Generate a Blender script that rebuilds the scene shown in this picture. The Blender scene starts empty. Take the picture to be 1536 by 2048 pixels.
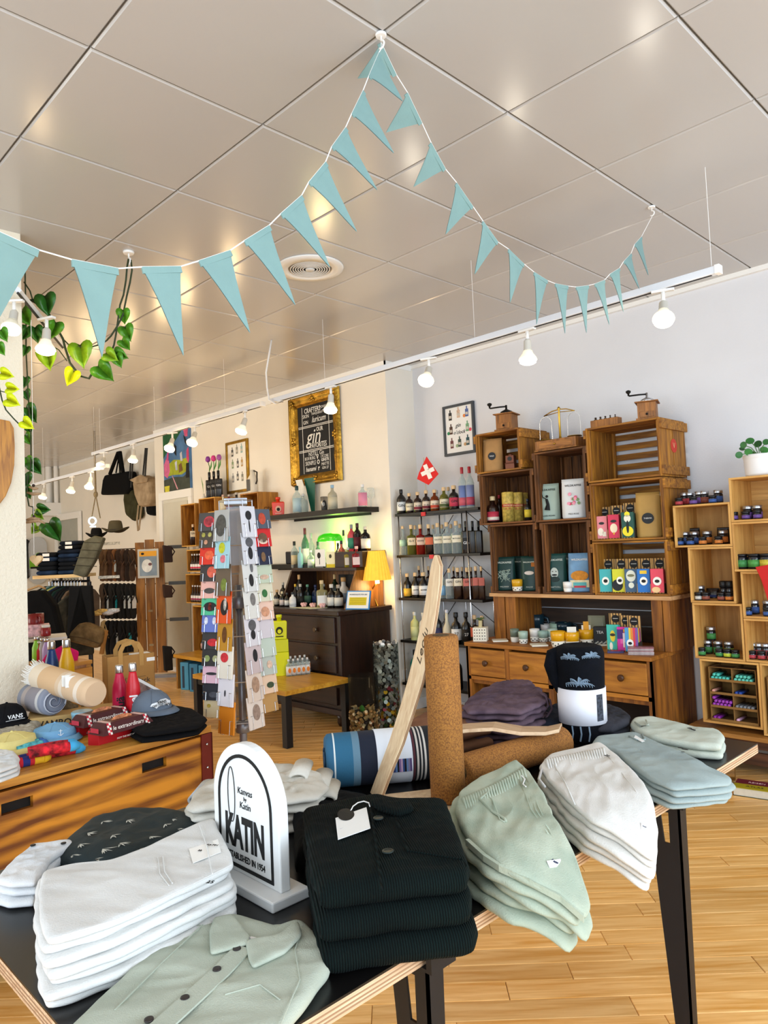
import bpy, bmesh, math, random
from mathutils import Vector, Matrix, noise
from math import sin, cos, pi, radians, atan2, hypot, sqrt
random.seed(7)
S = bpy.context.scene
COL = S.collection
RM = [[0.695683, -0.063947, -0.715497], [0.717056, 0.002072, 0.697013], [-0.043089, -0.997951, 0.047295]]
ZC, FP, HC = 1.43, 1458.0, 3.053
CAM = Vector((0,0,ZC))
cd = bpy.data.cameras.new('camera'); cam = bpy.data.objects.new('camera', cd); COL.objects.link(cam)
cd.sensor_fit = 'VERTICAL'; cd.sensor_height = 36; cd.lens = FP/2048*36; cd.clip_start = .05
cam.matrix_world = Matrix(((RM[0][0],-RM[0][1],-RM[0][2],0),(RM[1][0],-RM[1][1],-RM[1][2],0),(RM[2][0],-RM[2][1],-RM[2][2],ZC),(0,0,0,1)))
S.camera = cam
def ray(u,v):
    a,b = (u-768)/FP,(v-1024)/FP
    return Vector([r[0]*a+r[1]*b+r[2] for r in RM])
def PD(u,v,d): return CAM+ray(u,v)*d
def PZ(u,v,z): r=ray(u,v); return CAM+r*((z-ZC)/r.z)
def PY(u,v,y): r=ray(u,v); return CAM+r*(y/r.y)
def PX(u,v,x): r=ray(u,v); return CAM+r*(x/r.x)
def depth(p): q=Vector(p)-CAM; return q.x*RM[0][2]+q.y*RM[1][2]+q.z*RM[2][2]
def mpp(p): return depth(p)/FP          # metres per photo pixel at a point
def faceang(x,y,off=0): return atan2(-x,y)+off   # turns local -Y to the viewer's side of the shop
w = bpy.data.worlds.new('sky'); S.world = w; w.use_nodes = True
w.node_tree.nodes['Background'].inputs[0].default_value = (.80,.90,1,1)
w.node_tree.nodes['Background'].inputs[1].default_value = 1.0
def area(name, loc, rot, sx, sy, power, col):
    l = bpy.data.lights.new(name,'AREA'); l.shape='RECTANGLE'; l.size=sx; l.size_y=sy; l.energy=power; l.color=col
    o = bpy.data.objects.new(name,l); COL.objects.link(o); o.location=loc; o.rotation_euler=rot; return o
area('daylight_front_window', (-.6,-2.62,1.66), (radians(90),0,0), 5.2, 2.48, 170, (.77,.87,1))
area('daylight_side_window', (2.57,1.6,1.66), (radians(90),0,radians(90)), 4.8, 2.48, 262, (.77,.87,1))
area('daylight_rear_window', (-8.5,-2.62,1.66), (radians(90),0,0), 4.2, 2.48, 215, (1,.93,.82))
vs = S.view_settings
vs.view_transform='Standard'; vs.look='None'; vs.exposure=0.08; vs.gamma=1; vs.use_curve_mapping=False
MATS = {}
def lin(c):
    if isinstance(c,str):
        c=c.lstrip('#'); c=c if len(c)==6 else ''.join(q*2 for q in c); c=[int(c[i:i+2],16)/255 for i in (0,2,4)]
        c=[x/12.92 if x<=.04045 else ((x+.055)/1.055)**2.4 for x in c]
    return (c[0],c[1],c[2],1)
def base(name):
    m=bpy.data.materials.new(name); m.use_nodes=True
    nt=m.node_tree; return m,nt,nt.nodes['Principled BSDF']
def M(c, rough=.6, metal=0, var=.12, sc=9, bump=0, bsc=60, emit=0, spec=.4):
    key=('M',str(c),rough,metal,var,sc,bump,bsc,emit)
    if key in MATS: return MATS[key]
    m,nt,b=base('m_'+str(c).strip('#'))
    col=lin(c)
    b.inputs['Roughness'].default_value=rough; b.inputs['Metallic'].default_value=metal
    b.inputs['Specular IOR Level'].default_value=spec
    if var or bump:
        tc=nt.nodes.new('ShaderNodeTexCoord')
    if var:
        n=nt.nodes.new('ShaderNodeTexNoise'); n.inputs['Scale'].default_value=sc; n.inputs['Detail'].default_value=3
        r=nt.nodes.new('ShaderNodeValToRGB')
        r.color_ramp.elements[0].position=.3; r.color_ramp.elements[1].position=.7
        r.color_ramp.elements[0].color=tuple(x*(1-var) for x in col[:3])+(1,)
        r.color_ramp.elements[1].color=tuple(min(1,x*(1+var*.6)) for x in col[:3])+(1,)
        nt.links.new(tc.outputs['Object'],n.inputs['Vector']); nt.links.new(n.outputs[0],r.inputs[0]); nt.links.new(r.outputs[0],b.inputs['Base Color'])
    else: b.inputs['Base Color'].default_value=col
    if bump:
        n2=nt.nodes.new('ShaderNodeTexNoise'); n2.inputs['Scale'].default_value=bsc; n2.inputs['Detail'].default_value=4
        bp=nt.nodes.new('ShaderNodeBump'); bp.inputs['Strength'].default_value=bump; bp.inputs['Distance'].default_value=.01
        nt.links.new(tc.outputs['Object'],n2.inputs['Vector']); nt.links.new(n2.outputs[0],bp.inputs['Height']); nt.links.new(bp.outputs[0],b.inputs['Normal'])
    if emit:
        b.inputs['Emission Color'].default_value=col; b.inputs['Emission Strength'].default_value=emit
    MATS[key]=m; return m
def WOOD(c1,c2,axis=0,rough=.5,sc=5,stretch=12,bump=.15,rand=.25,knots=False):
    key=('W',c1,c2,axis,rough,sc,stretch,rand,knots)
    if key in MATS: return MATS[key]
    m,nt,b=base('wood_'+c1.strip('#'))
    L=nt.links.new; N=nt.nodes.new
    tc=N('ShaderNodeTexCoord'); mp=N('ShaderNodeMapping'); oi=N('ShaderNodeObjectInfo')
    s=[stretch]*3; s[axis]=1
    mp.inputs['Scale'].default_value=s
    ad=N('ShaderNodeVectorMath'); ad.operation='ADD'
    mu=N('ShaderNodeMath'); mu.operation='MULTIPLY'; mu.inputs[1].default_value=40
    L(oi.outputs['Random'],mu.inputs[0]); L(tc.outputs['Object'],mp.inputs[0]); L(mp.outputs[0],ad.inputs[0]); L(mu.outputs[0],ad.inputs[1])
    n=N('ShaderNodeTexNoise'); n.inputs['Scale'].default_value=sc; n.inputs['Detail'].default_value=5; n.inputs['Distortion'].default_value=.6
    L(ad.outputs[0],n.inputs['Vector'])
    src=n.outputs[0]
    if knots:
        wv=N('ShaderNodeTexWave'); wv.wave_type='BANDS'; wv.bands_direction='Z' if axis!=2 else 'X'
        wv.inputs['Scale'].default_value=2.0; wv.inputs['Distortion'].default_value=11; wv.inputs['Detail'].default_value=3; wv.inputs['Detail Scale'].default_value=.5
        mp2=N('ShaderNodeMapping'); s2=[2.5]*3; s2[axis]=.9; mp2.inputs['Scale'].default_value=s2
        L(tc.outputs['Object'],mp2.inputs[0]); L(mp2.outputs[0],wv.inputs['Vector'])
        mx=N('ShaderNodeMix'); mx.inputs[0].default_value=.26
        L(n.outputs[0],mx.inputs[2]); L(wv.outputs['Fac'],mx.inputs[3]); src=mx.outputs[0]
    r=N('ShaderNodeValToRGB'); r.color_ramp.elements[0].position=.3; r.color_ramp.elements[1].position=.68
    r.color_ramp.elements[0].color=lin(c1); r.color_ramp.elements[1].color=lin(c2)
    L(src,r.inputs[0])
    hv=N('ShaderNodeHueSaturation'); mr=N('ShaderNodeMapRange'); mr.inputs[3].default_value=1-rand; mr.inputs[4].default_value=1+rand
    L(oi.outputs['Random'],mr.inputs[0]); L(mr.outputs[0],hv.inputs['Value']); L(r.outputs[0],hv.inputs['Color']); L(hv.outputs[0],b.inputs['Base Color'])
    bp=N('ShaderNodeBump'); bp.inputs['Strength'].default_value=bump; bp.inputs['Distance'].default_value=.004
    L(n.outputs[0],bp.inputs['Height']); L(bp.outputs[0],b.inputs['Normal'])
    b.inputs['Roughness'].default_value=rough
    MATS[key]=m; return m
def GLASS(c='#dfe8e6',fac=.22,rough=.08,edge=.75):
    key=('G',c,fac,rough,edge)
    if key in MATS: return MATS[key]
    m,nt,b=base('glass_'+c.strip('#'))
    L=nt.links.new; N=nt.nodes.new
    t=N('ShaderNodeBsdfTransparent'); t.inputs[0].default_value=lin(c)
    b.inputs['Base Color'].default_value=lin(c); b.inputs['Roughness'].default_value=rough; b.inputs['Specular IOR Level'].default_value=.8
    if edge<.5: b.inputs['Base Color'].default_value=(.02,.02,.02,1)
    lw=N('ShaderNodeLayerWeight'); lw.inputs[0].default_value=.35
    mr=N('ShaderNodeMapRange'); mr.inputs[3].default_value=fac; mr.inputs[4].default_value=edge
    mx=N('ShaderNodeMixShader'); L(lw.outputs['Facing'],mr.inputs[0]); L(mr.outputs[0],mx.inputs[0]); L(t.outputs[0],mx.inputs[1]); L(b.outputs[0],mx.inputs[2])
    L(mx.outputs[0],nt.nodes['Material Output'].inputs['Surface'])
    MATS[key]=m; return m
def CLOTH(c,c2=None,rough=.95,sc=5,var=.1,weave=320,bump=.35,kind='noise',axis=0,freq=160,rot=0):
    """fabric: broad tone drift plus fine thread relief; 'rib' gives parallel cords"""
    key=('C',c,c2,rough,sc,var,kind,axis,freq,bump)
    if key in MATS: return MATS[key]
    m,nt,b=base('cloth_'+c.strip('#')); L=nt.links.new; N=nt.nodes.new
    tc=N('ShaderNodeTexCoord'); n=N('ShaderNodeTexNoise'); n.inputs['Scale'].default_value=sc; n.inputs['Detail'].default_value=4
    r=N('ShaderNodeValToRGB'); r.color_ramp.elements[0].position=.35; r.color_ramp.elements[1].position=.65
    col=lin(c); a=lin(c2) if c2 else tuple(x*(1-var) for x in col[:3])+(1,)
    r.color_ramp.elements[0].color=a; r.color_ramp.elements[1].color=col
    L(tc.outputs['Object'],n.inputs['Vector']); L(n.outputs[0],r.inputs[0]); L(r.outputs[0],b.inputs['Base Color'])
    bp=N('ShaderNodeBump'); bp.inputs['Strength'].default_value=bump; bp.inputs['Distance'].default_value=.003
    if kind=='rib':
        t2=N('ShaderNodeTexWave'); t2.bands_direction='XYZ'[axis]; t2.inputs['Scale'].default_value=freq; t2.inputs['Distortion'].default_value=.3
        bp.inputs['Distance'].default_value=.004
        mx=N('ShaderNodeMix'); mx.data_type='RGBA'; mx.blend_type='MULTIPLY'; mx.inputs[0].default_value=.75
        L(r.outputs[0],mx.inputs[6]); L(t2.outputs['Color'],mx.inputs[7]); L(mx.outputs[2],b.inputs['Base Color'])
        L(t2.outputs['Fac'],bp.inputs['Height'])
    else:
        t2=N('ShaderNodeTexNoise'); t2.inputs['Scale'].default_value=weave; t2.inputs['Detail'].default_value=2
        L(t2.outputs[0],bp.inputs['Height'])
    mpp_=N('ShaderNodeMapping'); mpp_.inputs['Rotation'].default_value=(0,0,rot); L(tc.outputs['Object'],mpp_.inputs[0]); L(mpp_.outputs[0],t2.inputs['Vector']); L(bp.outputs[0],b.inputs['Normal'])
    b.inputs['Roughness'].default_value=rough; b.inputs['Specular IOR Level'].default_value=.15
    MATS[key]=m; return m
def BANDS(cols,axis=0,lo=0,hi=1,rough=.9,bump=.2):
    """flat printed / woven stripes along one object axis between lo and hi: cols=[(pos,colour)...]"""
    key=('B',str(cols),axis,lo,hi)
    if key in MATS: return MATS[key]
    m,nt,b=base('stripes'); L=nt.links.new; N=nt.nodes.new
    tc=N('ShaderNodeTexCoord'); sx=N('ShaderNodeSeparateXYZ'); mr=N('ShaderNodeMapRange'); mr.inputs[1].default_value=lo; mr.inputs[2].default_value=hi
    r=N('ShaderNodeValToRGB'); r.color_ramp.interpolation='CONSTANT'; e=r.color_ramp.elements
    e[0].position=cols[0][0]; e[0].color=lin(cols[0][1]); e[1].position=cols[1][0]; e[1].color=lin(cols[1][1])
    for p,c in cols[2:]:
        x=e.new(p); x.color=lin(c)
    L(tc.outputs['Object'],sx.inputs[0]); L(sx.outputs[axis],mr.inputs[0]); L(mr.outputs[0],r.inputs[0]); L(r.outputs[0],b.inputs['Base Color'])
    n=N('ShaderNodeTexNoise'); n.inputs['Scale'].default_value=220; bp=N('ShaderNodeBump'); bp.inputs['Strength'].default_value=bump; bp.inputs['Distance'].default_value=.002
    L(tc.outputs['Object'],n.inputs['Vector']); L(n.outputs[0],bp.inputs['Height']); L(bp.outputs[0],b.inputs['Normal'])
    b.inputs['Roughness'].default_value=rough; MATS[key]=m; return m
class MB:
    def __init__(s): s.v=[]; s.f=[]
    def add(s,vs,fs,mx=None):
        o=len(s.v); s.v+= [tuple(mx@Vector(p)) for p in vs] if mx else [tuple(p) for p in vs]
        s.f+=[tuple(i+o for i in f) for f in fs]; return s
    def box(s,x0,x1,y0,y1,z0,z1,mx=None):
        return s.add([(x0,y0,z0),(x1,y0,z0),(x1,y1,z0),(x0,y1,z0),(x0,y0,z1),(x1,y0,z1),(x1,y1,z1),(x0,y1,z1)],
          [(3,2,1,0),(4,5,6,7),(0,1,5,4),(1,2,6,5),(2,3,7,6),(3,0,4,7)],mx)
    def cbox(s,c,sx,sy,sz,rz=0,mx=None):
        m=Matrix.Translation(c)@Matrix.Rotation(rz,4,'Z')
        return s.box(-sx/2,sx/2,-sy/2,sy/2,-sz/2,sz/2,mx@m if mx else m)
    def lathe(s,prof,n=16,sq=0,mx=None,a0=0,a1=2*pi,sqr=0):
        """prof: (r,z) pairs; sq: 0 round .. 1 squarish for radii above sqr"""
        full=abs(a1-a0-2*pi)<1e-6; k=n if full else n+1; vs=[]
        for r,z in prof:
            for i in range(k):
                a=a0+(a1-a0)*i/n; q=1
                if sq and r>sqr:
                    p=2+sq*8; q=1/((abs(cos(a))**p+abs(sin(a))**p)**(1/p)); q=1+(q-1)*1.0
                vs.append((r*q*cos(a),r*q*sin(a),z))
        fs=[]
        for j in range(len(prof)-1):
            for i in range(n):
                b=(i+1)%k
                fs.append((j*k+i,j*k+b,(j+1)*k+b,(j+1)*k+i))
        if full:
            fs.append(tuple(range(k))[::-1]); fs.append(tuple((len(prof)-1)*k+i for i in range(k)))
        return s.add(vs,fs,mx)
    def tube(s,path,r,n=6,cap=True,closed=False):
        P=[Vector(p) for p in path]; rs=r if isinstance(r,(list,tuple)) else [r]*len(P); vs=[]; fs=[]
        up=Vector((0,0,1)); prev=None
        for i,p in enumerate(P):
            if closed: t=P[(i+1)%len(P)]-P[i-1]
            else: t=P[min(i+1,len(P)-1)]-P[max(i-1,0)]
            if t.length<1e-9: t=Vector((0,0,1))
            t.normalize()
            if prev is None: a=t.cross(up if abs(t.z)<.95 else Vector((1,0,0)))
            else: a=prev-t*prev.dot(t)
            a.normalize(); prev=a; b=t.cross(a)
            for k in range(n):
                an=2*pi*k/n; vs.append(p+(a*cos(an)+b*sin(an))*rs[i])
        m=len(P)
        for i in range(m if closed else m-1):
            for k in range(n): fs.append((i*n+k,i*n+(k+1)%n,((i+1)%m)*n+(k+1)%n,((i+1)%m)*n+k))
        if cap and not closed: fs.append(tuple(range(n))[::-1]); fs.append(tuple((m-1)*n+k for k in range(n)))
        return s.add(vs,fs)
    def prism(s,pts,h,mx=None):
        """closed 2-D outline in XY, extruded h along +Z"""
        n=len(pts); vs=[(x,y,0) for x,y in pts]+[(x,y,h) for x,y in pts]
        fs=[tuple(range(n))[::-1],tuple(range(n,2*n))]+[(i,(i+1)%n,n+(i+1)%n,n+i) for i in range(n)]
        return s.add(vs,fs,mx)
    def slab(s,pts,t):
        """3-D polygon outline given thickness t behind its face"""
        P=[Vector(p) for p in pts]; nn=Vector((0,0,0))
        for i in range(len(P)): nn+=(P[i]-P[0]).cross(P[(i+1)%len(P)]-P[0])
        nn.normalize()
        if nn.dot(CAM-P[0])<0: nn=-nn; P=P[::-1]
        n=len(P); vs=P+[p-nn*t for p in P]
        return s.add(vs,[tuple(range(n)),tuple(range(n,2*n))[::-1]]+[((i+1)%n,i,n+i,n+(i+1)%n) for i in range(n)])
    def ball(s,c,r,nu=12,nv=8,sc=(1,1,1)):
        pr=[(max(1e-4,r*sin(pi*j/nv)),-r*cos(pi*j/nv)) for j in range(nv+1)]
        return s.lathe(pr,nu,mx=Matrix.Translation(c)@Matrix.Diagonal((*sc,1)))
    def mesh(s,name):
        me=bpy.data.meshes.new(name); me.from_pydata(s.v,[],s.f); me.update(); return me
    def obj(s,name,mat,parent=None,smooth=False,bevel=0,sub=0,world=False):
        if world and parent is not None:
            l=parent.location; r=Matrix.Rotation(-parent.rotation_euler.z,4,'Z')
            s.v=[tuple(r@(Vector(p)-l)) for p in s.v]
        me=s.mesh(name); me.materials.append(mat)
        bm=bmesh.new(); bm.from_mesh(me); bmesh.ops.recalc_face_normals(bm,faces=bm.faces); bm.to_mesh(me); bm.free()
        if smooth:
            for p in me.polygons: p.use_smooth = not (p.loop_total>6)
        o=bpy.data.objects.new(name,me); COL.objects.link(o)
        if parent is not None: o.parent=parent
        if bevel:
            md=o.modifiers.new('bevel','BEVEL'); md.width=bevel; md.segments=2; md.limit_method='ANGLE'; md.angle_limit=radians(40)
        if sub:
            md=o.modifiers.new('sub','SUBSURF'); md.levels=sub; md.render_levels=sub
        return o
def thing(name,label,cat,loc=(0,0,0),rz=0,group=None):
    o=bpy.data.objects.new(name,None); COL.objects.link(o); o.empty_display_size=.05
    o.location=loc; o.rotation_euler=(0,0,rz); o['label']=label; o['category']=cat
    if group: o['group']=group
    return o
def tag(o,label,cat,group=None):
    o['label']=label; o['category']=cat
    if group: o['group']=group
    return o
def struct(o): o['kind']='structure'; return o
def share(name,src,parent,loc=(0,0,0),rot=(0,0,0),mat=None):
    o=bpy.data.objects.new(name,src); COL.objects.link(o); o.parent=parent; o.location=loc; o.rotation_euler=rot
    return o
def copytree(root,loc,rz,label=None):
    r=root.copy(); COL.objects.link(r); r.location=loc; r.rotation_euler=(0,0,rz)
    if label: r['label']=label
    for ch in root.children:
        c=ch.copy(); COL.objects.link(c); c.parent=r
        for g in ch.children:
            d=g.copy(); COL.objects.link(d); d.parent=c
    return r
TXT={}
def text(s,size,mat,parent,loc,rot=(0,0,0),name='lettering',bold=0,sx=1,ext=.0004,shear=0,align='CENTER',scale=None):
    key=(s,bold,shear,align,ext)
    if key not in TXT:
        c=bpy.data.curves.new('t','FONT'); c.body=s; c.size=1; c.align_x=align; c.align_y='CENTER'; c.offset=bold; c.shear=shear; c.resolution_u=2; c.extrude=ext/max(size,.001)
        t=bpy.data.objects.new('t',c); me=bpy.data.meshes.new_from_object(t); bpy.data.objects.remove(t); TXT[key]=me
    me=TXT[key].copy(); me.materials.clear(); me.materials.append(mat)
    o=bpy.data.objects.new(name,me); COL.objects.link(o); o.parent=parent; o.location=loc; o.rotation_euler=rot; o.scale=(size*sx,size,size)
    return o
UP=(radians(90),0,0)       # text standing in XZ, facing -Y
ORD=['first','second','third','fourth','fifth','sixth','seventh','eighth','ninth','tenth','eleventh','twelfth','thirteenth','fourteenth','fifteenth','sixteenth','seventeenth','eighteenth']
WHITE=M('#f2f0ec',.6,var=.03); BLACK=M('#0c0c0d',.45,var=0); INK=M('#111111',.7,var=0); PAPER=M('#efede8',.8,var=.02)
STEEL=M('#c9cbd0',.25,1,var=0); DSTEEL=M('#8d9097',.35,1,var=0); BRASS=M('#b08d3a',.3,1,var=.1); GOLD=M('#a8812e',.35,.85,var=.45,sc=14,bump=.4,bsc=40)
KRAFT=M('#b58a56',.85,var=.12,sc=14,bump=.15,bsc=50); CARD=M('#a98352',.9,var=.08); DARKMETAL=M('#14151a',.4,.3,var=0)
# ================================================================ setting
XL,XR,YN,YR,YG,XG,XC = -13.1,2.3,-2.35,4.80,4.45,-4.48,-8.78
WALLM=M('#dddee2',.85,var=.03,sc=2,bump=.12,bsc=90)
WALLW=M('#ece6da',.85,var=.03,sc=2,bump=.12,bsc=90)
PLASTER=M('#ece2cc',.9,var=.03,sc=3,bump=.5,bsc=70)
TRIM=M('#f1f0ec',.5,var=0)
fl=struct(MB().box(XL-.2,XR+.2,YN-.2,YR+.2,-.12,-.006).obj('floor',M('#6b4a22',.7)))
PLK=WOOD('#d69a48','#f4c680',0,.32,3.2,14,.06,.15)
def planks():
    W=.096; cand=[]; rng=random.Random(3); c45=cos(pi/4)
    for k in range(-170,170):
        t=-26+rng.random()*1.2
        while t<16:
            L=rng.choice([.62,.8,1.0,1.2]); a,b=t,t+L-.0015; t+=L
            ox,oy=-c45*k*W,c45*k*W
            lo=max(a,(XL-ox)/c45,(YN-oy)/c45); hi=min(b,(XR-ox)/c45,(YR-oy)/c45)
            if hi-lo<.06: continue
            m=(lo+hi)/2; cx,cy=ox+c45*m,oy+c45*m
            if XC+.1<cx<XG-.1 and cy>YG+.1: continue
            d=depth((cx,cy,0))
            vis=False
            if d>.8:
                for q in (lo,m,hi):
                    p=Vector((ox+c45*q,oy+c45*q,-ZC)); dd=p.x*RM[0][2]+p.y*RM[1][2]+p.z*RM[2][2]
                    if dd<.5: continue
                    u=768+FP*(p.x*RM[0][0]+p.y*RM[1][0]+p.z*RM[2][0])/dd; v=1024+FP*(p.x*RM[0][1]+p.y*RM[1][1]+p.z*RM[2][1])/dd
                    if -30<u<1566 and 1200<v<2078: vis=True
            cand.append((0 if vis else 1,d if vis else abs(cx)+abs(cy),cx,cy,round(hi-lo,3)))
    cand.sort(); meshes={}; rest=MB()
    for i,(nv,d,cx,cy,L) in enumerate(cand):
        if i<300 and nv==0:
            if L not in meshes:
                b=MB(); h=W/2-.0008; g=.002
                b.add([(-L/2,-h,-.006),(L/2,-h,-.006),(L/2,h,-.006),(-L/2,h,-.006),(-L/2,-h,-g),(L/2,-h,-g),(L/2,h,-g),(-L/2,h,-g),(-L/2+g,-h+g,0),(L/2-g,-h+g,0),(L/2-g,h-g,0),(-L/2+g,h-g,0)],
                  [(0,1,5,4),(1,2,6,5),(2,3,7,6),(3,0,4,7),(4,5,9,8),(5,6,10,9),(6,7,11,10),(7,4,8,11),(8,9,10,11)])
                me=b.mesh('plank'); me.materials.append(PLK); meshes[L]=me
            share('plank',meshes[L],fl,(cx,cy,0),(0,0,pi/4))
        else: rest.cbox((cx,cy,-.003),L,W-.0016,.006,pi/4)
    o=rest.obj('distant_planks',PLK,fl); o['kind']='stuff'
planks()
ce=struct(MB().box(XL-.2,XR+.2,YN-.2,YR+.2,HC+.02,HC+.12).obj('ceiling',M('#2c2622',.9)))
T=.66; CM=M('#c3c1bf',.22,var=.02,sc=1.2,spec=.5)
def cpanel(sx,sy):
    b=MB(); a=.006; c=.003; x,y=sx/2-c,sy/2-c
    b.add([(-x,-y,.02),(x,-y,.02),(x,y,.02),(-x,y,.02),(-x,-y,a),(x,-y,a),(x,y,a),(-x,y,a),(-x+a,-y+a,0),(x-a,-y+a,0),(x-a,y-a,0),(-x+a,y-a,0)],
      [(1,0,4,5),(2,1,5,6),(3,2,6,7),(0,3,7,4),(5,4,8,9),(6,5,9,10),(7,6,10,11),(4,7,11,8),(11,10,9,8)])
    me=b.mesh('ceiling_panel'); me.materials.append(CM); return me
cps={}
i0=int((XL+1.558)/T)-1
for i in range(i0,7):
    x0=max(-1.558+T*i,XL); x1=min(-1.558+T*(i+1),XR)
    if x1-x0<.05: continue
    for j in range(-6,6):
        y0=max(1.604+T*j,YN); y1=min(1.604+T*(j+1),YR)
        if y1-y0<.05: continue
        k=(round(x1-x0,3),round(y1-y0,3))
        if k not in cps: cps[k]=cpanel(*k)
        share('ceiling_panel',cps[k],ce,((x0+x1)/2,(y0+y1)/2,HC))
struct(MB().box(XG,XR+.2,YR,YR+.2,-.1,HC+.02).obj('wall_right',WALLM))
struct(MB().box(XC,XG,YG,YR+.2,-.1,HC+.02).obj('wall_bar',WALLW))
struct(MB().box(XL-.2,XC,4.75,YR+.2,-.1,HC+.02).obj('wall_back',WALLW))
struct(MB().box(XL-.2,XL,YN,4.75,-.1,HC+.02).obj('wall_far',WALLW))
fw=MB().box(XL,XR,YN-.2,YN,-.1,.42).box(XL,XR,YN-.2,YN,2.9,HC+.02)
for a,b in ((XL,-10.6),(-6.4,-3.2),(2.0,XR)): fw.box(a,b,YN-.2,YN,.42,2.9)
struct(fw.obj('wall_front',WALLM))
sw=MB().box(XR,XR+.2,YN,YR,-.1,.42).box(XR,XR+.2,YN,YR,2.9,HC+.02).box(XR,XR+.2,YN,-.8,.42,2.9).box(XR,XR+.2,4.0,YR,.42,2.9)
struct(sw.obj('wall_side',WALLM))
FRM=M('#3a3d40',.4,.4,var=0)
def window(n,axis,a,b,c,parts):
    f=MB()
    for k in range(parts+1):
        t=a+(b-a)*k/parts
        if axis=='x': f.box(t-.03,t+.03,c-.12,c-.06,.42,2.9)
        else: f.box(c+.06,c+.12,t-.03,t+.03,.42,2.9)
    for z in (.45,2.87):
        if axis=='x': f.box(a,b,c-.12,c-.06,z-.03,z+.03)
        else: f.box(c+.06,c+.12,a,b,z-.03,z+.03)
    o=struct(f.obj('window_%d'%n,FRM))
    for k in range(parts):
        t0,t1=a+(b-a)*k/parts+.03,a+(b-a)*(k+1)/parts-.03
        g=MB()
        if axis=='x': g.box(t0,t1,c-.095,c-.085,.48,2.84)
        else: g.box(c+.085,c+.095,t0,t1,.48,2.84)
        g.obj('pane',GLASS('#fbfdfd',.03,.02,.3),o)
window(1,'x',-3.2,2.0,YN,4); window(2,'y',-.8,4.0,XR,4); window(3,'x',-10.6,-6.4,YN,3)
struct(MB().box(XG,XR,YR-.03,YR,HC-.03,HC).obj('trim_1',TRIM))
struct(MB().box(XC,XG+.012,YG-.012,YG,HC-.09,HC).obj('trim_2',TRIM))
struct(MB().box(XG,XG+.012,YG-.012,YR-.03,HC-.05,HC).obj('trim_3',TRIM))
struct(MB().box(XL,XC,4.735,4.75,HC-.04,HC).obj('trim_4',TRIM))
struct(MB().box(XC,XG,YG-.02,YG,0,.09).obj('baseboard_bar',TRIM)); struct(MB().box(XG,XG+.02,YG,YR,0,.09).obj('baseboard_pier',TRIM))
struct(MB().box(XG+.02,XR,YR-.02,YR,0,.09).obj('baseboard_right',TRIM))
DG=M('#d6d2c4',.55,var=.03)
d=struct(MB().box(-8.62,-7.86,YG-.012,YG,.02,2.2).obj('door_1',DG))
MB().box(-8.52,-7.93,YG-.03,YG-.012,.06,2.09).obj('door_leaf',M('#cfcbbb',.5,var=.03),d,bevel=.004)
f=MB().box(-8.64,-8.55,YG-.035,YG,.0,2.13).box(-7.9,-7.82,YG-.035,YG,0,2.13).box(-8.64,-7.82,YG-.035,YG,2.13,2.23)
f.obj('door_frame',TRIM,d,bevel=.004)
d=struct(MB().box(-12.95,-11.95,4.735,4.75,0,2.12).obj('door_2',M('#a9aba3',.6,var=.05)))
MB().box(-13.02,-12.93,4.70,4.735,0,2.11).box(-11.99,-11.9,4.70,4.735,0,2.11).box(-13.02,-11.9,4.70,4.735,2.11,2.22).obj('door_frame',TRIM,d,bevel=.004)
struct(MB().box(XL,XL+.28,4.45,4.75,2.2,2.42).obj('trim_5',TRIM)); struct(MB().lathe([(.05,2.42),(.05,HC)],12,mx=Matrix.Translation((XL+.10,4.62,0))).lathe([(.035,2.42),(.035,HC)],12,mx=Matrix.Translation((XL+.24,4.69,0))).obj('trim_6',TRIM))
p0=PD(45,700,3.62); p1=PD(53,1340,3.62)
struct(MB().box(-4.22,-3.75,.2,1.222,0,HC).obj('wall_pier',PLASTER))
struct(MB().lathe([(.02,0),(.02,.0)],4).box(-4.48,-4.47,4.5,4.56,.28,.36).obj('trim_7',TRIM))
# ================================================================ display table in the foreground
ZT=.75; TX0,TX1,TY0,TY1=-1.80,-.885,.405,2.485
def resample(P,n,smooth=1):
    P=[Vector(p) for p in P]; L=[0]
    for i in range(len(P)): L.append(L[-1]+(P[(i+1)%len(P)]-P[i]).length)
    out=[]; k=0
    for i in range(n):
        s=L[-1]*i/n
        while L[k+1]<s: k+=1
        t=(s-L[k])/max(1e-9,L[k+1]-L[k]); out.append(P[k].lerp(P[(k+1)%len(P)],t))
    for _ in range(smooth):
        out=[(out[i-1]+out[i]*2+out[(i+1)%n])/4 for i in range(n)]
    return out
def droopz(x,edge,k): return -k*max(0,x-edge)**2 if edge is not None else 0
def px_outline(px,z,edge=None,k=0):
    out=[]
    for u,v in px:
        zz=z
        for _ in range(5):
            p=PZ(u,v,zz); zz=z+droopz(p.x,edge,k)
        out.append(Vector((p.x,p.y)))
    return out
TOPF={}
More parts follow.
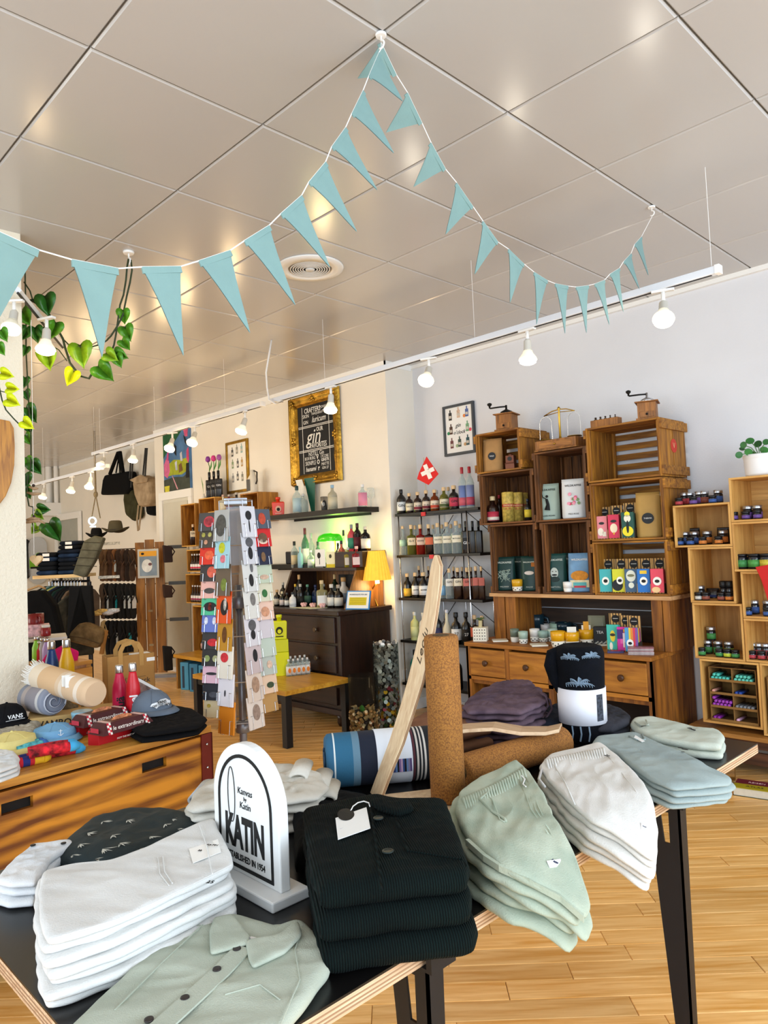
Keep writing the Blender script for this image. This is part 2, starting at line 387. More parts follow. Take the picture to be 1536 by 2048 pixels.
def cushion(outline,z0,h,seed=0,n=150,rings=26,te=.10,wr=.006,wsc=16,edge=None,k=0,wob=.003,dirn=None,smooth=2,mb=None,crown=0):
    """a folded piece of cloth: outline (x,y) filled with a puffy, creased surface"""
    O=resample(outline,n,smooth); c=sum(O,Vector((0,0)))/n; b=mb or MB(); vs=[]; fs=[]
    O=[p+(p-c).normalized()*noise.noise(Vector((p.x*22,p.y*22,seed*3.1)))*wob for p in O]
    def pt(p,t,side):
        if side==9: t=0; q=p; pr=1; side=1; tm=1
        else: q=c+(p-c)*(1-t); e=min(1,t/te); pr=sqrt(max(0,1-(1-e)**2)); tm=min(1,t/te*.8)
        z=z0+h*(.5+side*.5*pr)
        if side>0:
            a,b_=q.x,q.y
            if dirn is not None:
                ca,sa=cos(dirn),sin(dirn); a,b_=(q.x*ca+q.y*sa)*.35,(-q.x*sa+q.y*ca)
            nz=noise.noise(Vector((a*wsc,b_*wsc,seed*1.7))); n2=noise.noise(Vector((a*wsc*2.3+5,b_*wsc*2.3,seed*2.9)))
            n3=noise.noise(Vector((a*wsc*5+9,b_*wsc*5,seed*1.3)))
            z+=wr*(1.1*(.5-2*abs(nz))+.7*(.5-2*abs(n2))+.3*n3)*tm+crown*(1-(1-t)**2)
        else: z+=wr*.25*noise.noise(Vector((q.x*14,q.y*14,seed)))
        return (q.x,q.y,z+droopz(q.x,edge,k))
    TOPF[round(z0+h,2)]=TOPF['last']=lambda x,y:pt(Vector((x,y)),0,9)
    ts=[0,te*.12,te*.35,te*.65,te]+[te+(1-te)*(j/(rings-4))**.9 for j in range(1,rings-4)]
    for t in ts: vs+=[pt(p,t,1) for p in O]
    m=len(ts)
    for j in range(m-1):
        for i in range(n): fs.append((j*n+i,j*n+(i+1)%n,(j+1)*n+(i+1)%n,(j+1)*n+i))
    vs.append(pt(c,1,1)); ci=len(vs)-1
    for i in range(n): fs.append(((m-1)*n+i,(m-1)*n+(i+1)%n,ci))
    o=len(vs); tb=[te*.12,te*.5,te,.5]
    for t in tb: vs+=[pt(p,t,-1) for p in O]
    rows=[0]+[o+j*n for j in range(len(tb))]
    for j in range(len(rows)-1):
        for i in range(n): fs.append((rows[j]+(i+1)%n,rows[j]+i,rows[j+1]+i,rows[j+1]+(i+1)%n))
    vs.append(pt(c,1,-1)); ci=len(vs)-1
    for i in range(n): fs.append((rows[-1]+(i+1)%n,rows[-1]+i,ci))
    b.add(vs,fs); return b
TOPN={}
def surf(px,z,edge=None,k=0,lift=.0):
    """3-D points lying on a cloth top (z incl. droop) under photo points"""
    out=[]
    for u,v in px:
        zz=z
        for _ in range(5):
            p=PZ(u,v,zz); zz=z+droopz(p.x,edge,k)
        f=TOPN.get(round(z,3))
        if f:
            for _ in range(3): zz=f(p.x,p.y)[2]; p=PZ(u,v,zz)
        out.append(Vector((p.x,p.y,zz+lift)))
    return out
def strip(pts,w,t=.002,flat=True):
    """flat ribbon of width w following points on a surface"""
    P=[Vector(p) for p in pts]; b=MB(); vs=[]
    for i,p in enumerate(P):
        d=P[min(i+1,len(P)-1)]-P[max(i-1,0)]; d.normalize(); s=Vector((0,0,1)).cross(d).normalized()*w/2
        vs+=[p-s,p+s,p+s+Vector((0,0,t)),p-s+Vector((0,0,t))]
    fs=[(0,1,2,3),tuple(4*(len(P)-1)+q for q in (3,2,1,0))]
    for i in range(len(P)-1):
        a=4*i
        for q in range(4): fs.append((a+q,a+4+q,a+4+(q+1)%4,a+(q+1)%4))
    return b.add(vs,fs)
def stack(name,labels,cat,px,zbase,n,h,mat,group,edge=None,k=0,grow=.0,shift=(0,0),seed=1,te=.1,wr=.005,wsc=16,dirn=None,jit=.006,wob=.003,crown=0,wrl=.002):
    """n folded garments, the lowest first; returns the things, last one on top"""
    zt=zbase+n*h; O=px_outline(px,zt-h*.5,edge,k); res=[]; rng=random.Random(seed)
    c=sum(O,Vector((0,0)))/len(O)
    for i in range(n):
        a=n-1-i; s=1+grow*a; dx=shift[0]*a+rng.uniform(-jit,jit)*(a>0); dy=shift[1]*a+rng.uniform(-jit,jit)*(a>0)
        Oi=[c+(p-c)*s+Vector((dx,dy)) for p in O]
        t=thing(name,labels[a] if a<len(labels) else labels[-1],cat,(c.x+dx,c.y+dy,zbase+i*h),0,group)
        cushion(Oi,zbase+i*h+(0.0004*i),h*1.04,seed+i*7,te=te,wr=wr if a==0 else wrl,wsc=wsc,edge=edge,k=k,wob=wob*(1 if a==0 else 1.8),dirn=dirn,crown=crown if a==0 else 0).obj('folded_cloth',mat,t,smooth=True,world=True)
        res.append(t)
    TOPN[round(zt,3)]=TOPF['last']
    return res
t=thing('display_table','long plywood-edged table with black top on folded black steel legs, piled with clothes','table',(-1.43,1.44,0))
PLY=WOOD('#b98d68','#e6c8a4',1,.6,6,20,.1,.05)
MB().box(TX0,TX1,TY0,TY1,ZT-.004,ZT).obj('tabletop_laminate',M('#100e0e',.28,var=.1),t,world=True)
ed=MB().box(TX0,TX1,TY0,TY1,ZT-.030,ZT-.004).obj('plywood_board',PLY,t,world=True)
for k,z in enumerate((ZT-.024,ZT-.018,ZT-.011)):
    MB().box(TX0-.0006,TX1+.0006,TY0-.0006,TY1+.0006,z-.0012,z+.0012).obj('ply_layer',M('#a5805f',.7),ed if False else t,world=True)
def table_leg(x,y,sx,sy):
    b=MB(); zt=ZT-.031
    A=Vector((x,y)); wt,wb,r=.105,.045,.03
    def plate(ax,wt,wb):
        d=Vector((sx,0)) if ax==0 else Vector((0,sy)); nrm=Vector((0,sy)) if ax==0 else Vector((sx,0)); th=.005
        sec=[(0,zt,0,wt),(0,zt-.015,0,wt)]
        if ax==0:
            def q(a0,a1,z0,z1,b0=None,b1=None):
                b0=a0 if b0 is None else b0; b1=a1 if b1 is None else b1
                P=[(a0,z1),(a1,z1),(b1,z0),(b0,z0)]; vs=[]
                for off in (0,th):
                    for a,z in P: p=A+d*a+nrm*off; vs.append((p.x,p.y,z))
                b.add(vs,[(0,1,2,3),(7,6,5,4),(0,4,5,1),(1,5,6,2),(2,6,7,3),(3,7,4,0)])
            q(0,wt,zt-.02,zt); q(0,.03,zt-.10,zt-.02,0,.03); q(wt-.035,wt,zt-.10,zt-.02,wt-.043,wt-.008); q(0,wt-.008,0,zt-.10,0,wb)
        else:
            P=[(0,zt),(wt,zt),(wb,0),(0,0)]; vs=[]
            for off in (0,th):
                for a,z in P: p=A+d*a+nrm*off; vs.append((p.x,p.y,z))
            b.add(vs,[(0,1,2,3),(7,6,5,4),(0,4,5,1),(1,5,6,2),(2,6,7,3),(3,7,4,0)])
    plate(0,.088,.034); plate(1,.04,.03)
    o=b.obj('leg',M('#12151c',.4,.2,var=0),t,world=True)
    c=MB().box(min(x,x+sx*.12),max(x,x+sx*.12),y-.002,y+.075,ZT-.036,ZT-.0305)
    c.box(min(x-.012*sx,x),max(x-.012*sx,x),y-.002,y+.06,ZT-.036,ZT+.003).box(min(x-.012*sx,x+sx*.075),max(x-.012*sx,x+sx*.075),y-.002,y+.06,ZT+.0005,ZT+.004)
    c.obj('clamp',M('#12151c',.4,.2,var=0),o,world=False).parent=o
    o.children[0].location=(-t.location.x,-t.location.y,-t.location.z)
    MB().lathe([(.022,0),(.024,.01),(.02,.02)],14,mx=Matrix.Translation((x+sx*.055,y+.035,ZT-.058))).obj('clamp_knob',BLACK,t,smooth=True,world=True)
table_leg(TX1+.012,.905,-1,1); table_leg(TX1+.012,1.875,-1,1); table_leg(TX0-.012,.925,1,1); table_leg(TX0-.012,1.83,1,1)
yS=.85; L_=PY(429,1650,yS-.012).x; R_=PY(559,1700,yS-.012).x; zt_=PY(490,1489,yS-.01).z; wS=R_-L_; cx=(L_+R_)/2
t=thing('shop_sign','white arched wooden sign reading KATIN ESTABLISHED IN 1954 standing on the table','sign',(cx,yS,ZT))
SW=M('#e9e9e7',.45,var=.02); hS=zt_-ZT
def arch(w,h,b0,n=24):
    r=w/2; return [(-r,b0),(r,b0)]+[(r*cos(pi*i/n),h-r+r*sin(pi*i/n)) for i in range(n+1)]
MF=Matrix.Rotation(pi/2,4,'X')
MB().prism(arch(wS,hS,.02),.024,MF@Matrix.Translation((0,0,-.012))).obj('panel',SW,t,bevel=.003)
MB().box(-wS/2-.004,wS/2+.018,-.045,.045,0,.02).obj('base',SW,t,bevel=.003)
def ring(w,h,b0,tw):
    a=arch(w,h,b0); c=arch(w-2*tw,h-tw,b0+tw); n=len(a); b=MB()
    b.add([(x,-.0136,z) for x,z in a]+[(x,-.0136,z) for x,z in c]+[(x,-.0122,z) for x,z in a]+[(x,-.0122,z) for x,z in c],
      [(i,(i+1)%n,n+(i+1)%n,n+i) for i in range(n)]+[(2*n+i,3*n+i,3*n+(i+1)%n,2*n+(i+1)%n) for i in range(n)]+[(i,2*n+i,2*n+(i+1)%n,(i+1)%n) for i in range(n)])
    return b
ring(wS*.82,hS-.022,.030,.007).obj('border_line',INK,t)
text('KATIN',.088,INK,t,(-.002,-.0126,.100),UP,bold=.04,sx=.55)
text('ESTABLISHED IN 1954',.0185,INK,t,(0,-.0126,.052),UP,bold=.012,sx=.78)
text('Kanvas',.019,INK,t,(.004,-.0126,hS*.66),UP,shear=.1); text('by',.012,INK,t,(.004,-.0126,hS*.61),UP,shear=.1); text('Katin',.019,INK,t,(.004,-.0126,hS*.56),UP,shear=.1)
sb=[(.013*sin(2*pi*i/28)-.046,hS*.61+.058*cos(2*pi*i/28)*(1 if cos(2*pi*i/28)>0 else .95)) for i in range(28)]
MB().tube([(x,-.0132,z) for x,z in sb],.0009,5,closed=True).obj('surfboard_drawing',INK,t)
CORD=CLOTH('#0d1f1d','#071211',sc=6,kind='rib',axis=0,freq=72,bump=1,rot=-1.0)
EG='corduroy jackets in the dark green stack'
pxj=[(604,1632),(690,1612),(745,1602),(800,1612),(893,1612),(925,1700),(941,1748),(935,1772),(800,1785),(640,1808),(622,1760)]
js=stack('corduroy_jacket',['dark green corduroy jacket with hang tag, topmost of its stack','dark green corduroy jacket, middle one of the stack of three','dark green corduroy jacket, lowest of the stack of three on the black table top'],'jacket',pxj,ZT,3,.044,CORD,EG,te=.14,wr=.003,wsc=9,seed=4,jit=.008,grow=.0,shift=(.012,-.004))
zj=ZT+3*.044
J=js[-1]
DKB=M('#16211f',.35,var=0)
for nm,u,v,o in (('button',776,1709,0),('button',757,1642,0)):
    p=surf([(u,v)],zj,lift=.004)[0]; MB().lathe([(.009,0),(.0105,.0015),(.0105,.003),(.007,.0035),(.0065,.0025)],18,mx=Matrix.Translation(p)).obj('button',DKB,J,smooth=True,world=True)
MB().tube(surf([(742,1620),(752,1690),(765,1790)],zj,lift=.003),.0022,5).obj('placket_seam',CORD,J,world=True)
MB().tube(surf([(792,1640),(815,1705),(925,1722),(933,1735)],zj,lift=.003),.0018,5).obj('pocket_seam',CORD,J,world=True)
cushion([Vector((p.x,p.y)) for p in surf([(737,1606),(752,1618),(800,1632),(828,1622),(822,1607),(770,1600)],zj+.01)],zj+.004,.016,9,n=50,rings=8,te=.3,wr=.002).obj('collar',CORD,J,smooth=True,world=True)
tg=surf([(671,1640),(733,1618),(741,1660),(676,1683)],zj,lift=.004)
tagp=MB().slab(tg,.0012).obj('hang_tag',PAPER,J,world=True)
oc=surf([(692+17*cos(a),1633+12*sin(a)) for a in [2*pi*i/20 for i in range(20)]],zj,lift=.0045)
MB().slab(oc,.0008).obj('tag_print',INK,J,world=True)
MB().slab(surf([(680,1661),(733,1645),(733,1647),(680,1663)],zj,lift=.0034),.0006).obj('tag_rule',M('#8a86b0'),J,world=True)
MB().tube([p+Vector((0,0,.004*sin(pi*i/5))) for i,p in enumerate(surf([(700,1628),(706,1618),(716,1612),(728,1609),(738,1611),(740,1616)],zj,lift=.003))],.0014,6).obj('tag_string',WHITE,J,smooth=True,world=True)
p=None
for u,v in ((765,1812),):
    b_=js[1]; q=PZ(u,v,ZT+.062); MB().lathe([(.009,0),(.0105,.0015),(.0105,.003),(.007,.0035)],18,mx=Matrix.Translation((q.x-.004,q.y-.012,ZT+.066))@Matrix.Rotation(radians(55),4,Vector((.7,.7,0)))).obj('button',M('#2a4644',.35,var=0),b_,smooth=True,world=True)
stack('folded_trousers',['black trousers folded behind the white sign and the green jackets'],'trousers',[(585,1610),(640,1585),(740,1600),(720,1625),(650,1660),(610,1720),(590,1740)],ZT,1,.05,CLOTH('#0d0f10',sc=6),None,seed=14,te=.25)
WC=CLOTH('#e2e1de','#d2d0cc',sc=7,var=.06)
labs=['white trousers with size sticker on top of the front left stack']+['white trousers %s from the top of the front left stack'%ORD[i] for i in range(1,7)]
pxp=[(86,1748),(150,1733),(215,1729),(290,1705),(360,1668),(428,1642),(440,1668),(462,1712),(470,1738),(420,1762),(330,1805),(230,1852),(150,1878),(96,1893),(80,1850),(78,1790)]
ps=stack('white_trousers',labs,'trousers',pxp,ZT,7,.0148,WC,'white trousers in the front left stack',te=.06,wr=.003,wsc=10,seed=21,jit=.012,shift=(.001,-.001),grow=.004,dirn=.5)
zp=ZT+7*.0148; W=ps[-1]
MB().tube(surf([(326,1715),(330,1745),(345,1768)],zp,lift=.0015),.0012,5).obj('pocket_seam',WC,W,world=True)
MB().tube(surf([(316,1716),(320,1748),(338,1772)],zp,lift=.001),.0010,5).obj('pocket_seam',WC,W,world=True)
MB().tube(surf([(95,1885),(235,1843),(340,1795),(462,1734)],zp,lift=.003),.0012,5).obj('hem_seam',WC,W,world=True)
MB().tube(surf([(400,1655),(415,1700),(425,1752)],zp,lift=.004),.0012,5).obj('waist_seam',WC,W,world=True)
st=surf([(378,1700),(436,1680),(442,1706),(386,1728)],zp,lift=.002); MB().slab(st,.0008).obj('size_sticker',M('#f3f2ee',.4,var=0),W,world=True)
def lie(s,size,mat,par,u,v,z,ang,lift=.004,edge=None,k=0,**kw):
    q=surf([(u,v)],z,edge,k,lift)[0]-par.location
    return text(s,size,mat,par,q,(0,0,ang),**kw)
lie('KATIN',.008,INK,W,425,1694,zp,.55); lie('32',.008,INK,W,400,1705,zp,.55)
lie('25',.014,INK,ps[-2],421,1771,zp-.012,.6,lift=.006)
NAVY=M('#1f2a2b',.8,var=.15,sc=30,bump=.1,bsc=200)
t=stack('patterned_shirt',['charcoal shirt printed with pale leaves lying behind the white trousers'],'shirt',[(104,1722),(140,1680),(180,1650),(255,1630),(330,1628),(418,1644),(400,1668),(330,1700),(270,1722),(215,1738),(150,1735)],ZT,1,.052,NAVY,None,te=.3,wr=.006,wsc=8,seed=31)[0]
rl=random.Random(5); LEAFP=M('#cfcfc4',.8,var=0)
for u,v,s in ((205,1645,1),(255,1642,1.2),(330,1650,1.1),(175,1668,.9),(225,1672,1.1),(355,1660,.8),(160,1690,1),(205,1700,1.3),(240,1688,1),(300,1675,1.1),(280,1700,.8),(145,1712,.8),(345,1640,.7),(190,1720,.8)):
    b=MB()
    for j in range(5):
        a=rl.uniform(-.9,.9)+.3; L=.022*s*rl.uniform(.6,1.2); q=surf([(u,v)],ZT+.052,lift=.0025)[0]; d=Vector((cos(a),sin(a),0)); n_=Vector((-d.y,d.x,0))*.0017
        b.add([q,q+d*L*.5+n_,q+d*L,q+d*L*.5-n_],[(0,1,2,3)])
    b.obj('leaf_print',LEAFP,t,world=True)
ws=stack('white_shirt',['white shirt with dark buttons on top of the small far left pile','white shirt in the middle of the small far left pile','white shirt at the bottom of the small far left pile'],'shirt',[(-10,1768),(12,1738),(66,1692),(140,1682),(150,1688),(104,1722),(84,1752),(70,1772),(20,1775)],ZT,3,.018,CLOTH('#e4e4e4','#d0d4d8',sc=8),'white shirts on the far left of the table',te=.25,wr=.004,seed=41)
for u,v in ((127,1690),(66,1694)):
    q=surf([(u,v)],ZT+.054,lift=.003)[0]; MB().lathe([(.0055,0),(.006,.002),(.003,.0026)],12,mx=Matrix.Translation(q)).obj('button',BLACK,ws[-1],smooth=True,world=True)
EC=CLOTH('#d8d3c8','#bcb5a6',sc=9); ECL=CLOTH('#cfd2d4','#a9aeb2',sc=9)
labs=['ecru jeans folded on top of the pile behind the white sign','ecru jeans second from the top behind the white sign','ecru jeans third from the top behind the white sign','ecru jeans lowest of the pile behind the white sign']
ej=stack('ecru_jeans',labs,'jeans',[(368,1615),(400,1575),(470,1535),(585,1530),(612,1540),(640,1550),(663,1575),(640,1600),(560,1612),(450,1618),(380,1628)],ZT,4,.022,EC,'ecru jeans piled behind the sign',te=.3,wr=.010,wsc=14,seed=51,jit=.012,wob=.012)
for i,(u,v) in enumerate(((598,1545),(640,1565),(655,1588),(400,1588))):
    q=surf([(u,v)],ZT+.088-.018*i)[0]; b=MB()
    d=Vector((-.70,.71,0)); n_=Vector((.71,.70,0))*(1 if i<3 else -1); pts=[]
    for k_ in range(15):
        a=-1.9+2*pi*.75*k_/14; pts.append((cos(a)*.026,sin(a)*.015-.006))
    vs=[];
    for x,y in pts:
        for w_ in (-.03,.10): vs.append(q+n_*x+Vector((0,0,y))+d*w_)
    b.add(vs,[(2*j,2*j+1,2*j+3,2*j+2) for j in range(14)])
    o=b.obj('turned_hem',EC if i<3 else ECL,ej[-1],smooth=True,world=True); md=o.modifiers.new('s','SOLIDIFY'); md.thickness=.007
SG=CLOTH('#b9beae','#a9af9f',sc=9,var=.06,weave=420)
zs=ZT+.026
sh=stack('linen_shirt',['pale sage linen shirt with dark buttons and collar at the front edge of the table'],'shirt',[(120,2085),(185,2018),(240,1968),(288,1925),(322,1882),(352,1862),(400,1838),(470,1835),(560,1862),(606,1848),(640,1880),(668,1912),(660,1945),(630,1990),(575,2060),(540,2110),(300,2140)],ZT,1,.026,SG,None,te=.1,wr=.004,wsc=11,seed=61,dirn=.9)[0]
def lapel(px,seed):
    cushion([Vector((p.x,p.y)) for p in surf(px,zs+.008)],zs+.002,.010,seed,n=60,rings=8,te=.25,wr=.0015,smooth=1,wob=.001).obj('collar',SG,sh,smooth=True,world=True)
lapel([(418,1862),(428,1835),(465,1828),(500,1872),(497,1888),(421,1908)],62); lapel([(490,1882),(560,1870),(597,1842),(604,1870),(570,1905),(505,1935),(496,1915)],63)
cushion([Vector((p.x,p.y)) for p in surf([(465,1828),(500,1872),(560,1870),(597,1842),(560,1848),(500,1845)],zs)],zs-.012,.012,64,n=50,rings=8,te=.3,wr=.001).obj('neckband',SG,sh,smooth=True,world=True)
MB().slab(surf([(480,1886),(503,1876),(532,1884),(500,1893)],zs,lift=.003),.0008).obj('neck_label',PAPER,sh,world=True)
lie('Katin',.011,M('#2b2f60'),sh,503,1885,zs,.35,lift=.0045)
pl=strip(surf([(488,1900),(440,1950),(375,2010),(320,2060),(280,2100)],zs,lift=.002),.034,.003).obj('button_placket',SG,sh,world=True)
for u,v in ((474,1903),(434,1944),(370,2002),(298,2046)):
    q=surf([(u,v)],zs,lift=.003)[0]; MB().lathe([(.006,0),(.0068,.001),(.0066,.003),(.004,.0026)],16,mx=Matrix.Translation(q)).obj('button',M('#2a2220',.4,var=.2),sh,smooth=True,world=True)
for pp in ([(602,1862),(590,1900),(600,1960),(560,2050)],[(405,1850),(330,1920),(230,2020)],[(450,1990),(520,1970),(560,2000)]):
    MB().tube(surf(pp,zs,lift=.0005),.0012,5).obj('seam',SG,sh,world=True)
GR=CLOTH('#b6bda9','#9daa98',sc=10,var=.08); XE=TX1-.015
labs=['pale green drawstring shorts on top of the stack hanging over the table edge']+['pale green shorts %s from the top of the overhanging stack'%ORD[i] for i in range(1,5)]
pxg=[(908,1625),(922,1585),(960,1560),(1005,1540),(1032,1524),(1058,1548),(1085,1590),(1112,1645),(1150,1712),(1181,1768),(1165,1786),(1110,1772),(1050,1765),(995,1735),(955,1700),(925,1670)]
gs=stack('green_shorts',labs,'shorts',pxg,ZT,5,.019,GR,'pale green shorts in the overhanging stack',edge=XE,k=2.4,te=.06,wr=.0045,wsc=11,seed=71,jit=.013,shift=(-.004,-.005),dirn=2.1,wob=.006)
zg=ZT+.095; G=gs[-1]
def seams(par,mat,z,lst,r=.0016,nm='seam'):
    for pp in lst: MB().tube(surf(pp,z,XE,2.4,.0008),r,5).obj(nm,mat,par,smooth=True,world=True)
seams(G,GR,zg,[[(1052,1556),(1075,1610),(1100,1665),(1140,1740),(1158,1782)],[(1038,1560),(1062,1620),(1096,1668)],[(1048,1562),(1072,1622),(1098,1660)],[(960,1755-170),(985,1600),(1000,1640),(1010,1645)]],.0016)
b=MB()
for i in range(26):
    s=i/25; u=925+s*(1045-925); v=1592-s*(1592-1532)+4*sin(s*pi)
    a,c=surf([(u-1,v-2),(u+9,v+27)],zg,XE,2.4,.000); b.tube([a-Vector((0,0,.009)),a.lerp(c,.3)+Vector((0,0,.001)),c-Vector((0,0,.002))],[.005,.0045,.002],5)
b.obj('ruched_waistband',GR,G,smooth=True,world=True)
MB().tube(surf([(985,1578),(960,1600),(985,1625),(1010,1640),(1012,1645)],zg,XE,2.4,.002),.003,6).obj('drawstring',GR,G,smooth=True,world=True)
MB().slab(surf([(1094,1727),(1121,1723),(1125,1738),(1100,1741)],zg,XE,2.4,.005),.001).obj('brand_patch',M('#f5f5f3',.6,var=0),G,world=True)
lie('Katin',.010,M('#222a55'),G,1110,1732,zg,-.35,edge=XE,k=2.4,lift=.0085,bold=.01)
MB().tube(surf([(1043,1553),(1050,1560),(1046,1570),(1052,1575)],zg,XE,2.4,.002),.0016,5).obj('tag_string',WHITE,G,world=True)
b=MB(); hp=surf([(935,1690),(970,1722),(1000,1742),(1060,1765),(1120,1778),(1165,1788)],zg-.012,XE,2.4); b=strip(hp,.008,.012).obj('leg_hem',GR,G,world=True)
WS=CLOTH('#e2dfda','#d2cec6',sc=8,var=.05)
labs=['white drawstring shorts on top of the stack between green shorts and grey shirts']+['white shorts %s from the top of the overhanging stack'%ORD[i] for i in range(1,5)]
pxw=[(1078,1538),(1100,1512),(1150,1500),(1200,1488),(1235,1515),(1275,1555),(1305,1600),(1316,1648),(1312,1690),(1296,1690),(1240,1672),(1180,1645),(1140,1610),(1112,1578),(1095,1560)]
sw_=stack('white_shorts',labs,'shorts',pxw,ZT,5,.016,WS,'white shorts in the overhanging stack',edge=XE,k=2.4,te=.06,wr=.004,wsc=11,seed=81,jit=.011,shift=(-.003,-.004),dirn=2.0,wob=.004)
zw=ZT+.08; W2=sw_[-1]
b=MB()
for i in range(24):
    s=i/23; u=1092+s*(1205-1092); v=1517-s*(1517-1494)
    a,c=surf([(u-1,v-2),(u+7,v+21)],zw,XE,2.4,.000); b.tube([a-Vector((0,0,.008)),a.lerp(c,.3)+Vector((0,0,.001)),c-Vector((0,0,.002))],[.005,.0045,.002],5)
b.obj('ruched_waistband',WS,W2,smooth=True,world=True)
seams(W2,WS,zw,[[(1215,1512),(1270,1580),(1300,1640),(1304,1690)],[(1100,1520),(1130,1565),(1150,1610)]],.0014)
MB().tube(surf([(1098,1527),(1085,1540),(1078,1565),(1090,1580)],zw-.01,XE,2.4,.008),.0035,6).obj('drawstring',M('#c9c5c2'),W2,smooth=True,world=True)
MB().slab(surf([(1283,1650),(1297,1652),(1296,1668),(1282,1666)],zw,XE,2.4,.005),.001).obj('brand_patch',M('#fbfbfb',.6,var=0),W2,world=True)
lie('Katin',.006,M('#222a55'),W2,1289,1660,zw,-.35,edge=XE,k=2.4,lift=.0075)
lie('2S',.016,INK,W2,1214,1514,zw,-.4,edge=XE,k=2.4,lift=.004)
TS=CLOTH('#a3afac','#93a09f',sc=6,var=.05); TW=CLOTH('#c6cbbd','#b5bcae',sc=6,var=.05)
labs=['grey-blue t-shirt with a small chest print, topmost on the far table corner','grey-blue t-shirt second from the top on the far table corner','grey-blue t-shirt third from the top on the far table corner','grey-blue t-shirt lowest of its stack on the far table corner']
pxt=[(1182,1490),(1195,1474),(1240,1470),(1268,1466),(1320,1490),(1370,1510),(1420,1538),(1466,1560),(1460,1572),(1400,1578),(1345,1582),(1300,1562),(1262,1535),(1235,1510)]
tt=stack('grey_tshirt',labs,'t-shirt',pxt,ZT,4,.014,TS,'grey-blue t-shirts on the far corner',edge=XE,k=1.2,te=.1,wr=.004,wsc=8,seed=91,jit=.007,shift=(0,-.003),wob=.003)
zt2=ZT+.056; A_=tt[-1]
MB().tube(surf([(1258,1474),(1275,1482),(1290,1480),(1284,1470)],zt2,XE,1.2,.002),.003,6).obj('neck_rib',TS,A_,smooth=True,world=True)
MB().slab(surf([(1271,1472),(1290,1484),(1284,1486),(1268,1477)],zt2,XE,1.2,.003),.0008).obj('neck_label',PAPER,A_,world=True)
b=MB()
for u,v,s in ((1361,1497,1),(1370,1500,1.2),(1366,1505,.7)):
    q=surf([(u,v)],zt2,XE,1.2,.002)[0]; b.add([q+Vector((cos(a)*.009*s,sin(a)*.005*s,0)) for a in [2*pi*i/8 for i in range(8)]],[tuple(range(8))])
b.obj('chest_print',INK,A_,world=True)
labs=['off-white t-shirt with a small print on top of the pair at the far table end','off-white t-shirt under another at the far table end']
pxo=[(1259,1452),(1268,1440),(1300,1438),(1340,1446),(1400,1462),(1440,1466),(1450,1476),(1442,1498),(1400,1496),(1350,1488),(1300,1478),(1272,1466)]
to=stack('white_tshirt',labs,'t-shirt',pxo,ZT,2,.024,TW,'off-white t-shirts at the far end',te=.12,wr=.004,wsc=8,seed=95,jit=.005)
MB().tube(surf([(1270,1447),(1282,1456),(1297,1453),(1292,1443)],ZT+.048,lift=.005),.003,6).obj('neck_rib',TW,to[-1],smooth=True,world=True)
lie('Katin',.018,INK,to[-1],1384,1462,ZT+.048,-.55,lift=.006)
def cork():
    m,nt,b=base('cork'); L=nt.links.new; N=nt.nodes.new
    tc=N('ShaderNodeTexCoord'); n=N('ShaderNodeTexNoise'); n.inputs['Scale'].default_value=260; n.inputs['Detail'].default_value=3
    r=N('ShaderNodeValToRGB'); r.color_ramp.elements[0].position=.34; r.color_ramp.elements[1].position=.62
    r.color_ramp.elements[0].color=lin('#74461a'); r.color_ramp.elements[1].color=lin('#a56c2a')
    L(tc.outputs['Object'],n.inputs['Vector']); L(n.outputs[0],r.inputs[0]); L(r.outputs[0],b.inputs['Base Color'])
    bp=N('ShaderNodeBump'); bp.inputs['Strength'].default_value=.4; bp.inputs['Distance'].default_value=.003; L(n.outputs[0],bp.inputs['Height']); L(bp.outputs[0],b.inputs['Normal'])
    b.inputs['Roughness'].default_value=.85; return m
CORK=cork(); PLY2=WOOD('#d3b087','#ecd2ab',2,.55,5,14,.08,.04)
c=PZ(897,1600,ZT+.014); r=.0455
def roller(t,h):
    pr=[(r-.006,0),(r,.006),(r,h-.008),(r-.003,h-.002),(r-.008,h),(r-.022,h-.001)]
    MB().lathe(pr,40).obj('cork_cylinder',CORK,t,smooth=True)
    MB().lathe([(.0225,h-.0012),(.0215,h+.0008)],28).obj('printed_end',M('#5a431f',.8,var=.6,sc=120),t)
t=thing('cork_roller','tall cork roller standing upright between the leaning board and green shorts','roller',(c.x,c.y,ZT+.0145)); roller(t,.427)
a=PZ(980,1560,ZT); e=PZ(1128,1512,ZT); a.z=e.z=ZT+r+.002
t=thing('cork_roller','cork roller lying on its side under a curved board','roller',(e.x,e.y,e.z)); roller(t,.44)
dv=(a-e).normalized(); t.rotation_euler=dv.to_track_quat('Z','Y').to_euler()
bp=[PZ(u,v,ZT+.012) for u,v in ((690,1600),(740,1592),(860,1578),(905,1572),(935,1612),(925,1640),(800,1652),(690,1652))]
b=MB().prism([(p.x,p.y) for p in bp],.012,Matrix.Translation((0,0,ZT+.001)))
o=b.obj('balance_board',PLY2,bevel=.003); tag(o,'pale plywood board lying flat under the upright cork roller','board')
lft=[(735,1598),(760,1530),(778,1482),(800,1412),(815,1360),(832,1290),(846,1225),(856,1165),(862,1128),(868,1110)]
rgt=[(757,1604),(782,1538),(802,1490),(825,1420),(842,1366),(858,1296),(870,1228),(878,1168),(879,1132),(872,1111)]
b=MB(); vs=[]; nn=len(lft)
for (ul,vl),(ur,vr) in zip(lft,rgt):
    wpx=ur-ul; k=max(.004,.0030*wpx)
    A_=PD(ul,vl,1.99+k*.55); B_=PD(ur,vr,1.99-k*.55); vs.append((A_,B_))
th=.0105; V=[]
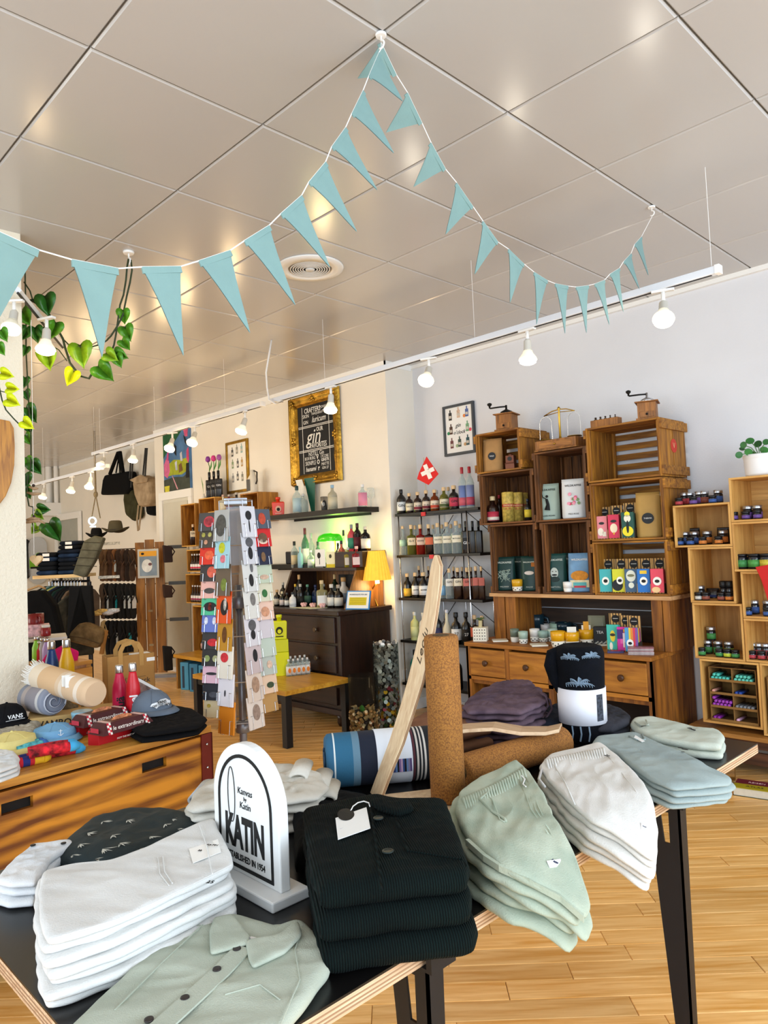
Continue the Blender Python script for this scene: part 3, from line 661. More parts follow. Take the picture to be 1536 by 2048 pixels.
for A_,B_ in vs:
    d=(B_-A_).normalized(); nrm=d.cross(Vector((0,0,1))).normalized()
    V+=[A_,B_,B_+Vector((.6,.8,0))*th,A_+Vector((.6,.8,0))*th]
F=[(0,1,2,3),tuple(4*(nn-1)+q for q in (3,2,1,0))]
for i in range(nn-1):
    for q in range(4): F.append((4*i+q,4*i+4+q,4*i+4+(q+1)%4,4*i+(q+1)%4))
t=thing('balance_board','tall narrow curved plywood board leaning upright beside the cork roller','board',(PZ(745,1602,ZT+.013).x,PZ(745,1602,ZT+.013).y,ZT+.013))
o=b.add(V,F).obj('board',PLY2,t,smooth=False,world=True,bevel=.002,sub=0)
for q_ in (.35,.68):
    b2=MB().tube([(B_+Vector((.6,.8,0))*th*q_).lerp(CAM,.0008) for A_,B_ in vs],.0007,4).obj('ply_line',M('#9b6b45'),t,world=True)
A_,B_=vs[5]; dirv=(vs[4][0]-vs[6][0]).normalized()
m3=(vs[5][0]+vs[5][1])/2; ctr=m3+(CAM-m3).normalized()*.002
xx=-dirv; yy=(vs[5][0]-vs[5][1]).normalized(); zz=xx.cross(yy).normalized(); yy=zz.cross(xx)
tx=text('Leolu',.045,M('#4a3a28'),t,ctr-t.location,Matrix((xx,yy,zz)).transposed().to_euler(),shear=.3)
pts=[(900,1462),(935,1458),(985,1455),(1040,1464),(1090,1464),(1118,1458)]
b=MB(); V=[]
for i,(u,v) in enumerate(pts):
    p=PD(u,v,2.12+.05*i/5); q=PD(u+6,v-12,2.30+.05*i/5); V+=[p,q,q-Vector((0,0,.011)),p-Vector((0,0,.011))]
n_=len(pts); F=[(0,1,2,3),tuple(4*(n_-1)+q for q in (3,2,1,0))]
for i in range(n_-1):
    for q in range(4): F.append((4*i+q,4*i+4+q,4*i+4+(q+1)%4,4*i+(q+1)%4))
o=b.add(V,F).obj('balance_board',WOOD('#c79f77','#e3c39c',0,.5,5,10,.05,.04),bevel=.002); tag(o,'thin curved plywood board resting on top of the lying cork roller','board')
a=PZ(652,1575,ZT); e=PZ(905,1552,ZT); rt=.075; a.z=e.z=ZT+rt; ln=(e-a).length
t=thing('rolled_towel','rolled velour towel in blue and navy stripes with a white paper band','towel',tuple(a)); t.rotation_euler=(e-a).to_track_quat('Z','Y').to_euler()
bands=BANDS([(0,'#2c5f7e'),(.055,'#d8dcd8'),(.068,'#27607f'),(.2,'#5f7f92'),(.255,'#11192c'),(.66,'#5b2b33'),(.672,'#11131a'),(.685,'#cfc7bd'),(.7,'#11131a'),(.715,'#cfc7bd'),(.73,'#11131a'),(.745,'#cfc7bd'),(.76,'#0f1116')],2,0,ln)
MB().lathe([(.03,.004),(rt-.012,0),(rt-.002,.008),(rt,.02),(rt,ln-.02),(rt-.01,ln)],40).obj('towel_roll',bands,t,smooth=True)
sp=[(cos(a_)*(.008+.0085*a_/pi*.9)*.85,sin(a_)*(.008+.0085*a_/pi*.9)*.85,-.001) for a_ in [i*.35 for i in range(40)]]
MB().tube(sp,.003,5).obj('towel_edge',M('#1d4560'),t,smooth=True)
l0,l1=ln*.385,ln*.655
MB().lathe([(rt+.0008,l0),(rt+.0016,l0),(rt+.0016,l1),(rt+.0008,l1)],40).obj('paper_band',M('#e9ecf2',.6,var=.02),t,smooth=True)
az=Vector((0,0,1)); ax=(e-a).normalized()
def towelpt(s,ang,rr): # ang 0 = towards viewer, + up
    toward=Vector((.70,-.71,0)); return a+ax*s+(toward*cos(ang)+az*sin(ang))*rr
sc_=['#4a3a6a','#2b3d72','#5f86bd','#10131f','#8a6ea8','#c9a9c9','#2b4f8a','#10131f','#6f8fc0','#8a86a8','#5b4a80']
for k_,cc in enumerate(sc_):
    s0=l0+.052+.0052*k_; MB().slab([towelpt(s0,-.35,rt+.0052),towelpt(s0+.0052,-.35,rt+.0052),towelpt(s0+.0052,.12,rt+.0052),towelpt(s0,.12,rt+.0052)],.0006).obj('printed_stripe',M(cc,.6,var=0),t).matrix_parent_inverse=Matrix.Identity(4)
for ch in t.children:
    if ch.name.startswith('printed_stripe'):
        mw=(Matrix.Translation(t.location)@t.rotation_euler.to_matrix().to_4x4()).inverted()
        ch.data.transform(mw)
c=PZ(1168,1478,ZT); t=thing('rolled_towel','black palm-print towel rolled upright inside a wide white paper band','towel',(c.x,c.y,ZT),faceang(c.x,c.y))
BK=CLOTH('#0b0d14','#07080c',sc=20,bump=.6,weave=250); r=.078
pr=[(r-.006,0),(r,.01),(r,.10),(r-.001,.15),(r+.002,.24),(r+.004,.29),(r-.004,.312),(r-.02,.318),(.03,.314)]
MB().lathe(pr,40).obj('towel_roll',BK,t,smooth=True)
ov=[(-r+.008,-.01,.16),(-r-.006,-.012,.20),(-r-.016,-.012,.25),(-r-.010,-.008,.285),(-.05,0,.305)]
MB().tube(ov,[.012,.02,.026,.024,.016],14).obj('loose_flap',BK,t,smooth=True)
MB().lathe([(r+.001,.062),(r+.0018,.062),(r+.0028,.178),(r+.002,.178)],48).obj('paper_band',M('#eceaf0',.55,var=.01),t,smooth=True)
def cyl(s,ang,z,rr): return (rr*sin(ang),-rr*cos(ang),z)
b=MB(); g=[]
for i in range(5):
    an=.62+.085*i; g.append([cyl(0,an,.075,r+.0034),cyl(0,an,.162,r+.0034)])
for i in range(4): b.add([g[i][0],g[i+1][0],g[i+1][1],g[i][1]],[(0,1,2,3)])
b.obj('palm_swatch',M('#3b3f4a',.7,var=.9,sc=130),t)
GP=M('#7c8fa0',.9,var=.2,sc=60)
def palm(a0,z0,s):
    b=MB()
    for k_ in range(5):
        an=.3+k_*.62; pts=[]
        for j in range(6):
            q=j/5; pts.append(cyl(0,a0+s*cos(an)*q*.55,z0+s*(sin(an)*q*.035-q*q*.012),r+.0045+.0004*k_))
        b.tube(pts,[.0022,.003,.003,.0025,.0018,.0008],4)
        for j in range(1,6):
            p=Vector(pts[j]); b.tube([p,p+Vector((.002,0,-.012*s))],.0011,4); b.tube([p,p+Vector((.009*s,0,-.007*s))],.0010,4)
    b.obj('palm_print',GP,t)
palm(-.1,.2,1); palm(-.45,.285,.7); palm(.45,.29,.7)
for a_ in (-.5,-.15,.2): MB().tube([cyl(0,a_,.012,r+.001),cyl(0,a_+.06,.035,r+.001),cyl(0,a_+.03,.06,r+.001)],.003,5).obj('trunk_print',GP,t)
PU=CLOTH('#6a5660','#4f3f4b',sc=14,var=.2)
labs=['dusty purple drawstring shorts on top of the pile behind the cork rollers']+['dusty purple shorts %s from the top of the pile behind the cork rollers'%ORD[i] for i in range(1,6)]
pu=stack('purple_shorts',labs,'shorts',[(925,1418),(945,1395),(985,1372),(1025,1362),(1062,1364),(1075,1378),(1095,1395),(1085,1412),(1040,1428),(980,1428),(935,1430)],ZT,6,.021,PU,'dusty purple shorts in the back pile',te=.14,wr=.008,wsc=16,seed=101,jit=.016,wob=.018,wrl=.005)
for i,(u,v) in enumerate(((1078,1385),(1086,1392),(1070,1395))):
    q=[PD(u,v,2.58),PD(u+14,v+8,2.55),PD(u+18,v+26,2.54),PD(u+6,v+44,2.54),PD(u-6,v+60,2.53)]
    MB().tube(q,.004,6).obj('drawstring',PU,pu[-1],smooth=True,world=True)
stack('brown_trousers',['tan brown trousers folded beside the dusty purple shorts','tan brown trousers under another pair beside the purple shorts'],'trousers',[(812,1452),(840,1436),(870,1424),(930,1416),(975,1440),(985,1462),(930,1474),(850,1478),(820,1466)],ZT,2,.04,CLOTH('#8a6148','#6f4a36',sc=9),'tan brown trousers',te=.25,wr=.006,wsc=10,seed=111)
stack('dark_jeans',['dark blue jeans folded between purple shorts and black towel','dark blue jeans below another pair by the black towel'],'jeans',[(1062,1432),(1090,1420),(1140,1405),(1165,1412),(1170,1440),(1120,1452),(1068,1452)],ZT,2,.03,CLOTH('#272b36','#14171f',sc=9),'dark jeans beside the black towel',te=.25,wr=.006,seed=121)
stack('charcoal_trousers',['charcoal trousers folded right of the black towel','charcoal trousers at the bottom right of the black towel'],'trousers',[(1190,1425),(1215,1412),(1240,1420),(1262,1436),(1258,1448),(1225,1462),(1195,1462)],ZT,2,.03,CLOTH('#3a3a40','#232328',sc=9),'charcoal trousers beside the black towel',te=.25,wr=.006,seed=131)
# ================================================================ hanging from the ceiling
FLAGM=M('#7f9f9c',.85,var=.04,sc=20,bump=.08,bsc=300)
t=thing('bunting','long garland of pale turquoise paper pennants strung from two ceiling hooks','bunting',(-1.565,1.602,HC-.06))
FL=[((-28,452),(78,500),(-18,665)),((143,519),(236,537),(204,715)),((283,534),(361,533),(367,712)),((397,522),(460,501),(500,666)),((488,482),(538,451),(591,611)),((561,428),(603,391),(660,535)),((617,365),(651,324),(714,464)),((663,294),(691,255),(755,381)),((703,228),(726,181),(788,307)),((737,153),(758,105),(806,203))]
GL=[((762,85),(793,150),(715,157)),((815,185),(844,246),(772,265)),((862,285),(891,338),(827,374)),((913,365),(946,413),(891,469)),((966,442),(996,484),(949,549)),((1017,498),(1048,528),(1020,606)),((1068,544),(1095,561),(1073,650)),((1110,567),(1136,572),(1130,668)),((1152,574),(1177,571),(1173,667)),((1189,568),(1209,560),(1219,651)),((1220,548),(1239,536),(1247,625)),((1247,523),(1262,507),(1279,579)),((1269,489),(1283,473),(1297,552))]
def flag(a,b,c,d0,d1):
    A,B=PD(*a,d0),PD(*b,d1); C=PD(*c,(d0+d1)/2)
    n=(B-A).cross(C-A).normalized()*.0009; N=6; vs=[]; fs=[]
    for s in (1,-1):
        for i in range(N+1):
            for j in range(5):
                q=i/N; p=(A.lerp(B,j/4)).lerp(C,q); bend=n.normalized()*(.006*sin(pi*q)*(1-q)*2*(j/4-.5))
                vs.append(p+n*s+bend)
    k=5*(N+1)
    for i in range(N):
        for j in range(4):
            a_=i*5+j; fs.append((a_,a_+1,a_+6,a_+5)); fs.append((k+a_+5,k+a_+6,k+a_+1,k+a_))
    o=MB().add(vs,fs).obj('pennant',FLAGM,t,smooth=True,world=True)
    e=(C-A.lerp(B,.5)).normalized()*.016
    h=MB().add([A+n*2.2,B+n*2.2,B+e*.9+n*2.2,A+e*.9+n*2.2,A-n*2.2,B-n*2.2,B+e*.9-n*2.2,A+e*.9-n*2.2],[(0,1,2,3),(7,6,5,4),(0,4,5,1),(1,5,6,2),(2,6,7,3),(3,7,4,0)]).obj('folded_hem',FLAGM,t,world=True); h.parent=o
L=[]; m=len(FL)
for i,(a,b,c) in enumerate(FL):
    d=1.36+(2.28-1.36)*i/(m-1); dd=.05; flag(a,b,c,d-dd,d+dd*.6); L+=[PD(*a,d-dd),PD(*b,d+dd*.6)]
hookA=Vector((-1.565,1.602,HC-.045)); hookB=Vector((-1.565,3.463,HC-.05))
MB().tube([PD(-120,400,1.2)]+L+[hookA],.0016,5).obj('string',WHITE,t,world=True)
L=[hookA]; m=len(GL)
for i,(a,b,c) in enumerate(GL):
    d=2.34+(3.56-2.34)*(i+.5)/m; dd=.045; flag(a,b,c,d-dd,d+dd); L+=[PD(*a,d-dd),PD(*b,d+dd)]
L.append(hookB); MB().tube(L,.0016,5).obj('string',WHITE,t,world=True)
def hook(x,y,label,s=1):
    h=thing('ceiling_hook',label,'hook',(x,y,HC))
    MB().lathe([(.016*s,-.008*s),(.018*s,-.004*s),(.018*s,0)],16).obj('hook_plate',WHITE,h,smooth=True)
    pts=[(0,0,-.005*s),(0,0,-.022*s)]+[(.012*s*sin(a),0,-.034*s-.012*s*-cos(a)*1) for a in [0.3*i for i in range(0,14)]]
    MB().tube(pts,.003*s,6).obj('hook_wire',WHITE,h,smooth=True)
hook(-1.565,1.602,'white ceiling hook at the peak of the pennant garland'); hook(-1.565,3.463,'white ceiling hook at the far right end of the pennant garland'); hook(-3.628,1.724,'white ceiling hook holding the trailing green vine',1.6)
t=thing('ceiling_vent','round white ceiling vent with concentric grille rings','vent',(-3.213,2.62,HC))
MB().lathe([(.195,-.001),(.19,-.010),(.13,-.016),(.125,-.004)],48).obj('vent_rim',M('#e9e6e0',.4,var=0),t,smooth=True)
MB().lathe([(.125,-.006),(.124,-.004)],40).obj('vent_recess',M('#8e8a86',.6),t)
for r in (.112,.098,.084,.07,.056,.042): MB().lathe([(r+.004,-.008),(r+.003,-.014),(r-.003,-.014),(r-.004,-.008),(r+.004,-.008)],40).obj('grille_ring',M('#d8d6d2',.4,var=0),t,smooth=True)
MB().lathe([(.028,-.008),(.026,-.016),(.001,-.017)],24).obj('vent_boss',M('#d8d6d2',.4,var=0),t,smooth=True)
RW=M('#dfe3ea',.35,var=0); YT,ZR=3.28,2.58
def track(x0,x1,y,z,label,wires):
    t=thing('light_track',label,'light track',((x0+x1)/2,y,z))
    MB().box(x0,x1,y-.018,y+.018,z-.017,z+.017).obj('rail',RW,t,world=True,bevel=.003)
    MB().box(x0+.02,x1-.02,y-.007,y+.007,z-.0185,z-.0165).obj('slot',M('#22242a',.6,var=0),t,world=True)
    MB().box(x1,x1+.02,y-.02,y+.02,z-.019,z+.019).obj('end_cap',WHITE,t,world=True)
    for x in wires:
        MB().tube([(x,y,z+.017),(x,y,HC-.001)],.0012,4).obj('suspension_wire',WHITE,t,world=True); MB().lathe([(.006,-.004),(.006,0)],8,mx=Matrix.Translation((x,y,z+.021))).obj('wire_clip',DSTEEL,t,world=True)
track(-4.55,-1.21,YT,ZR,'white suspended light track running above the crates and bottle shelves',(-1.228,-2.561,-3.906))
track(-7.9,-4.68,YT,ZR,'white suspended light track running along the chalkboard wall',(-5.208,-6.447,-7.7))
p0,p1=PY(64,972,3.2),PY(214,932,3.2); track(p0.x,p1.x,3.2,2.385,'thin white light track hanging far back on the left',(p0.x+.4,p1.x-.3))
q0=PD(36,580,3.4); q1=PD(125,690,4.3)
t=thing('light_track','dark-slotted light track end behind the hanging vine at upper left','light track',tuple(q0))
MB().tube([q0,q1],.017,4).obj('rail',RW,t,world=True); MB().tube([q0-Vector((0,0,.015)),q1-Vector((0,0,.015))],.008,4).obj('slot',M('#33302c',.6,var=0),t,world=True)
cb=[Vector((-4.531,3.286,HC)),PD(537,715,5.6),PD(532,745,5.6),PD(534,775,5.6),PD(538,800,5.55),PD(552,808,5.5),PD(565,803,5.45),Vector((-4.56,3.28,ZR))]
o=MB().tube(cb,.007,8).obj('power_cable',WHITE,smooth=True); tag(o,'white power cable dangling from the ceiling to the light track','cable')
BULB=M('#fff4d8',.4,var=0,emit=4); BULBD=M('#fff6e0',.35,var=0,emit=1.6); SOCK=M('#d7d3c8',.4,var=0)
def spot(x,y,z,aim,label,lit=1,power=9,s=1,col=(1,.70,.36)):
    power*=.33
    """spotlight: adapter, stem and tilted reflector lamp; aim = (azimuth, tilt from straight down)"""
    t=thing('spotlight',label,'spotlight',(x,y,z),aim[0],'track spotlights')
    MB().box(-.05*s,.05*s,-.014*s,.014*s,-.012*s,0).obj('track_adapter',WHITE,t,bevel=.002)
    MB().lathe([(.009*s,-.07*s),(.009*s,-.012*s)],10).obj('stem',WHITE,t,smooth=True)
    R_=Matrix.Translation((0,0,-.065*s))@Matrix.Rotation(-aim[1],4,'X')
    MB().lathe([(.012*s,.01*s),(.020*s,0),(.022*s,-.05*s),(.026*s,-.055*s)],16,mx=R_).obj('lamp_socket',SOCK,t,smooth=True)
    b=MB().lathe([(.024*s,-.052*s),(.030*s,-.07*s),(.045*s,-.09*s),(.048*s,-.098*s)],20,mx=R_).obj('reflector',M('#efe9d2',.3,var=0,emit=.5 if lit else .15),t,smooth=True)
    MB().lathe([(.047*s,-.099*s),(.049*s,-.104*s),(.043*s,-.112*s),(.044*s,-.118*s),(.030*s,-.126*s),(.001,-.129*s)],20,mx=R_).obj('bulb',BULB if lit else BULBD,t,smooth=True)
    if lit and power:
        l=bpy.data.lights.new('spot_glow','POINT'); l.energy=power; l.color=col; l.shadow_soft_size=.05
        o=bpy.data.objects.new('spot_glow',l); COL.objects.link(o); o.parent=t
        o.matrix_local=R_@Matrix.Translation((0,0,-.19*s))
az=radians(0)
spot(-1.454,YT,ZR-.017,(radians(20),.55),'spotlight nearest the right end of the long track',1,6,1,(1,.93,.8))
spot(-2.207,YT,ZR-.017,(0,.05),'spotlight pointing straight down in the middle of the long track',1,6,1,(1,.9,.72))
spot(-2.922,YT,ZR-.017,(radians(20),.6),'spotlight above the picture of bottles beside the recess corner',1,6,1,(1,.9,.72))
spot(-3.846,YT,ZR-.017,(0,.1),'spotlight hanging in front of the chalkboard corner',1,16)
spot(-4.918,YT,ZR-.017,(radians(-25),.35),'spotlight left of the dangling cable',1,16)
spot(-5.706,YT,ZR-.017,(radians(25),.5),'spotlight just right of the flamingo painting',1,16)
spot(-6.113,YT,ZR-.017,(radians(25),.5),'spotlight in front of the flamingo painting top',1,16)
spot(-6.91,YT,ZR-.017,(0,.1),'spotlight glowing beside the hanging bags',1,14)
spot(-7.61,YT,ZR-.017,(radians(30),.6),'spotlight at the far left end of the chalkboard track',1,14)
for u,v,lb in ((88,955,'spotlight at the left of the far back track'),(144,945,'spotlight in the middle of the far back track'),(181,938,'spotlight at the right of the far back track')):
    q=PY(u,v,3.2); spot(q.x,3.2,2.368,(0,.2),lb,1,10)
q=PD(93,635,3.7); spot(q.x,q.y,q.z,(.4,.1),'spotlight glowing among the vine leaves at upper left',1,5)
q=PD(28,600,3.4); spot(q.x,q.y,q.z,(.8,.35),'white spotlight in front of the plaster pier',0,0,.9)
VST=M('#2c3a1d',.6,var=.3,sc=60)
def leafmat(c,c2): return M(c,.35,var=.35,sc=25,spec=.5)
LG=[M('#2f6a22',.32,var=.4,sc=30),M('#4f8f1e',.32,var=.4,sc=30),M('#86b41e',.35,var=.3,sc=30),M('#d9e616',.4,var=.15,sc=30)]
def leaf(par,u,v,L,ang,d,m,tilt=.25,wf=1):
    """heart-shaped leaf; L length in photo px, ang pointing direction of the tip (0=down, + to the right)"""
    p=PD(u,v,d); k=d/FP*L; right=Vector([r[0] for r in RM]); down=Vector((0,0,-1)); back=Vector([r[2] for r in RM])
    dd=down*cos(ang)+right*sin(ang); dd=(dd+back*tilt).normalized(); ww=(right*cos(ang)-down*sin(ang)); ww=(ww-dd*ww.dot(dd)).normalized(); nn=dd.cross(ww)
    prof=[(-.12,.16),(-.16,.30),(-.10,.44),(.05,.52),(.22,.5),(.42,.42),(.62,.28),(.8,.14),(.92,.04)]
    vs=[Vector((0,0,0)),Vector((.25,0,0)),Vector((.5,0,0)),Vector((.75,0,0)),Vector((1.0,0,0))]
    P=[(a,b) for a,b in prof]; vs2=[(0,0,-.0)]; pts=[(0,0,0)]
    for a,b in P: pts.append((a,b*wf,.10*b))
    pts.append((1,0,-.06))
    for a,b in P[::-1]: pts.append((a,-b*wf,.10*b))
    mid=[(.2,0,-.02),(.45,0,-.03),(.7,0,-.04)]; n0=len(pts); allp=pts+mid
    V=[p+(dd*a+ww*b+nn*c)*k for a,b,c in allp]; F=[]
    i1,i2,i3=n0,n0+1,n0+2; N=len(P)
    ring_=list(range(1,N+1));
    def near(a): return i1 if a<.28 else (i2 if a<.55 else i3)
    for side in (0,1):
        idx=[0]+(list(range(1,N+1)) if side==0 else [2*N+2-q for q in range(1,N+1)])+[N+1]
        for q in range(len(idx)-1):
            a0,a1=allp[idx[q]][0],allp[idx[q+1]][0]; c0,c1=near(a0),near(a1)
            if idx[q]==0: F.append((0,idx[1],i1)); continue
            f=(idx[q],idx[q+1],c1) if c0==c1 else (idx[q],idx[q+1],c1,c0)
            F.append(f)
    b=MB().add(V,F); me=b.mesh('leaf'); me.materials.append(m)
    for pl in me.polygons: pl.use_smooth=True
    o=bpy.data.objects.new('leaf',me); COL.objects.link(o); l=par.location; me.transform(Matrix.Translation(-l)); o.parent=par
    md=o.modifiers.new('s','SOLIDIFY'); md.thickness=.0012
    return o
DV=3.86
t=thing('trailing_vine','green heart-leaved vine looping from the ceiling hook at upper left','vine',tuple(PD(257,520,DV)))
def vine(par,px,d,r=.005):
    P=[PD(u,v,d) for u,v in px]; o=MB().tube(P,r,6).obj('stem',VST,par,smooth=True,world=True)
vine(t,[(257,518),(254,535),(252,560),(247,590),(240,610),(236,640),(232,668),(228,690),(224,700)],DV); vine(t,[(262,520),(264,540),(260,565),(254,590),(250,610),(246,630),(236,650),(222,672),(214,680)],DV)
vine(t,[(190,738),(178,757),(160,752),(140,726),(130,695),(126,678),(108,645),(96,625),(80,612),(62,600),(68,600),(45,602),(22,612)],DV,.006)
vine(t,[(196,690),(180,695),(140,692),(126,678)],DV,.004); vine(t,[(215,680),(200,690),(196,690)],DV,.004); vine(t,[(134,722),(118,700),(108,694)],DV,.003)
vine(t,[(48,564),(60,582),(66,602)],DV,.004)
for a in ((90,592,46,.15,0),(44,622,38,.5,1),(112,645,42,-.45,1),(70,655,34,.1,0),(55,658,30,-.6,0),(84,658,28,.3,0),(246,620,30,0,1),(250,654,34,.35,1),(244,680,26,.6,1),(230,706,30,1.2,1),(212,706,32,1.0,2),(232,712,28,.4,1),(160,690,52,.15,2),(196,732,44,.75,1),(92,700,44,.1,2),(148,742,36,-.5,3),(53,694,22,-.3,0)):
    leaf(t,a[0],a[1],a[2]*.95,a[3],DV-.02*random.random(),LG[a[4]],random.uniform(-.1,.4))
DV2=3.95
vtop=PD(52,640,DV2)
t=thing('trailing_vine','long thin vine hanging down beside the white pier','vine',tuple(PD(52,640,DV2)))
MB().tube([(vtop.x,vtop.y,HC),vtop],.004,6).obj('stem',VST,t,world=True)
vine(t,[(52,640),(52,700),(54,740),(57,800),(60,850),(62,870),(62,905),(62,935),(55,962),(54,990),(58,1012),(66,1014),(68,1022)],DV2,.004); vine(t,[(64,1045),(70,1062),(84,1058),(92,1050)],DV2,.003); vine(t,[(66,1014),(66,1030),(64,1045)],DV2,.003)
for a in ((50,755,24,-.2,0),(50,782,22,.3,0),(52,815,36,.5,0),(55,848,22,.2,0),(50,870,24,.5,1),(52,915,26,.1,1),(64,925,30,.6,0),(50,948,30,0,0),(50,975,26,.3,0),(76,1018,24,1.5,0),(70,1026,22,.9,2),(98,1046,44,.45,0),(74,1052,22,-.7,2)):
    leaf(t,a[0],a[1],a[2],a[3],DV2,LG[a[4]],random.uniform(0,.4))
t=thing('trailing_vine','bright yellow-green vine leaves in front of the white pier','vine',tuple(PD(0,750,2.9)))
vine(t,[(-20,630),(-4,700),(-8,745),(4,800),(12,820),(28,838),(38,848)],2.9,.003); vine(t,[(-6,780),(8,784),(18,785)],2.9,.002)
for a in ((2,660,26,.4,1),(2,746,26,1.3,3),(14,776,24,1.5,3),(14,798,28,1.1,3),(46,842,26,.9,3),(-4,690,24,.5,1)):
    leaf(t,a[0],a[1],a[2],a[3],2.88,LG[a[4]],.2)
DM=3.6
t=thing('driftwood_mobile','driftwood mobile with dark beads and a pale wooden heart','mobile',tuple(PD(68,1100,DM)))
MB().tube([PD(62,640,DM),PD(66,900,DM),PD(68,1108,DM)],.0012,4).obj('string',WHITE,t,world=True)
DW=M('#a98a68',.9,var=.3,sc=40,bump=.4)
for pts in ([(58,974),(68,977),(76,977)],[(54,985),(66,988),(82,987)],[(52,1040),(66,1036),(80,1038)],[(48,1046),(60,1043),(78,1041),(90,1047)]):
    MB().tube([PD(u,v,DM) for u,v in pts],[.004,.0085]+[.008]*(len(pts)-3)+[.004],8).obj('driftwood_piece',DW,t,smooth=True,world=True)
for u,v in ((67,971),(68,1033)): MB().ball(PD(u,v,DM),.0075).obj('bead',M('#2a1712',.5),t,smooth=True,world=True)
hp=[]
for i in range(32):
    a=2*pi*i/32; x=16*sin(a)**3; y=13*cos(a)-5*cos(2*a)-2*cos(3*a)-cos(4*a); hp.append(PD(71+x*.75,1120-y*.75,DM-.01))
MB().slab(hp,.02).obj('wooden_heart',M('#d9b98a',.6,var=.15,sc=30),t,world=True,bevel=.003)
bp=[(-40,838),(0,838),(20,842),(28,856),(30,890),(29,930),(23,965),(12,992),(0,1008),(-40,1040)]
o=MB().slab([PX(u,v,-3.735) for u,v in bp],.02).obj('wall_board',WOOD('#8a5214','#c98a2e',2,.45,7,10,.1,.02),bevel=.004); tag(o,'honey-coloured wooden board with rounded end hung on the white pier','board')
# ================================================================ bottle, jar and pouch kit
PROF={'gin':([(.88,0),(1,.02),(1,.56),(.86,.66),(.36,.75),(.32,.80),(.32,.9)],.36,.87),
'tall':([(.92,0),(1,.02),(1,.60),(.72,.70),(.34,.78),(.32,.93)],.36,.84),
'sq':([(.9,0),(1,.015),(1,.58),(.92,.63),(.34,.66),(.30,.70),(.30,.88)],.36,.86),
'short':([(.92,0),(1,.03),(1,.52),(.8,.64),(.34,.72),(.30,.86)],.42,.84),
'neck':([(.92,0),(1,.02),(1,.42),(.6,.55),(.36,.64),(.32,.94)],.36,.90),
'stone':([(.92,0),(1,.03),(.98,.5),(.8,.62),(.42,.70),(.36,.86)],.42,.85),
'box':([(.97,0),(1,.01),(1,.66),(.95,.69),(.32,.70),(.32,.84)],.34,.80)}
BM={}
def bottle(name,label,cat,loc,h,w,kind='gin',glass=None,cap='#d8c9a8',lab='#ece4d0',lz=(.12,.48),txt=None,tcol='#181818',rz=None,group=None,dep=1,metalcap=False,lab2=None):
    x,y,z=loc; t=thing(name,label,cat,(x,y,z),faceang(x,y) if rz is None else rz,group)
    pr,cr,cz=PROF[kind]; r=w/2; sqk=1 if kind in('sq','box') else 0
    key=(kind,round(h,3),round(w,3),glass.name)
    if key not in BM:
        o=MB().lathe([(a*r,b*h) for a,b in pr],16 if not sqk else 20,sq=sqk,sqr=r*.6).obj('bottle_glass',glass,t,smooth=True); BM[key]=o.data
    else: share('bottle_glass',BM[key],t)
    cm=M(cap,.35,.7 if metalcap else 0,var=.05)
    key=('cap',kind,round(h,3),round(w,3),cap)
    if key not in BM:
        BM[key]=MB().lathe([(cr*r,cz*h),(cr*r*1.05,cz*h+.003),(cr*r*1.05,h-.003),(cr*r*.9,h)],14).obj('cap',cm,t,smooth=True).data
    else: share('cap',BM[key],t)
    if lab:
        key=('lab',kind,round(h,3),round(w,3),lab,lz)
        def band(z0,z1,rr,c,nm):
            k2=key+(z0,c)
            if k2 in BM: share(nm,BM[k2],t); return
            if sqk: b=MB().box(-r*.86,r*.86,-rr*1.0-.0015,-rr+.001,z0*h,z1*h)
            else: b=MB().lathe([(rr-.0006,z0*h),(rr,z0*h),(rr,z1*h),(rr-.0006,z1*h)],14,a0=-pi/2-1.15,a1=-pi/2+1.15)
            BM[k2]=b.obj(nm,M(c,.6,var=.04),t,smooth=not sqk).data
        band(lz[0],lz[1],r*1.012+.0005,lab,'label')
        if lab2: band(lz[0]+.02,lz[0]+(lz[1]-lz[0])*.42,r*1.02+.001,lab2,'label_print')
        if txt:
            sz=min((lz[1]-lz[0])*h*.42,w*1.25/max(3,len(txt)))
            text(txt,sz,M(tcol,.7,var=0),t,(0,-r*1.03-.0022,h*(lz[0]+lz[1])/2+sz*.15),UP,bold=.01)
    return t
GLC=GLASS('#e3ecec',.16); GLB=M('#0a0909',.3,var=0,spec=.6); GLD=M('#22100c',.25,var=0,spec=.6); GLG=GLASS('#7fae96',.25); GLBL=M('#10235e',.15,var=0,spec=.6); GLP=GLASS('#e9a9b9',.3); GLAM=GLASS('#9a4a1c',.35); GLOL=GLASS('#8a8a3c',.35); GLRED=GLASS('#b02a22',.35); GLFR=M('#d5d9d3',.5,var=.05); GLYL=M('#ccd08a',.45,var=.05)
def atshelf(u,v,y,z):
    p=PY(u,v,y); return (p.x,y,z)
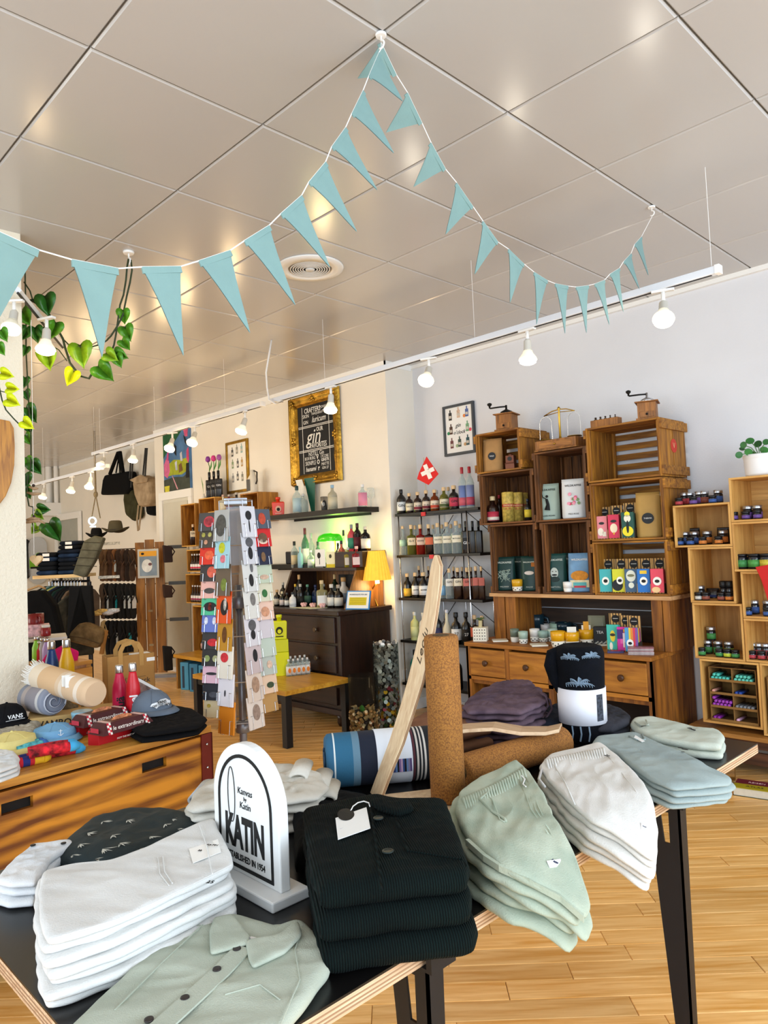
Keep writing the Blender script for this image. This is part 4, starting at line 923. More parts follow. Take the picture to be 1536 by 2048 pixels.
def pouch(name,label,cat,loc,h,w,dp,mat,rz=None,group=None,emb=None):
    """stand-up bag: wide base closing to a flat top seam"""
    x,y,z=loc; t=thing(name,label,cat,(x,y,z),faceang(x,y)*.6 if rz is None else rz,group); vs=[]; fs=[]
    S_=[(0,.94,1),(.04,1,1),(.45,1,.85),(.75,.98,.5),(.9,.97,.16),(1,.97,.05)]
    n=12
    for q,ws,ds in S_:
        for i in range(n):
            a=2*pi*i/n; p=5; f_=1/((abs(cos(a))**p+abs(sin(a))**p)**(1/p)); vs.append((w/2*ws*cos(a)*f_,dp/2*ds*sin(a)*f_,h*q))
    for j in range(len(S_)-1):
        for i in range(n): fs.append((j*n+i,j*n+(i+1)%n,(j+1)*n+(i+1)%n,(j+1)*n+i))
    fs.append(tuple(range(n))[::-1]); fs.append(tuple((len(S_)-1)*n+i for i in range(n)))
    MB().add(vs,fs).obj('bag',mat,t,smooth=True)
    MB().box(-w*.485,w*.485,-dp*.09,dp*.02,h*.925,h*.935).obj('seal_seam',mat,t)
    return t
def fy(q,dp): # front face depth of a pouch at relative height q
    return -dp/2*(1-(max(0,q-.04))*.33 if q<.45 else (.85-(q-.45)*1.17 if q<.75 else .5-(q-.75)*2.2))-.0025
def sticker(t,w,h,x,z,y,mat,shape='rect',name='label',tilt=0):
    if shape=='rect': b=MB().box(-w/2,w/2,-.0006,.0006,-h/2,h/2)
    else: b=MB().prism([(w/2*cos(2*pi*i/20),h/2*sin(2*pi*i/20)) for i in range(20)],.0012,MF)
    o=b.obj(name,mat,t); o.location=(x,y,z); o.rotation_euler=(tilt,0,0); return o
# ================================================================ wire bottle rack in the recess
t=thing('bottle_rack','black-shelved chrome wire rack full of bottles in the wall recess','shelf',(-3.98,4.61,0))
SX0,SX1,SY0,SY1=-4.44,-3.53,4.455,4.78; SZ=[1.705,1.35,.987,.628,.268]
for z in SZ: MB().box(SX0,SX1,SY0,SY1,z-.022,z).obj('shelf_board',M('#15120f',.45,var=.2),t,world=True,bevel=.002)
for x in (SX0+.025,-3.66):
    for y in (SY0+.015,SY1-.02): MB().tube([(x,y,0),(x,y,1.70)],.006,8).obj('post',STEEL,t,smooth=True,world=True)
for x in (-4.2,-3.95): MB().tube([(x,SY1-.02,0),(x,SY1-.02,1.70)],.005,8).obj('post',STEEL,t,smooth=True,world=True)
for a,b_ in ((0,1),(1,2),(2,3),(3,4)):
    MB().tube([(-4.05,SY1-.01,SZ[a]-.03),(-4.32,SY1-.01,SZ[b_]+.01)],.003,6).obj('brace_wire',DARKMETAL,t,world=True); MB().tube([(-3.66,SY0+.02,SZ[a]-.03),(-3.45,SY1-.02,SZ[b_]+.01)],.003,6).obj('brace_wire',DARKMETAL,t,world=True)
for x,z in ((-4.10,1.697),(-4.03,1.342)): MB().box(x-.022,x+.022,SY0-.012,SY0-.002,z-.028,z+.004).obj('price_clip',M('#c8202a',.5,var=0),t,world=True)
def row(shelf,y,items,rowname):
    z=SZ[shelf]
    n=0
    for it in items:
        u,hp,wp,kind,gl,cap,lab,txt=it[:8]; p=PY(u,1100,y); k=mpp((p.x,y,z)); n+=1
        desc=it[8]; extra=it[9] if len(it)>9 else {}
        bottle('bottle','%s, %s from left %s'%(desc,ORD[n-1],rowname),'bottle',(p.x,y,z),hp*k,wp*k,kind,gl,cap,lab,txt=txt,group='bottles on the wire rack',**extra)
CK='#d9b98c'
row(0,4.50,[(807,49,19,'tall',GLB,'#101010','#dfe6ea','GIN','dark bottle with pale label'),(823,40,16,'short',GLD,CK,'#e6dcc0','SOUTH','dark bottle with cream label'),(840,41,17,'short',GLD,CK,'#e2d4bf','DE GIN','burgundy-banded bottle',{'lab2':'#7a2436'}),(857,43,17,'short',GLD,CK,'#e2d4bf','DE GIN','burgundy-banded darker bottle',{'lab2':'#6a1f2c'}),(874,43,18,'short',GLAM,CK,'#e8d9c2','DE GIN','bottle with red-orange bands',{'lab2':'#c1462f'}),(893,46,19,'short',GLOL,CK,'#e7e0c6','INTRE','bottle with cream and green label',{'lab2':'#4d5c33'}),(913,48,21,'short',GLB,CK,'#c33a55','GIN','black bottle with pink label'),(931,83,17,'tall',GLC,'#a7242f','#6c7fb4',None,'tall red-capped bottle with floral print',{'lz':(.05,.55),'lab2':'#c65a6a'}),(946,83,17,'tall',GLC,'#a7242f','#7d8bb8',None,'tall red-capped floral bottle',{'lz':(.05,.55),'lab2':'#b84a5e'})],'on top rack shelf')
row(0,4.66,[(878,44,15,'short',GLC,STEEL and '#c9cbd0',None,None,'clear bottle'),(902,48,15,'short',GLC,CK,None,None,'clear corked bottle')],'at back of top rack shelf')
row(1,4.50,[(807,58,16,'neck',GLC,CK,'#9fc6b6',None,'clear bottle with mint floral label',{'lz':(.30,.52)}),(824,60,18,'sq',GLOL,CK,'#ece0b8','G-V','olive square bottle',{'lz':(.32,.56)}),(842,60,18,'sq',GLRED,CK,'#ecc9b0','IXONI','red square bottle with peach label',{'lz':(.32,.56)}),(859,60,18,'sq',GLD,CK,'#e0704a',None,'dark square bottle with orange label',{'lz':(.32,.56)}),(877,62,19,'sq',GLC,CK,'#ece2c6','GIUSTO','clear square bottle with cream label',{'lz':(.34,.56)}),(895,63,19,'sq',GLC,CK,'#ece2c6','GENTIAN','clear square bottle with cream label',{'lz':(.34,.56)}),(914,65,20,'sq',GLC,CK,'#ece2c6','MUTIGEN','clear square bottle with cream label',{'lz':(.34,.56)}),(934,64,19,'box',GLB,'#0b0b0b','#161616','GIN','black square bottle with white emblem',{'tcol':'#d8d8d8'}),(947,64,15,'box',GLB,'#0b0b0b',None,None,'plain black square bottle'),(959,64,15,'box',GLB,'#0b0b0b',None,None,'plain black square bottle')],'on second rack shelf')
row(1,4.66,[(u,58,15,'sq',GLC,CK,'#ece2c6',None,'half-hidden clear bottle',{'lz':(.34,.56)}) for u in (832,868,886,904,922)],'at back of second rack shelf')
row(2,4.50,[(812,48,17,'stone',GLB,CK,'#e0b13a',None,'dark bottle with yellow label',{'lz':(.06,.38)}),(828,50,17,'stone',GLB,CK,'#ededea','DIVER','dark bottle with white diagonal label'),(844,51,20,'stone',GLB,CK,'#ededea','RIVER','dark bottle with larger white label'),(882,54,14,'gin',GLC,'#3c6fae','#7fb0d6',None,'clear bottle with blue label'),(896,60,17,'sq',GLC,CK,'#ece8dc','GIN','clear square bottle with white label',{'lz':(.42,.66)}),(913,62,19,'sq',GLD,CK,'#e9dcc0','GIN','dark square bottle with cream band',{'lz':(.42,.66)}),(932,63,20,'sq',GLD,CK,'#c46a5c','GIN','dark square bottle with red band',{'lz':(.42,.66)}),(949,66,16,'sq',GLD,CK,'#c46a5c',None,'dark square bottle with red band',{'lz':(.42,.66)}),(960,66,13,'sq',GLD,CK,'#c46a5c',None,'dark square bottle at the rack end',{'lz':(.42,.66)})],'on third rack shelf')
row(2,4.66,[(u,60,13,'sq',GLD,CK,None,None,'half-hidden dark square bottle') for u in (836,855,905,922,940)],'at back of third rack shelf')
row(3,4.50,[(823,56,18,'gin',GLYL,'#d8d8d0','#d2d79a',None,'frosted lime-yellow bottle'),(840,56,18,'gin',GLFR,'#d8d8d0','#dfe0d8',None,'frosted white bottle'),(869,60,17,'gin',GLB,'#141414','#2b2f55',None,'dark bottle with blue label'),(887,66,18,'neck',M('#d9d0b4',.5),'#cfcfd6','#dcd5c2',None,'cream bottle with blue foot',{'lab2':'#3a64b0','lz':(.02,.2)}),(905,62,21,'short',GLB,'#101010','#e9e9e6','27','black bottle with white 27 label'),(925,64,20,'short',GLB,'#101010','#101010','27','black bottle with black 27 label',{'tcol':'#d0d0d0'}),(942,60,20,'sq',GLD,CK,'#d3603f',None,'dark square bottle with orange label',{'lz':(.3,.6)}),(957,60,18,'sq',GLD,CK,'#c9523a',None,'dark square bottle with orange label',{'lz':(.3,.6)})],'on fourth rack shelf')
row(4,4.50,[(820,66,20,'tall',GLASS('#2fa59a',.4),'#161616','#d8e4e0',None,'teal bottle with black cap',{'lz':(.3,.42)}),(868,50,18,'gin',GLASS('#3a8f9a',.4),'#161616',None,None,'teal bottle behind the leaning board'),(905,70,17,'gin',GLB,'#161616',None,None,'dark bottle'),(933,76,18,'tall',M('#2d3a12',.15,var=0),'#d9cfa0','#e8e2cc','VINO','green wine bottle with cream label',{'lz':(.1,.55)})],'on lowest rack shelf')
p=PY(972,1277,4.36); t=thing('gift_carton','small white carton with dotted print holding a tiny plant, left end of the counter','carton',(-3.44,4.30,.70),.5); GC=M('#e9e4d2',.7,var=.02)
MB().box(-.05,.05,-.045,.045,0,.10).obj('carton',GC,t)
b=MB()
for i in range(5):
    for j in range(4): b.cbox((-.038+.019*i,-.0456,.018+.022*j),.007,.001,.007)
b.obj('dot_print',M('#3a3330'),t); MB().tube([(0,0,.1),(.004,0,.15)],.014,8).obj('plant_stem',M('#c9b98a'),t)
b=MB()
for i in range(9):
    a=i*.7; b.tube([(0,0,.148),(.02*cos(a),.02*sin(a),.165),(.042*cos(a),.042*sin(a),.165+.01*sin(i))],[.004,.005,.001],5)
b.obj('plant_leaves',M('#5d7345'),t)
x=PY(855,1020,4.52).x; t=thing('paper_flag','small red flag with white cross standing among the top shelf bottles','flag',(x,4.52,1.705))
MB().tube([(0,0,0),(-.018,0,.46)],.0025,6).obj('flag_stick',M('#c9b68a'),t)
fp=[(853,913),(877,948),(857,970),(834,958),(838,945)]
loc=t.location; FR=M('#d81e1e',.7,var=.08,sc=20)
MB().slab([PY(u,v,4.50) for u,v in fp],.002).obj('flag_cloth',FR,t,world=True)
c=Vector(((853+877+857+834)/4,(913+948+970+958)/4-4)); ax1=Vector((.38,.92)); ax2=Vector((-.9,.42));
for a_,b_ in ((15,4.2),(4.2,14)):
    MB().slab([PY(c.x+s1*ax1.x*a_+s2*ax2.x*b_,c.y+s1*ax1.y*a_+s2*ax2.y*b_,4.497) for s1,s2 in ((-1,-1),(1,-1),(1,1),(-1,1))],.001).obj('white_cross',WHITE,t,world=True)
TL,TR,BR,BL=[PY(u,v,4.775) for u,v in ((883,814),(947,801),(949,905),(890,913))]
xa,xb=(TL.x+BL.x)/2,(TR.x+BR.x)/2; za,zb=(BL.z+BR.z)/2,(TL.z+TR.z)/2
def picture(name,label,x0,x1,z0,z1,yw,fw,fm,bg,fd=.025):
    t=thing(name,label,'picture',((x0+x1)/2,yw,(z0+z1)/2)); W_,H_=(x1-x0)/2,(z1-z0)/2
    MB().box(-W_,W_,-fd,0,H_-fw,H_).box(-W_,W_,-fd,0,-H_,-H_+fw).box(-W_,-W_+fw,-fd,0,-H_+fw,H_-fw).box(W_-fw,W_,-fd,0,-H_+fw,H_-fw).obj('frame',fm,t,bevel=.003)
    MB().box(-W_+fw,W_-fw,-fd*.5,0,-H_+fw,H_-fw).obj('print',bg,t)
    return t,W_-fw,H_-fw,-fd*.5
def tinybottle(t,x,z,y,h,c,fruit=None):
    MB().cbox((x,y-.001,z),h*.32,.0016,h*.62).cbox((x,y-.001,z+h*.42),h*.11,.0016,h*.24).obj('bottle_drawing',M(c,.8,var=.3,sc=80),t); MB().cbox((x,y-.0016,z-h*.05),h*.24,.0016,h*.22).obj('bottle_drawing',M('#cfc7ba',.8),t)
    if fruit: MB().prism([(h*.14*cos(i*.5),h*.14*sin(i*.5)) for i in range(12)],.0012,Matrix.Translation((x+h*.28*fruit[1],y-.0005,z-h*.2))@MF).obj('fruit_drawing',M(fruit[0],.8),t)
t,W_,H_,yy=picture('framed_print','grey-framed print of gin bottles around handwriting beside the crates',xa,xb,za,zb,4.798,.022,M('#3f444a',.5,var=0),M('#f0efec',.6,var=.01))
for i,(x,z,c,f_) in enumerate(((-.62,.62,'#3a3634',None),(0,.68,'#d9b9a0',None),(.62,.66,'#5a6fa8',('#e08a4a',-1)),(-.6,0,'#5a4136',('#3c8f62',-1)),(.62,.02,'#7fae86',('#e0556a',1)),(-.58,-.62,'#7a4a4a',None),(0,-.6,'#4a5a52',('#9ab08a',-1)),(.6,-.58,'#3a5a60',('#c9a070',-1)))): tinybottle(t,x*W_,z*H_,yy,.105,c,f_)
text('gin',.05,INK,t,(-.01,yy-.002,.035),UP,shear=.35); text("o'clock",.045,INK,t,(0,yy-.002,-.025),UP,shear=.35)
# ================================================================ old crates
CW=[WOOD('#643708','#b0761e',0,.65,4,10,.25,.15),WOOD('#643708','#b0761e',2,.65,4,10,.25,.15)]; CD=[WOOD('#3c220c','#7a4a1c',0,.7,4,10,.25,.2),WOOD('#3c220c','#7a4a1c',2,.7,4,10,.25,.2)]
def crate(x0,x1,z0,z1,label,mats,y0=4.40,y1=4.775,port=False,back=5,gap=.028,th=.013):
    t=thing('wooden_crate',label,'crate',((x0+x1)/2,(y0+y1)/2,z0)); X=(x1-x0)/2; H=z1-z0; D=(y1-y0)/2; mh,mv=mats
    for k_ in range(2):
        a,b_=-D+k_*D,-D+(k_+1)*D-.012
        MB().box(-X+th,X-th,a,b_,0,th).obj('board',mh,t,bevel=.0015); MB().box(-X+th,X-th,a,b_,H-th,H).obj('board',mh,t,bevel=.0015)
        MB().box(-X,-X+th,a,b_,0,H).obj('board',mv,t,bevel=.0015); MB().box(X-th,X,a,b_,0,H).obj('board',mv,t,bevel=.0015)
    if port:
        n=back; w_=(2*X-2*th)/n
        for i in range(n): MB().box(-X+th+i*w_+gap*.12,-X+th+(i+1)*w_-gap*.12,D-.012,D,th,H-th).obj('slat',mv,t)
    else:
        n=back; w_=(H-2*th)/n
        for i in range(n): MB().box(-X+th,X-th,D-.012,D,th+i*w_+gap*.5,th+(i+1)*w_-gap*.5).obj('slat',mh,t)
    for s in (-1,1):
        if port:
            for z in (.0,H-.05): MB().box(s*X-(0 if s>0 else .014),s*X+(.014 if s>0 else 0),-D,D,z,z+.05).obj('batten',mh,t,bevel=.002)
        else:
            for z in (.012,H-.07): MB().box(s*X-(0 if s>0 else .016),s*X+(.016 if s>0 else 0),-D-.004,D,z,z+.058).obj('batten',mh,t,bevel=.002)
        for y in (-D+.012,D-.045): MB().box(s*(X-th)-(.014 if s>0 else 0),s*(X-th)+(0 if s>0 else .014),y,y+.033,th,H-th).obj('corner_post',mv,t,bevel=.002)
    return t
c6=crate(-2.54,-2.025,1.795,2.165,'honey-brown slatted crate on top of the right stack, empty, with red round stamp',CW)
MB().prism([(.045*cos(i*.3),.045*sin(i*.3)) for i in range(21)],.001,Matrix.Translation((.2585,0,.2))@Matrix.Rotation(pi/2,4,'Y')).obj('red_stamp',M('#c23a2a',.8,var=.1),c6)
text('V',.05,M('#e0b080'),c6,(.2605,0,.2),(pi/2,0,pi/2))
crate(-2.535,-2.025,1.402,1.79,'crate with chocolate cartons and a tall kraft pouch, right stack',CW)
crate(-2.535,-2.02,1.048,1.398,'lowest crate of the right stack, holding chocolate bars in kraft trays',CW)
crate(-2.965,-2.552,1.555,2.05,'upright crate with two coffee bags under the brass scales',CD,port=True)
crate(-2.93,-2.555,1.048,1.55,'upright crate with a portrait coffee bag and white cup',CD,port=True)
crate(-3.48,-3.075,1.95,2.255,'crate on top of the left stack under the iron-crank coffee mill',CW,port=False,back=3)
crate(-3.465,-2.985,1.56,1.945,'crate with yellow tins and dark bottles, left stack',CD,port=True)
crate(-3.39,-2.985,1.048,1.555,'lowest crate of the left stack with dark green coffee bags',CD,port=True)
t=thing('drawer_counter','old pine counter with square drawers and round knobs under the crates','counter',(-2.8,4.49,0)); PN=WOOD('#8a5010','#c4842c',0,.6,3.5,9,.2,.1); PNV=WOOD('#5f340c','#a0641c',2,.6,3.5,9,.2,.12)
X0,X1,Y0,Y1=-3.49,-2.085,4.205,4.78; PNA=WOOD('#5a3616','#8f5f2c',2,.6,3.5,9,.2,.1)
MB().box(X0-.02,X1+.02,Y0-.02,Y1,.672,.70).obj('counter_top',WOOD('#6e400e','#aa6c20',0,.6,3.5,9,.2,.1),t,world=True,bevel=.004)
for i in range(4):
    a=X0+(X1-X0)*i/4+.02; b_=X0+(X1-X0)*(i+1)/4-.02
    o=MB().box(a,b_,Y0-.006,Y1-.1,.462,.655).obj('drawer',PN,t,world=True,bevel=.004)
    k=MB().lathe([(.008,0),(.010,.014),(.021,.022),(.022,.032),(.012,.04)],16,mx=Matrix.Translation(((a+b_)/2,Y0-.006,.56))@Matrix.Rotation(pi/2,4,'X')).obj('knob',M('#4a2c16',.4,var=.2),t,smooth=True,world=True); k.parent=o
for i in range(5):
    a=X0+(X1-X0)*i/4; MB().box(a-.019,a+.019,Y0,Y0+.03,0,.672).obj('stile',PNV,t,world=True)
MB().box(X0,X1,Y0,Y0+.02,.43,.455).obj('rail',PN,t,world=True); MB().box(X0,X1,Y0+.02,Y1,.40,.425).obj('lower_shelf',PNV,t,world=True)
MB().box(X1,X1+.018,Y0,Y1,0,.672).obj('side_panel',PNV,t,world=True); MB().box(X0-.018,X0,Y0,Y1,0,.672).obj('side_panel',PNV,t,world=True); MB().box(X0,X1,Y1-.02,Y1,0,.672).obj('back_panel',M('#2a1b10',.8),t,world=True); MB().box(X0,X1,Y0+.02,Y1,.05,.07).obj('plinth_shelf',PNV,t,world=True)
for a,b_ in ((-3.40,-3.30),(-3.29,-3.20),(-2.16,-2.09),(-2.085,-2.04)): MB().box(a,b_,4.42,4.76,.70,1.02).obj('hutch_post',PNV,t,world=True,bevel=.003)
MB().box(-3.42,-2.02,4.40,4.78,1.02,1.046).obj('hutch_board',WOOD('#a87848','#d4aa78',0,.6,3.5,9,.2,.1),t,world=True,bevel=.002)
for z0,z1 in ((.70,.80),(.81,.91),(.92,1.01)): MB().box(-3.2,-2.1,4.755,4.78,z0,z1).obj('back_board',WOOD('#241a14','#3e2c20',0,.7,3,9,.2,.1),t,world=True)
MW=WOOD('#6a3f16','#a86c2c',2,.5,5,8,.15,.05); IRON=M('#141210',.45,.5,var=.1)
def mill(x,y,z,s,label,dome,rz):
    t=thing('coffee_mill',label,'coffee mill',(x,y,z),rz)
    MB().box(-.075*s,.075*s,-.075*s,.075*s,0,.016*s).obj('base_board',MW,t,bevel=.002); MB().box(-.064*s,.064*s,-.064*s,.064*s,.016*s,.128*s).obj('wooden_body',MW,t,bevel=.002)
    MB().box(-.08*s,.08*s,-.08*s,.08*s,.128*s,.137*s).obj('top_board',MW,t,bevel=.002)
    dr=MB().box(-.048*s,.048*s,-.069*s,-.06*s,.022*s,.062*s).obj('drawer',MW,t,bevel=.0015); MB().ball((0,-.074*s,.042*s),.008*s).obj('knob',IRON,dr,smooth=True)
    MB().lathe([(.05*s,.137*s),(.045*s,.155*s),(.02*s,.168*s),(.008*s,.175*s),(.008*s,.205*s)],20).obj('hopper',dome,t,smooth=True)
    MB().tube([(0,0,.195*s),(-.05*s,-.01*s,.196*s),(-.12*s,-.03*s,.192*s)],.006*s,8).obj('crank',IRON,t,smooth=True)
    MB().lathe([(.006*s,0),(.007*s,.015*s),(.018*s,.025*s),(.018*s,.036*s),(.006*s,.042*s)],12,mx=Matrix.Translation((-.122*s,-.03*s,.192*s))).obj('crank_knob',IRON,t,smooth=True)
q=PY(1013,860,4.52); mill(q.x,4.53,2.258,1.0,'coffee mill with black iron crank on the left crate stack',IRON,.25)
q=PY(1296,832,4.52); mill(q.x,4.52,2.168,.9,'coffee mill with steel hopper on the highest right crate',STEEL,.35)
q=PY(1212,845,4.5); t=thing('weight_block','small wooden block with brass weights beside the steel-hopper mill','weights',(q.x,4.5,2.168),0)
MB().box(-.10,.10,-.03,.03,0,.055).obj('block',MW,t,bevel=.002)
for i,r in enumerate((.012,.010,.009,.007,.006)): MB().lathe([(r,.055),(r,.062),(r*.4,.066),(r*.8,.074),(r*.3,.078)],12,mx=Matrix.Translation((-.075+.036*i,0,0))).obj('weight',M('#4a4038',.3,.8),t,smooth=True)
q=PY(1122,900,4.5); t=thing('balance_scale','antique brass balance scale on a wooden drawer box','scale',(q.x,4.50,2.058),0)
MB().box(-.17,.17,-.08,.08,0,.012).box(-.165,.165,-.075,.075,.012,.075).obj('drawer_box',MW,t,bevel=.003); MB().box(-.13,.13,-.079,-.07,.02,.06).obj('drawer',WOOD('#7a4a1c','#b0742f',0,.5,5,8,.1,.03),t,bevel=.002); MB().ball((0,-.084,.04),.007).obj('knob',BRASS,t)
MB().lathe([(.022,.075),(.012,.085),(.008,.1),(.007,.29),(.012,.30),(.005,.31)],14).obj('pillar',BRASS,t,smooth=True)
MB().tube([(-.125,0,.262),(-.06,0,.285),(0,0,.292),(.06,0,.285),(.125,0,.262)],.004,6).tube([(-.12,0,.262),(0,0,.272),(.12,0,.262)],.003,6).obj('beam',BRASS,t,smooth=True)
for s in (-1,1):
    pts=[(s*.115,0,.255)]+[(s*.115+.05*sin(a),0,.205+.05*cos(a)) for a in [0.0,.5,1.0,1.4]]+[(s*.115+.052,0,.085)]
    MB().tube(pts,.0018,5).tube([(2*s*.115-x,y,z) for x,y,z in pts],.0018,5).obj('hanger_wire',STEEL,t); MB().lathe([(.05,.083),(.052,.087),(.03,.079)],20,mx=Matrix.Translation((s*.115,0,0))).obj('pan',BRASS,t,smooth=True)
def lab_on(t,h,w,dp,zq,sz,col,shape='rect',txt=None,tc='#f0f0ec',ts=.012):
    y=fy(zq,dp); sticker(t,sz[0],sz[1],0,h*zq,y-.001,M(col,.6,var=.05),shape,'label',0)
    if txt: text(txt,ts,M(tc,.7,var=0),t,(0,y-.003,h*zq),UP)
def at(u,vb,y,zfix): p=PY(u,vb,y); return (p.x,y,zfix)
t=pouch('kraft_pouch','tall kraft coffee pouch with round dark label in the top left crate','pouch',at(988,943,4.5,1.965),.255,.15,.09,KRAFT); lab_on(t,.255,.15,.09,.46,(.06,.06),'#20242a','o','WILD',ts=.014)
q=at(1023,940,4.5,1.965); t=thing('coffee_mill','small copper coffee mill beside the kraft pouch','coffee mill',q,.3); CU=M('#7a4a38',.4,.5,var=.2); MB().box(-.035,.035,-.035,.035,0,.045).box(-.038,.038,-.038,.038,.045,.05).box(-.032,.032,-.032,.032,.05,.105).obj('body',CU,t,bevel=.002); MB().lathe([(.016,0),(.016,.004)],16,mx=Matrix.Translation((0,-.032,.08))@Matrix.Rotation(pi/2,4,'X')).obj('dial',M('#222',.5),t); MB().lathe([(.02,.105),(.014,.118),(.004,.12)],14).obj('lid',CU,t,smooth=True)
zc=1.574
bottle('bottle','dark liqueur bottle with red and cream label left in the tin crate','bottle',at(987,1046,4.5,zc),.205,.095,'short',GLD,'#d9c79a','#b8344a',(.08,.42),None,lab2='#e9dfd0'); bottle('bottle','dark bottle half hidden behind the liqueur bottle','bottle',at(1000,1046,4.62,zc),.22,.06,'gin',GLD,'#a7242f',None)
def tin(u,y,lb,h=.225,r=.045):
    t=thing('coffee_tin',lb,'tin',at(u,1046,y,zc),faceang(*at(u,1046,y,zc)[:2]),'yellow printed tins')
    MB().lathe([(r,0),(r,h-.004),(r-.003,h)],24).obj('tin_body',M('#c9ae52',.5,var=.45,sc=45),t,smooth=True); MB().lathe([(r+.0008,h*.5),(r+.0008,h*.6)],24,a0=-pi/2-1.3,a1=-pi/2+1.3).obj('red_band',M('#b83226',.5,var=.3,sc=50),t,smooth=True); text('PAPAGEI',.018,M('#e9d9a0'),t,(0,-r-.0016,h*.545),UP); text('RUM',.02,M('#b83226'),t,(0,-r-.0016,h*.43),UP)
tin(1018,4.5,'yellow printed tin in front, left of two'); tin(1038,4.56,'yellow printed tin behind the first',.22,.04); tin(1050,4.66,'yellow printed tin at the back of the crate',.22,.035)
bottle('bottle','dark bottle with yellow label at the right of the tin crate','bottle',at(1057,1046,4.47,zc),.16,.055,'gin',GLB,'#15233a','#d9c23a',(.15,.5),None)
DG_=M('#123a36',.4,var=.1); SGB=M('#a9bcae',.5,var=.05);
def coffee(u,vb,y,z,h,w,mat,lb,art=None,tc='#dfe8dc',foot=None):
    t=pouch('coffee_bag',lb,'coffee bag',at(u,vb,y,z),h,w,.07,mat); text('WILDKAFFEE',w*.12,M(tc,.7,var=0),t,(0,fy(.86,.07)-.003,h*.83),UP,bold=.01)
    if foot: text(foot,w*.09,M(tc,.7,var=0),t,(0,fy(.12,.07)-.002,h*.11),UP)
    return t
z3=1.062
t=coffee(1012,1180,4.5,z3,.25,.16,DG_,'dark green coffee bag with pale rock drawing in the lowest left crate',foot='WILDERER');
b=MB(); rr=random.Random(2)
for i in range(14):
    a=rr.uniform(.5,1.0); b.tube([(-.05+.1*rr.random(),fy(.3,.07)-.002,.06+.1*rr.random()) for _ in range(3)],.003,4)
b.obj('rock_drawing',M('#9fb3a8'),t)
t=coffee(1062,1180,4.5,z3,.25,.13,DG_,'dark green coffee bag with white cloud drawing, right in the lowest left crate',foot='WALDSEE'); sticker(t,.07,.028,0,.13,fy(.5,.07)-.001,M('#e2dcd6',.8),'o','cloud_drawing'); sticker(t,.03,.03,.03,.19,fy(.75,.07)-.001,M('#b5702f',.8),'rect','mark')
coffee(1045,1180,4.64,z3,.25,.13,DG_,'dark green coffee bag at the back of the lowest left crate')
def cup(u,vb,y,z,h,r,lb,c1,c2,dots=True,handle=False,split=.4,grp='patterned cups',bulge=.0,loc=None):
    q=loc or at(u,vb,y,z); t=thing('cup',lb,'cup',q,faceang(q[0],q[1]),grp); m1=M(c1,.25,var=.05,spec=.6); m2=M(c2,.35,var=.02)
    R0=r*.86
    MB().lathe([(R0*.9,0),(R0,h*.06),(r*(.95+bulge),h*split)],20).obj('cup_foot',m2,t,smooth=True); MB().lathe([(r*(.95+bulge),h*split),(r,h*.75),(r,h),(r*.9,h),(r*.86,h*.3)],20).obj('cup_body',m1,t,smooth=True)
    if dots:
        for i in range(5):
            a=-pi/2+(i-2)*.42; rr_=r*.955+.0005
            MB().ball((rr_*cos(a),rr_*sin(a),h*split*(.35 if i%2 else .62)),h*.045,8,6).obj('dot',INK,t,smooth=True)
    if handle: MB().tube([(r*.98,0,h*.85),(r*1.45,0,h*.8),(r*1.6,0,h*.55),(r*1.4,0,h*.3),(r*.95,0,h*.22)],h*.06,8).obj('handle',m1,t,smooth=True)
    return t
cup(1035,1178,4.44,z3,.085,.04,'yellow dotted cup between the dark green coffee bags','#d9a51e','#ece6d8')
z4=1.569
t=coffee(1098,1036,4.5,z4,.26,.17,SGB,'sage green coffee bag with a dancing figure print under the scales',tc='#1c2a26',foot='WILDER MOHN')
b=MB(); yb=fy(.45,.07)-.002
b.tube([(0,yb,.07),(.006,yb,.11),(-.003,yb,.15)],[.022,.012,.009],6).ball((0,yb,.168),.010,8,6,(1,.2,1)).tube([(-.005,yb,.15),(-.03,yb,.165),(-.035,yb,.19)],.003,5); b.obj('figure_print',INK,t)
t=coffee(1150,1034,4.49,z4,.275,.165,M('#dcdfe0',.5,var=.03),'pale grey coffee bag with pink flower print under the scales',tc='#333',foot='MILD ROSE')
rr=random.Random(8)
for i in range(14): sticker(t,.022,.022,rr.uniform(-.04,.04),rr.uniform(.1,.17),fy(.5,.07)-.002-.0002*i,M(rr.choice(['#e0668a','#f0a0b4','#d84a70','#7a9a6a']),.8),'o','flower_print')
t=coffee(1113,1182,4.5,z3,.265,.165,M('#1f4a44',.4,var=.1),'green coffee bag with portrait print in the upright lower crate',foot='KRAFTVOLL')
yb=fy(.42,.07)-.002; sticker(t,.055,.075,0,.13,yb,M('#c9d2c8',.8),'o','portrait_print'); sticker(t,.04,.012,0,.115,yb-.001,INK,'o','portrait_print'); sticker(t,.07,.04,0,.085,yb-.0006,M('#2c3c3a',.8),'o','portrait_print')
for sx in (-1,1): sticker(t,.01,.006,sx*.012,.14,yb-.001,INK,'o','portrait_print')
coffee(1130,1182,4.64,z3,.265,.15,M('#123a36',.4,var=.1),'dark green coffee bag behind the portrait bag')
t=coffee(1163,1182,4.49,z3,.265,.16,M('#6f9ac0',.5,var=.3,sc=12),'blue coffee bag with orange landscape print in the upright lower crate',tc='#f4f4ee')
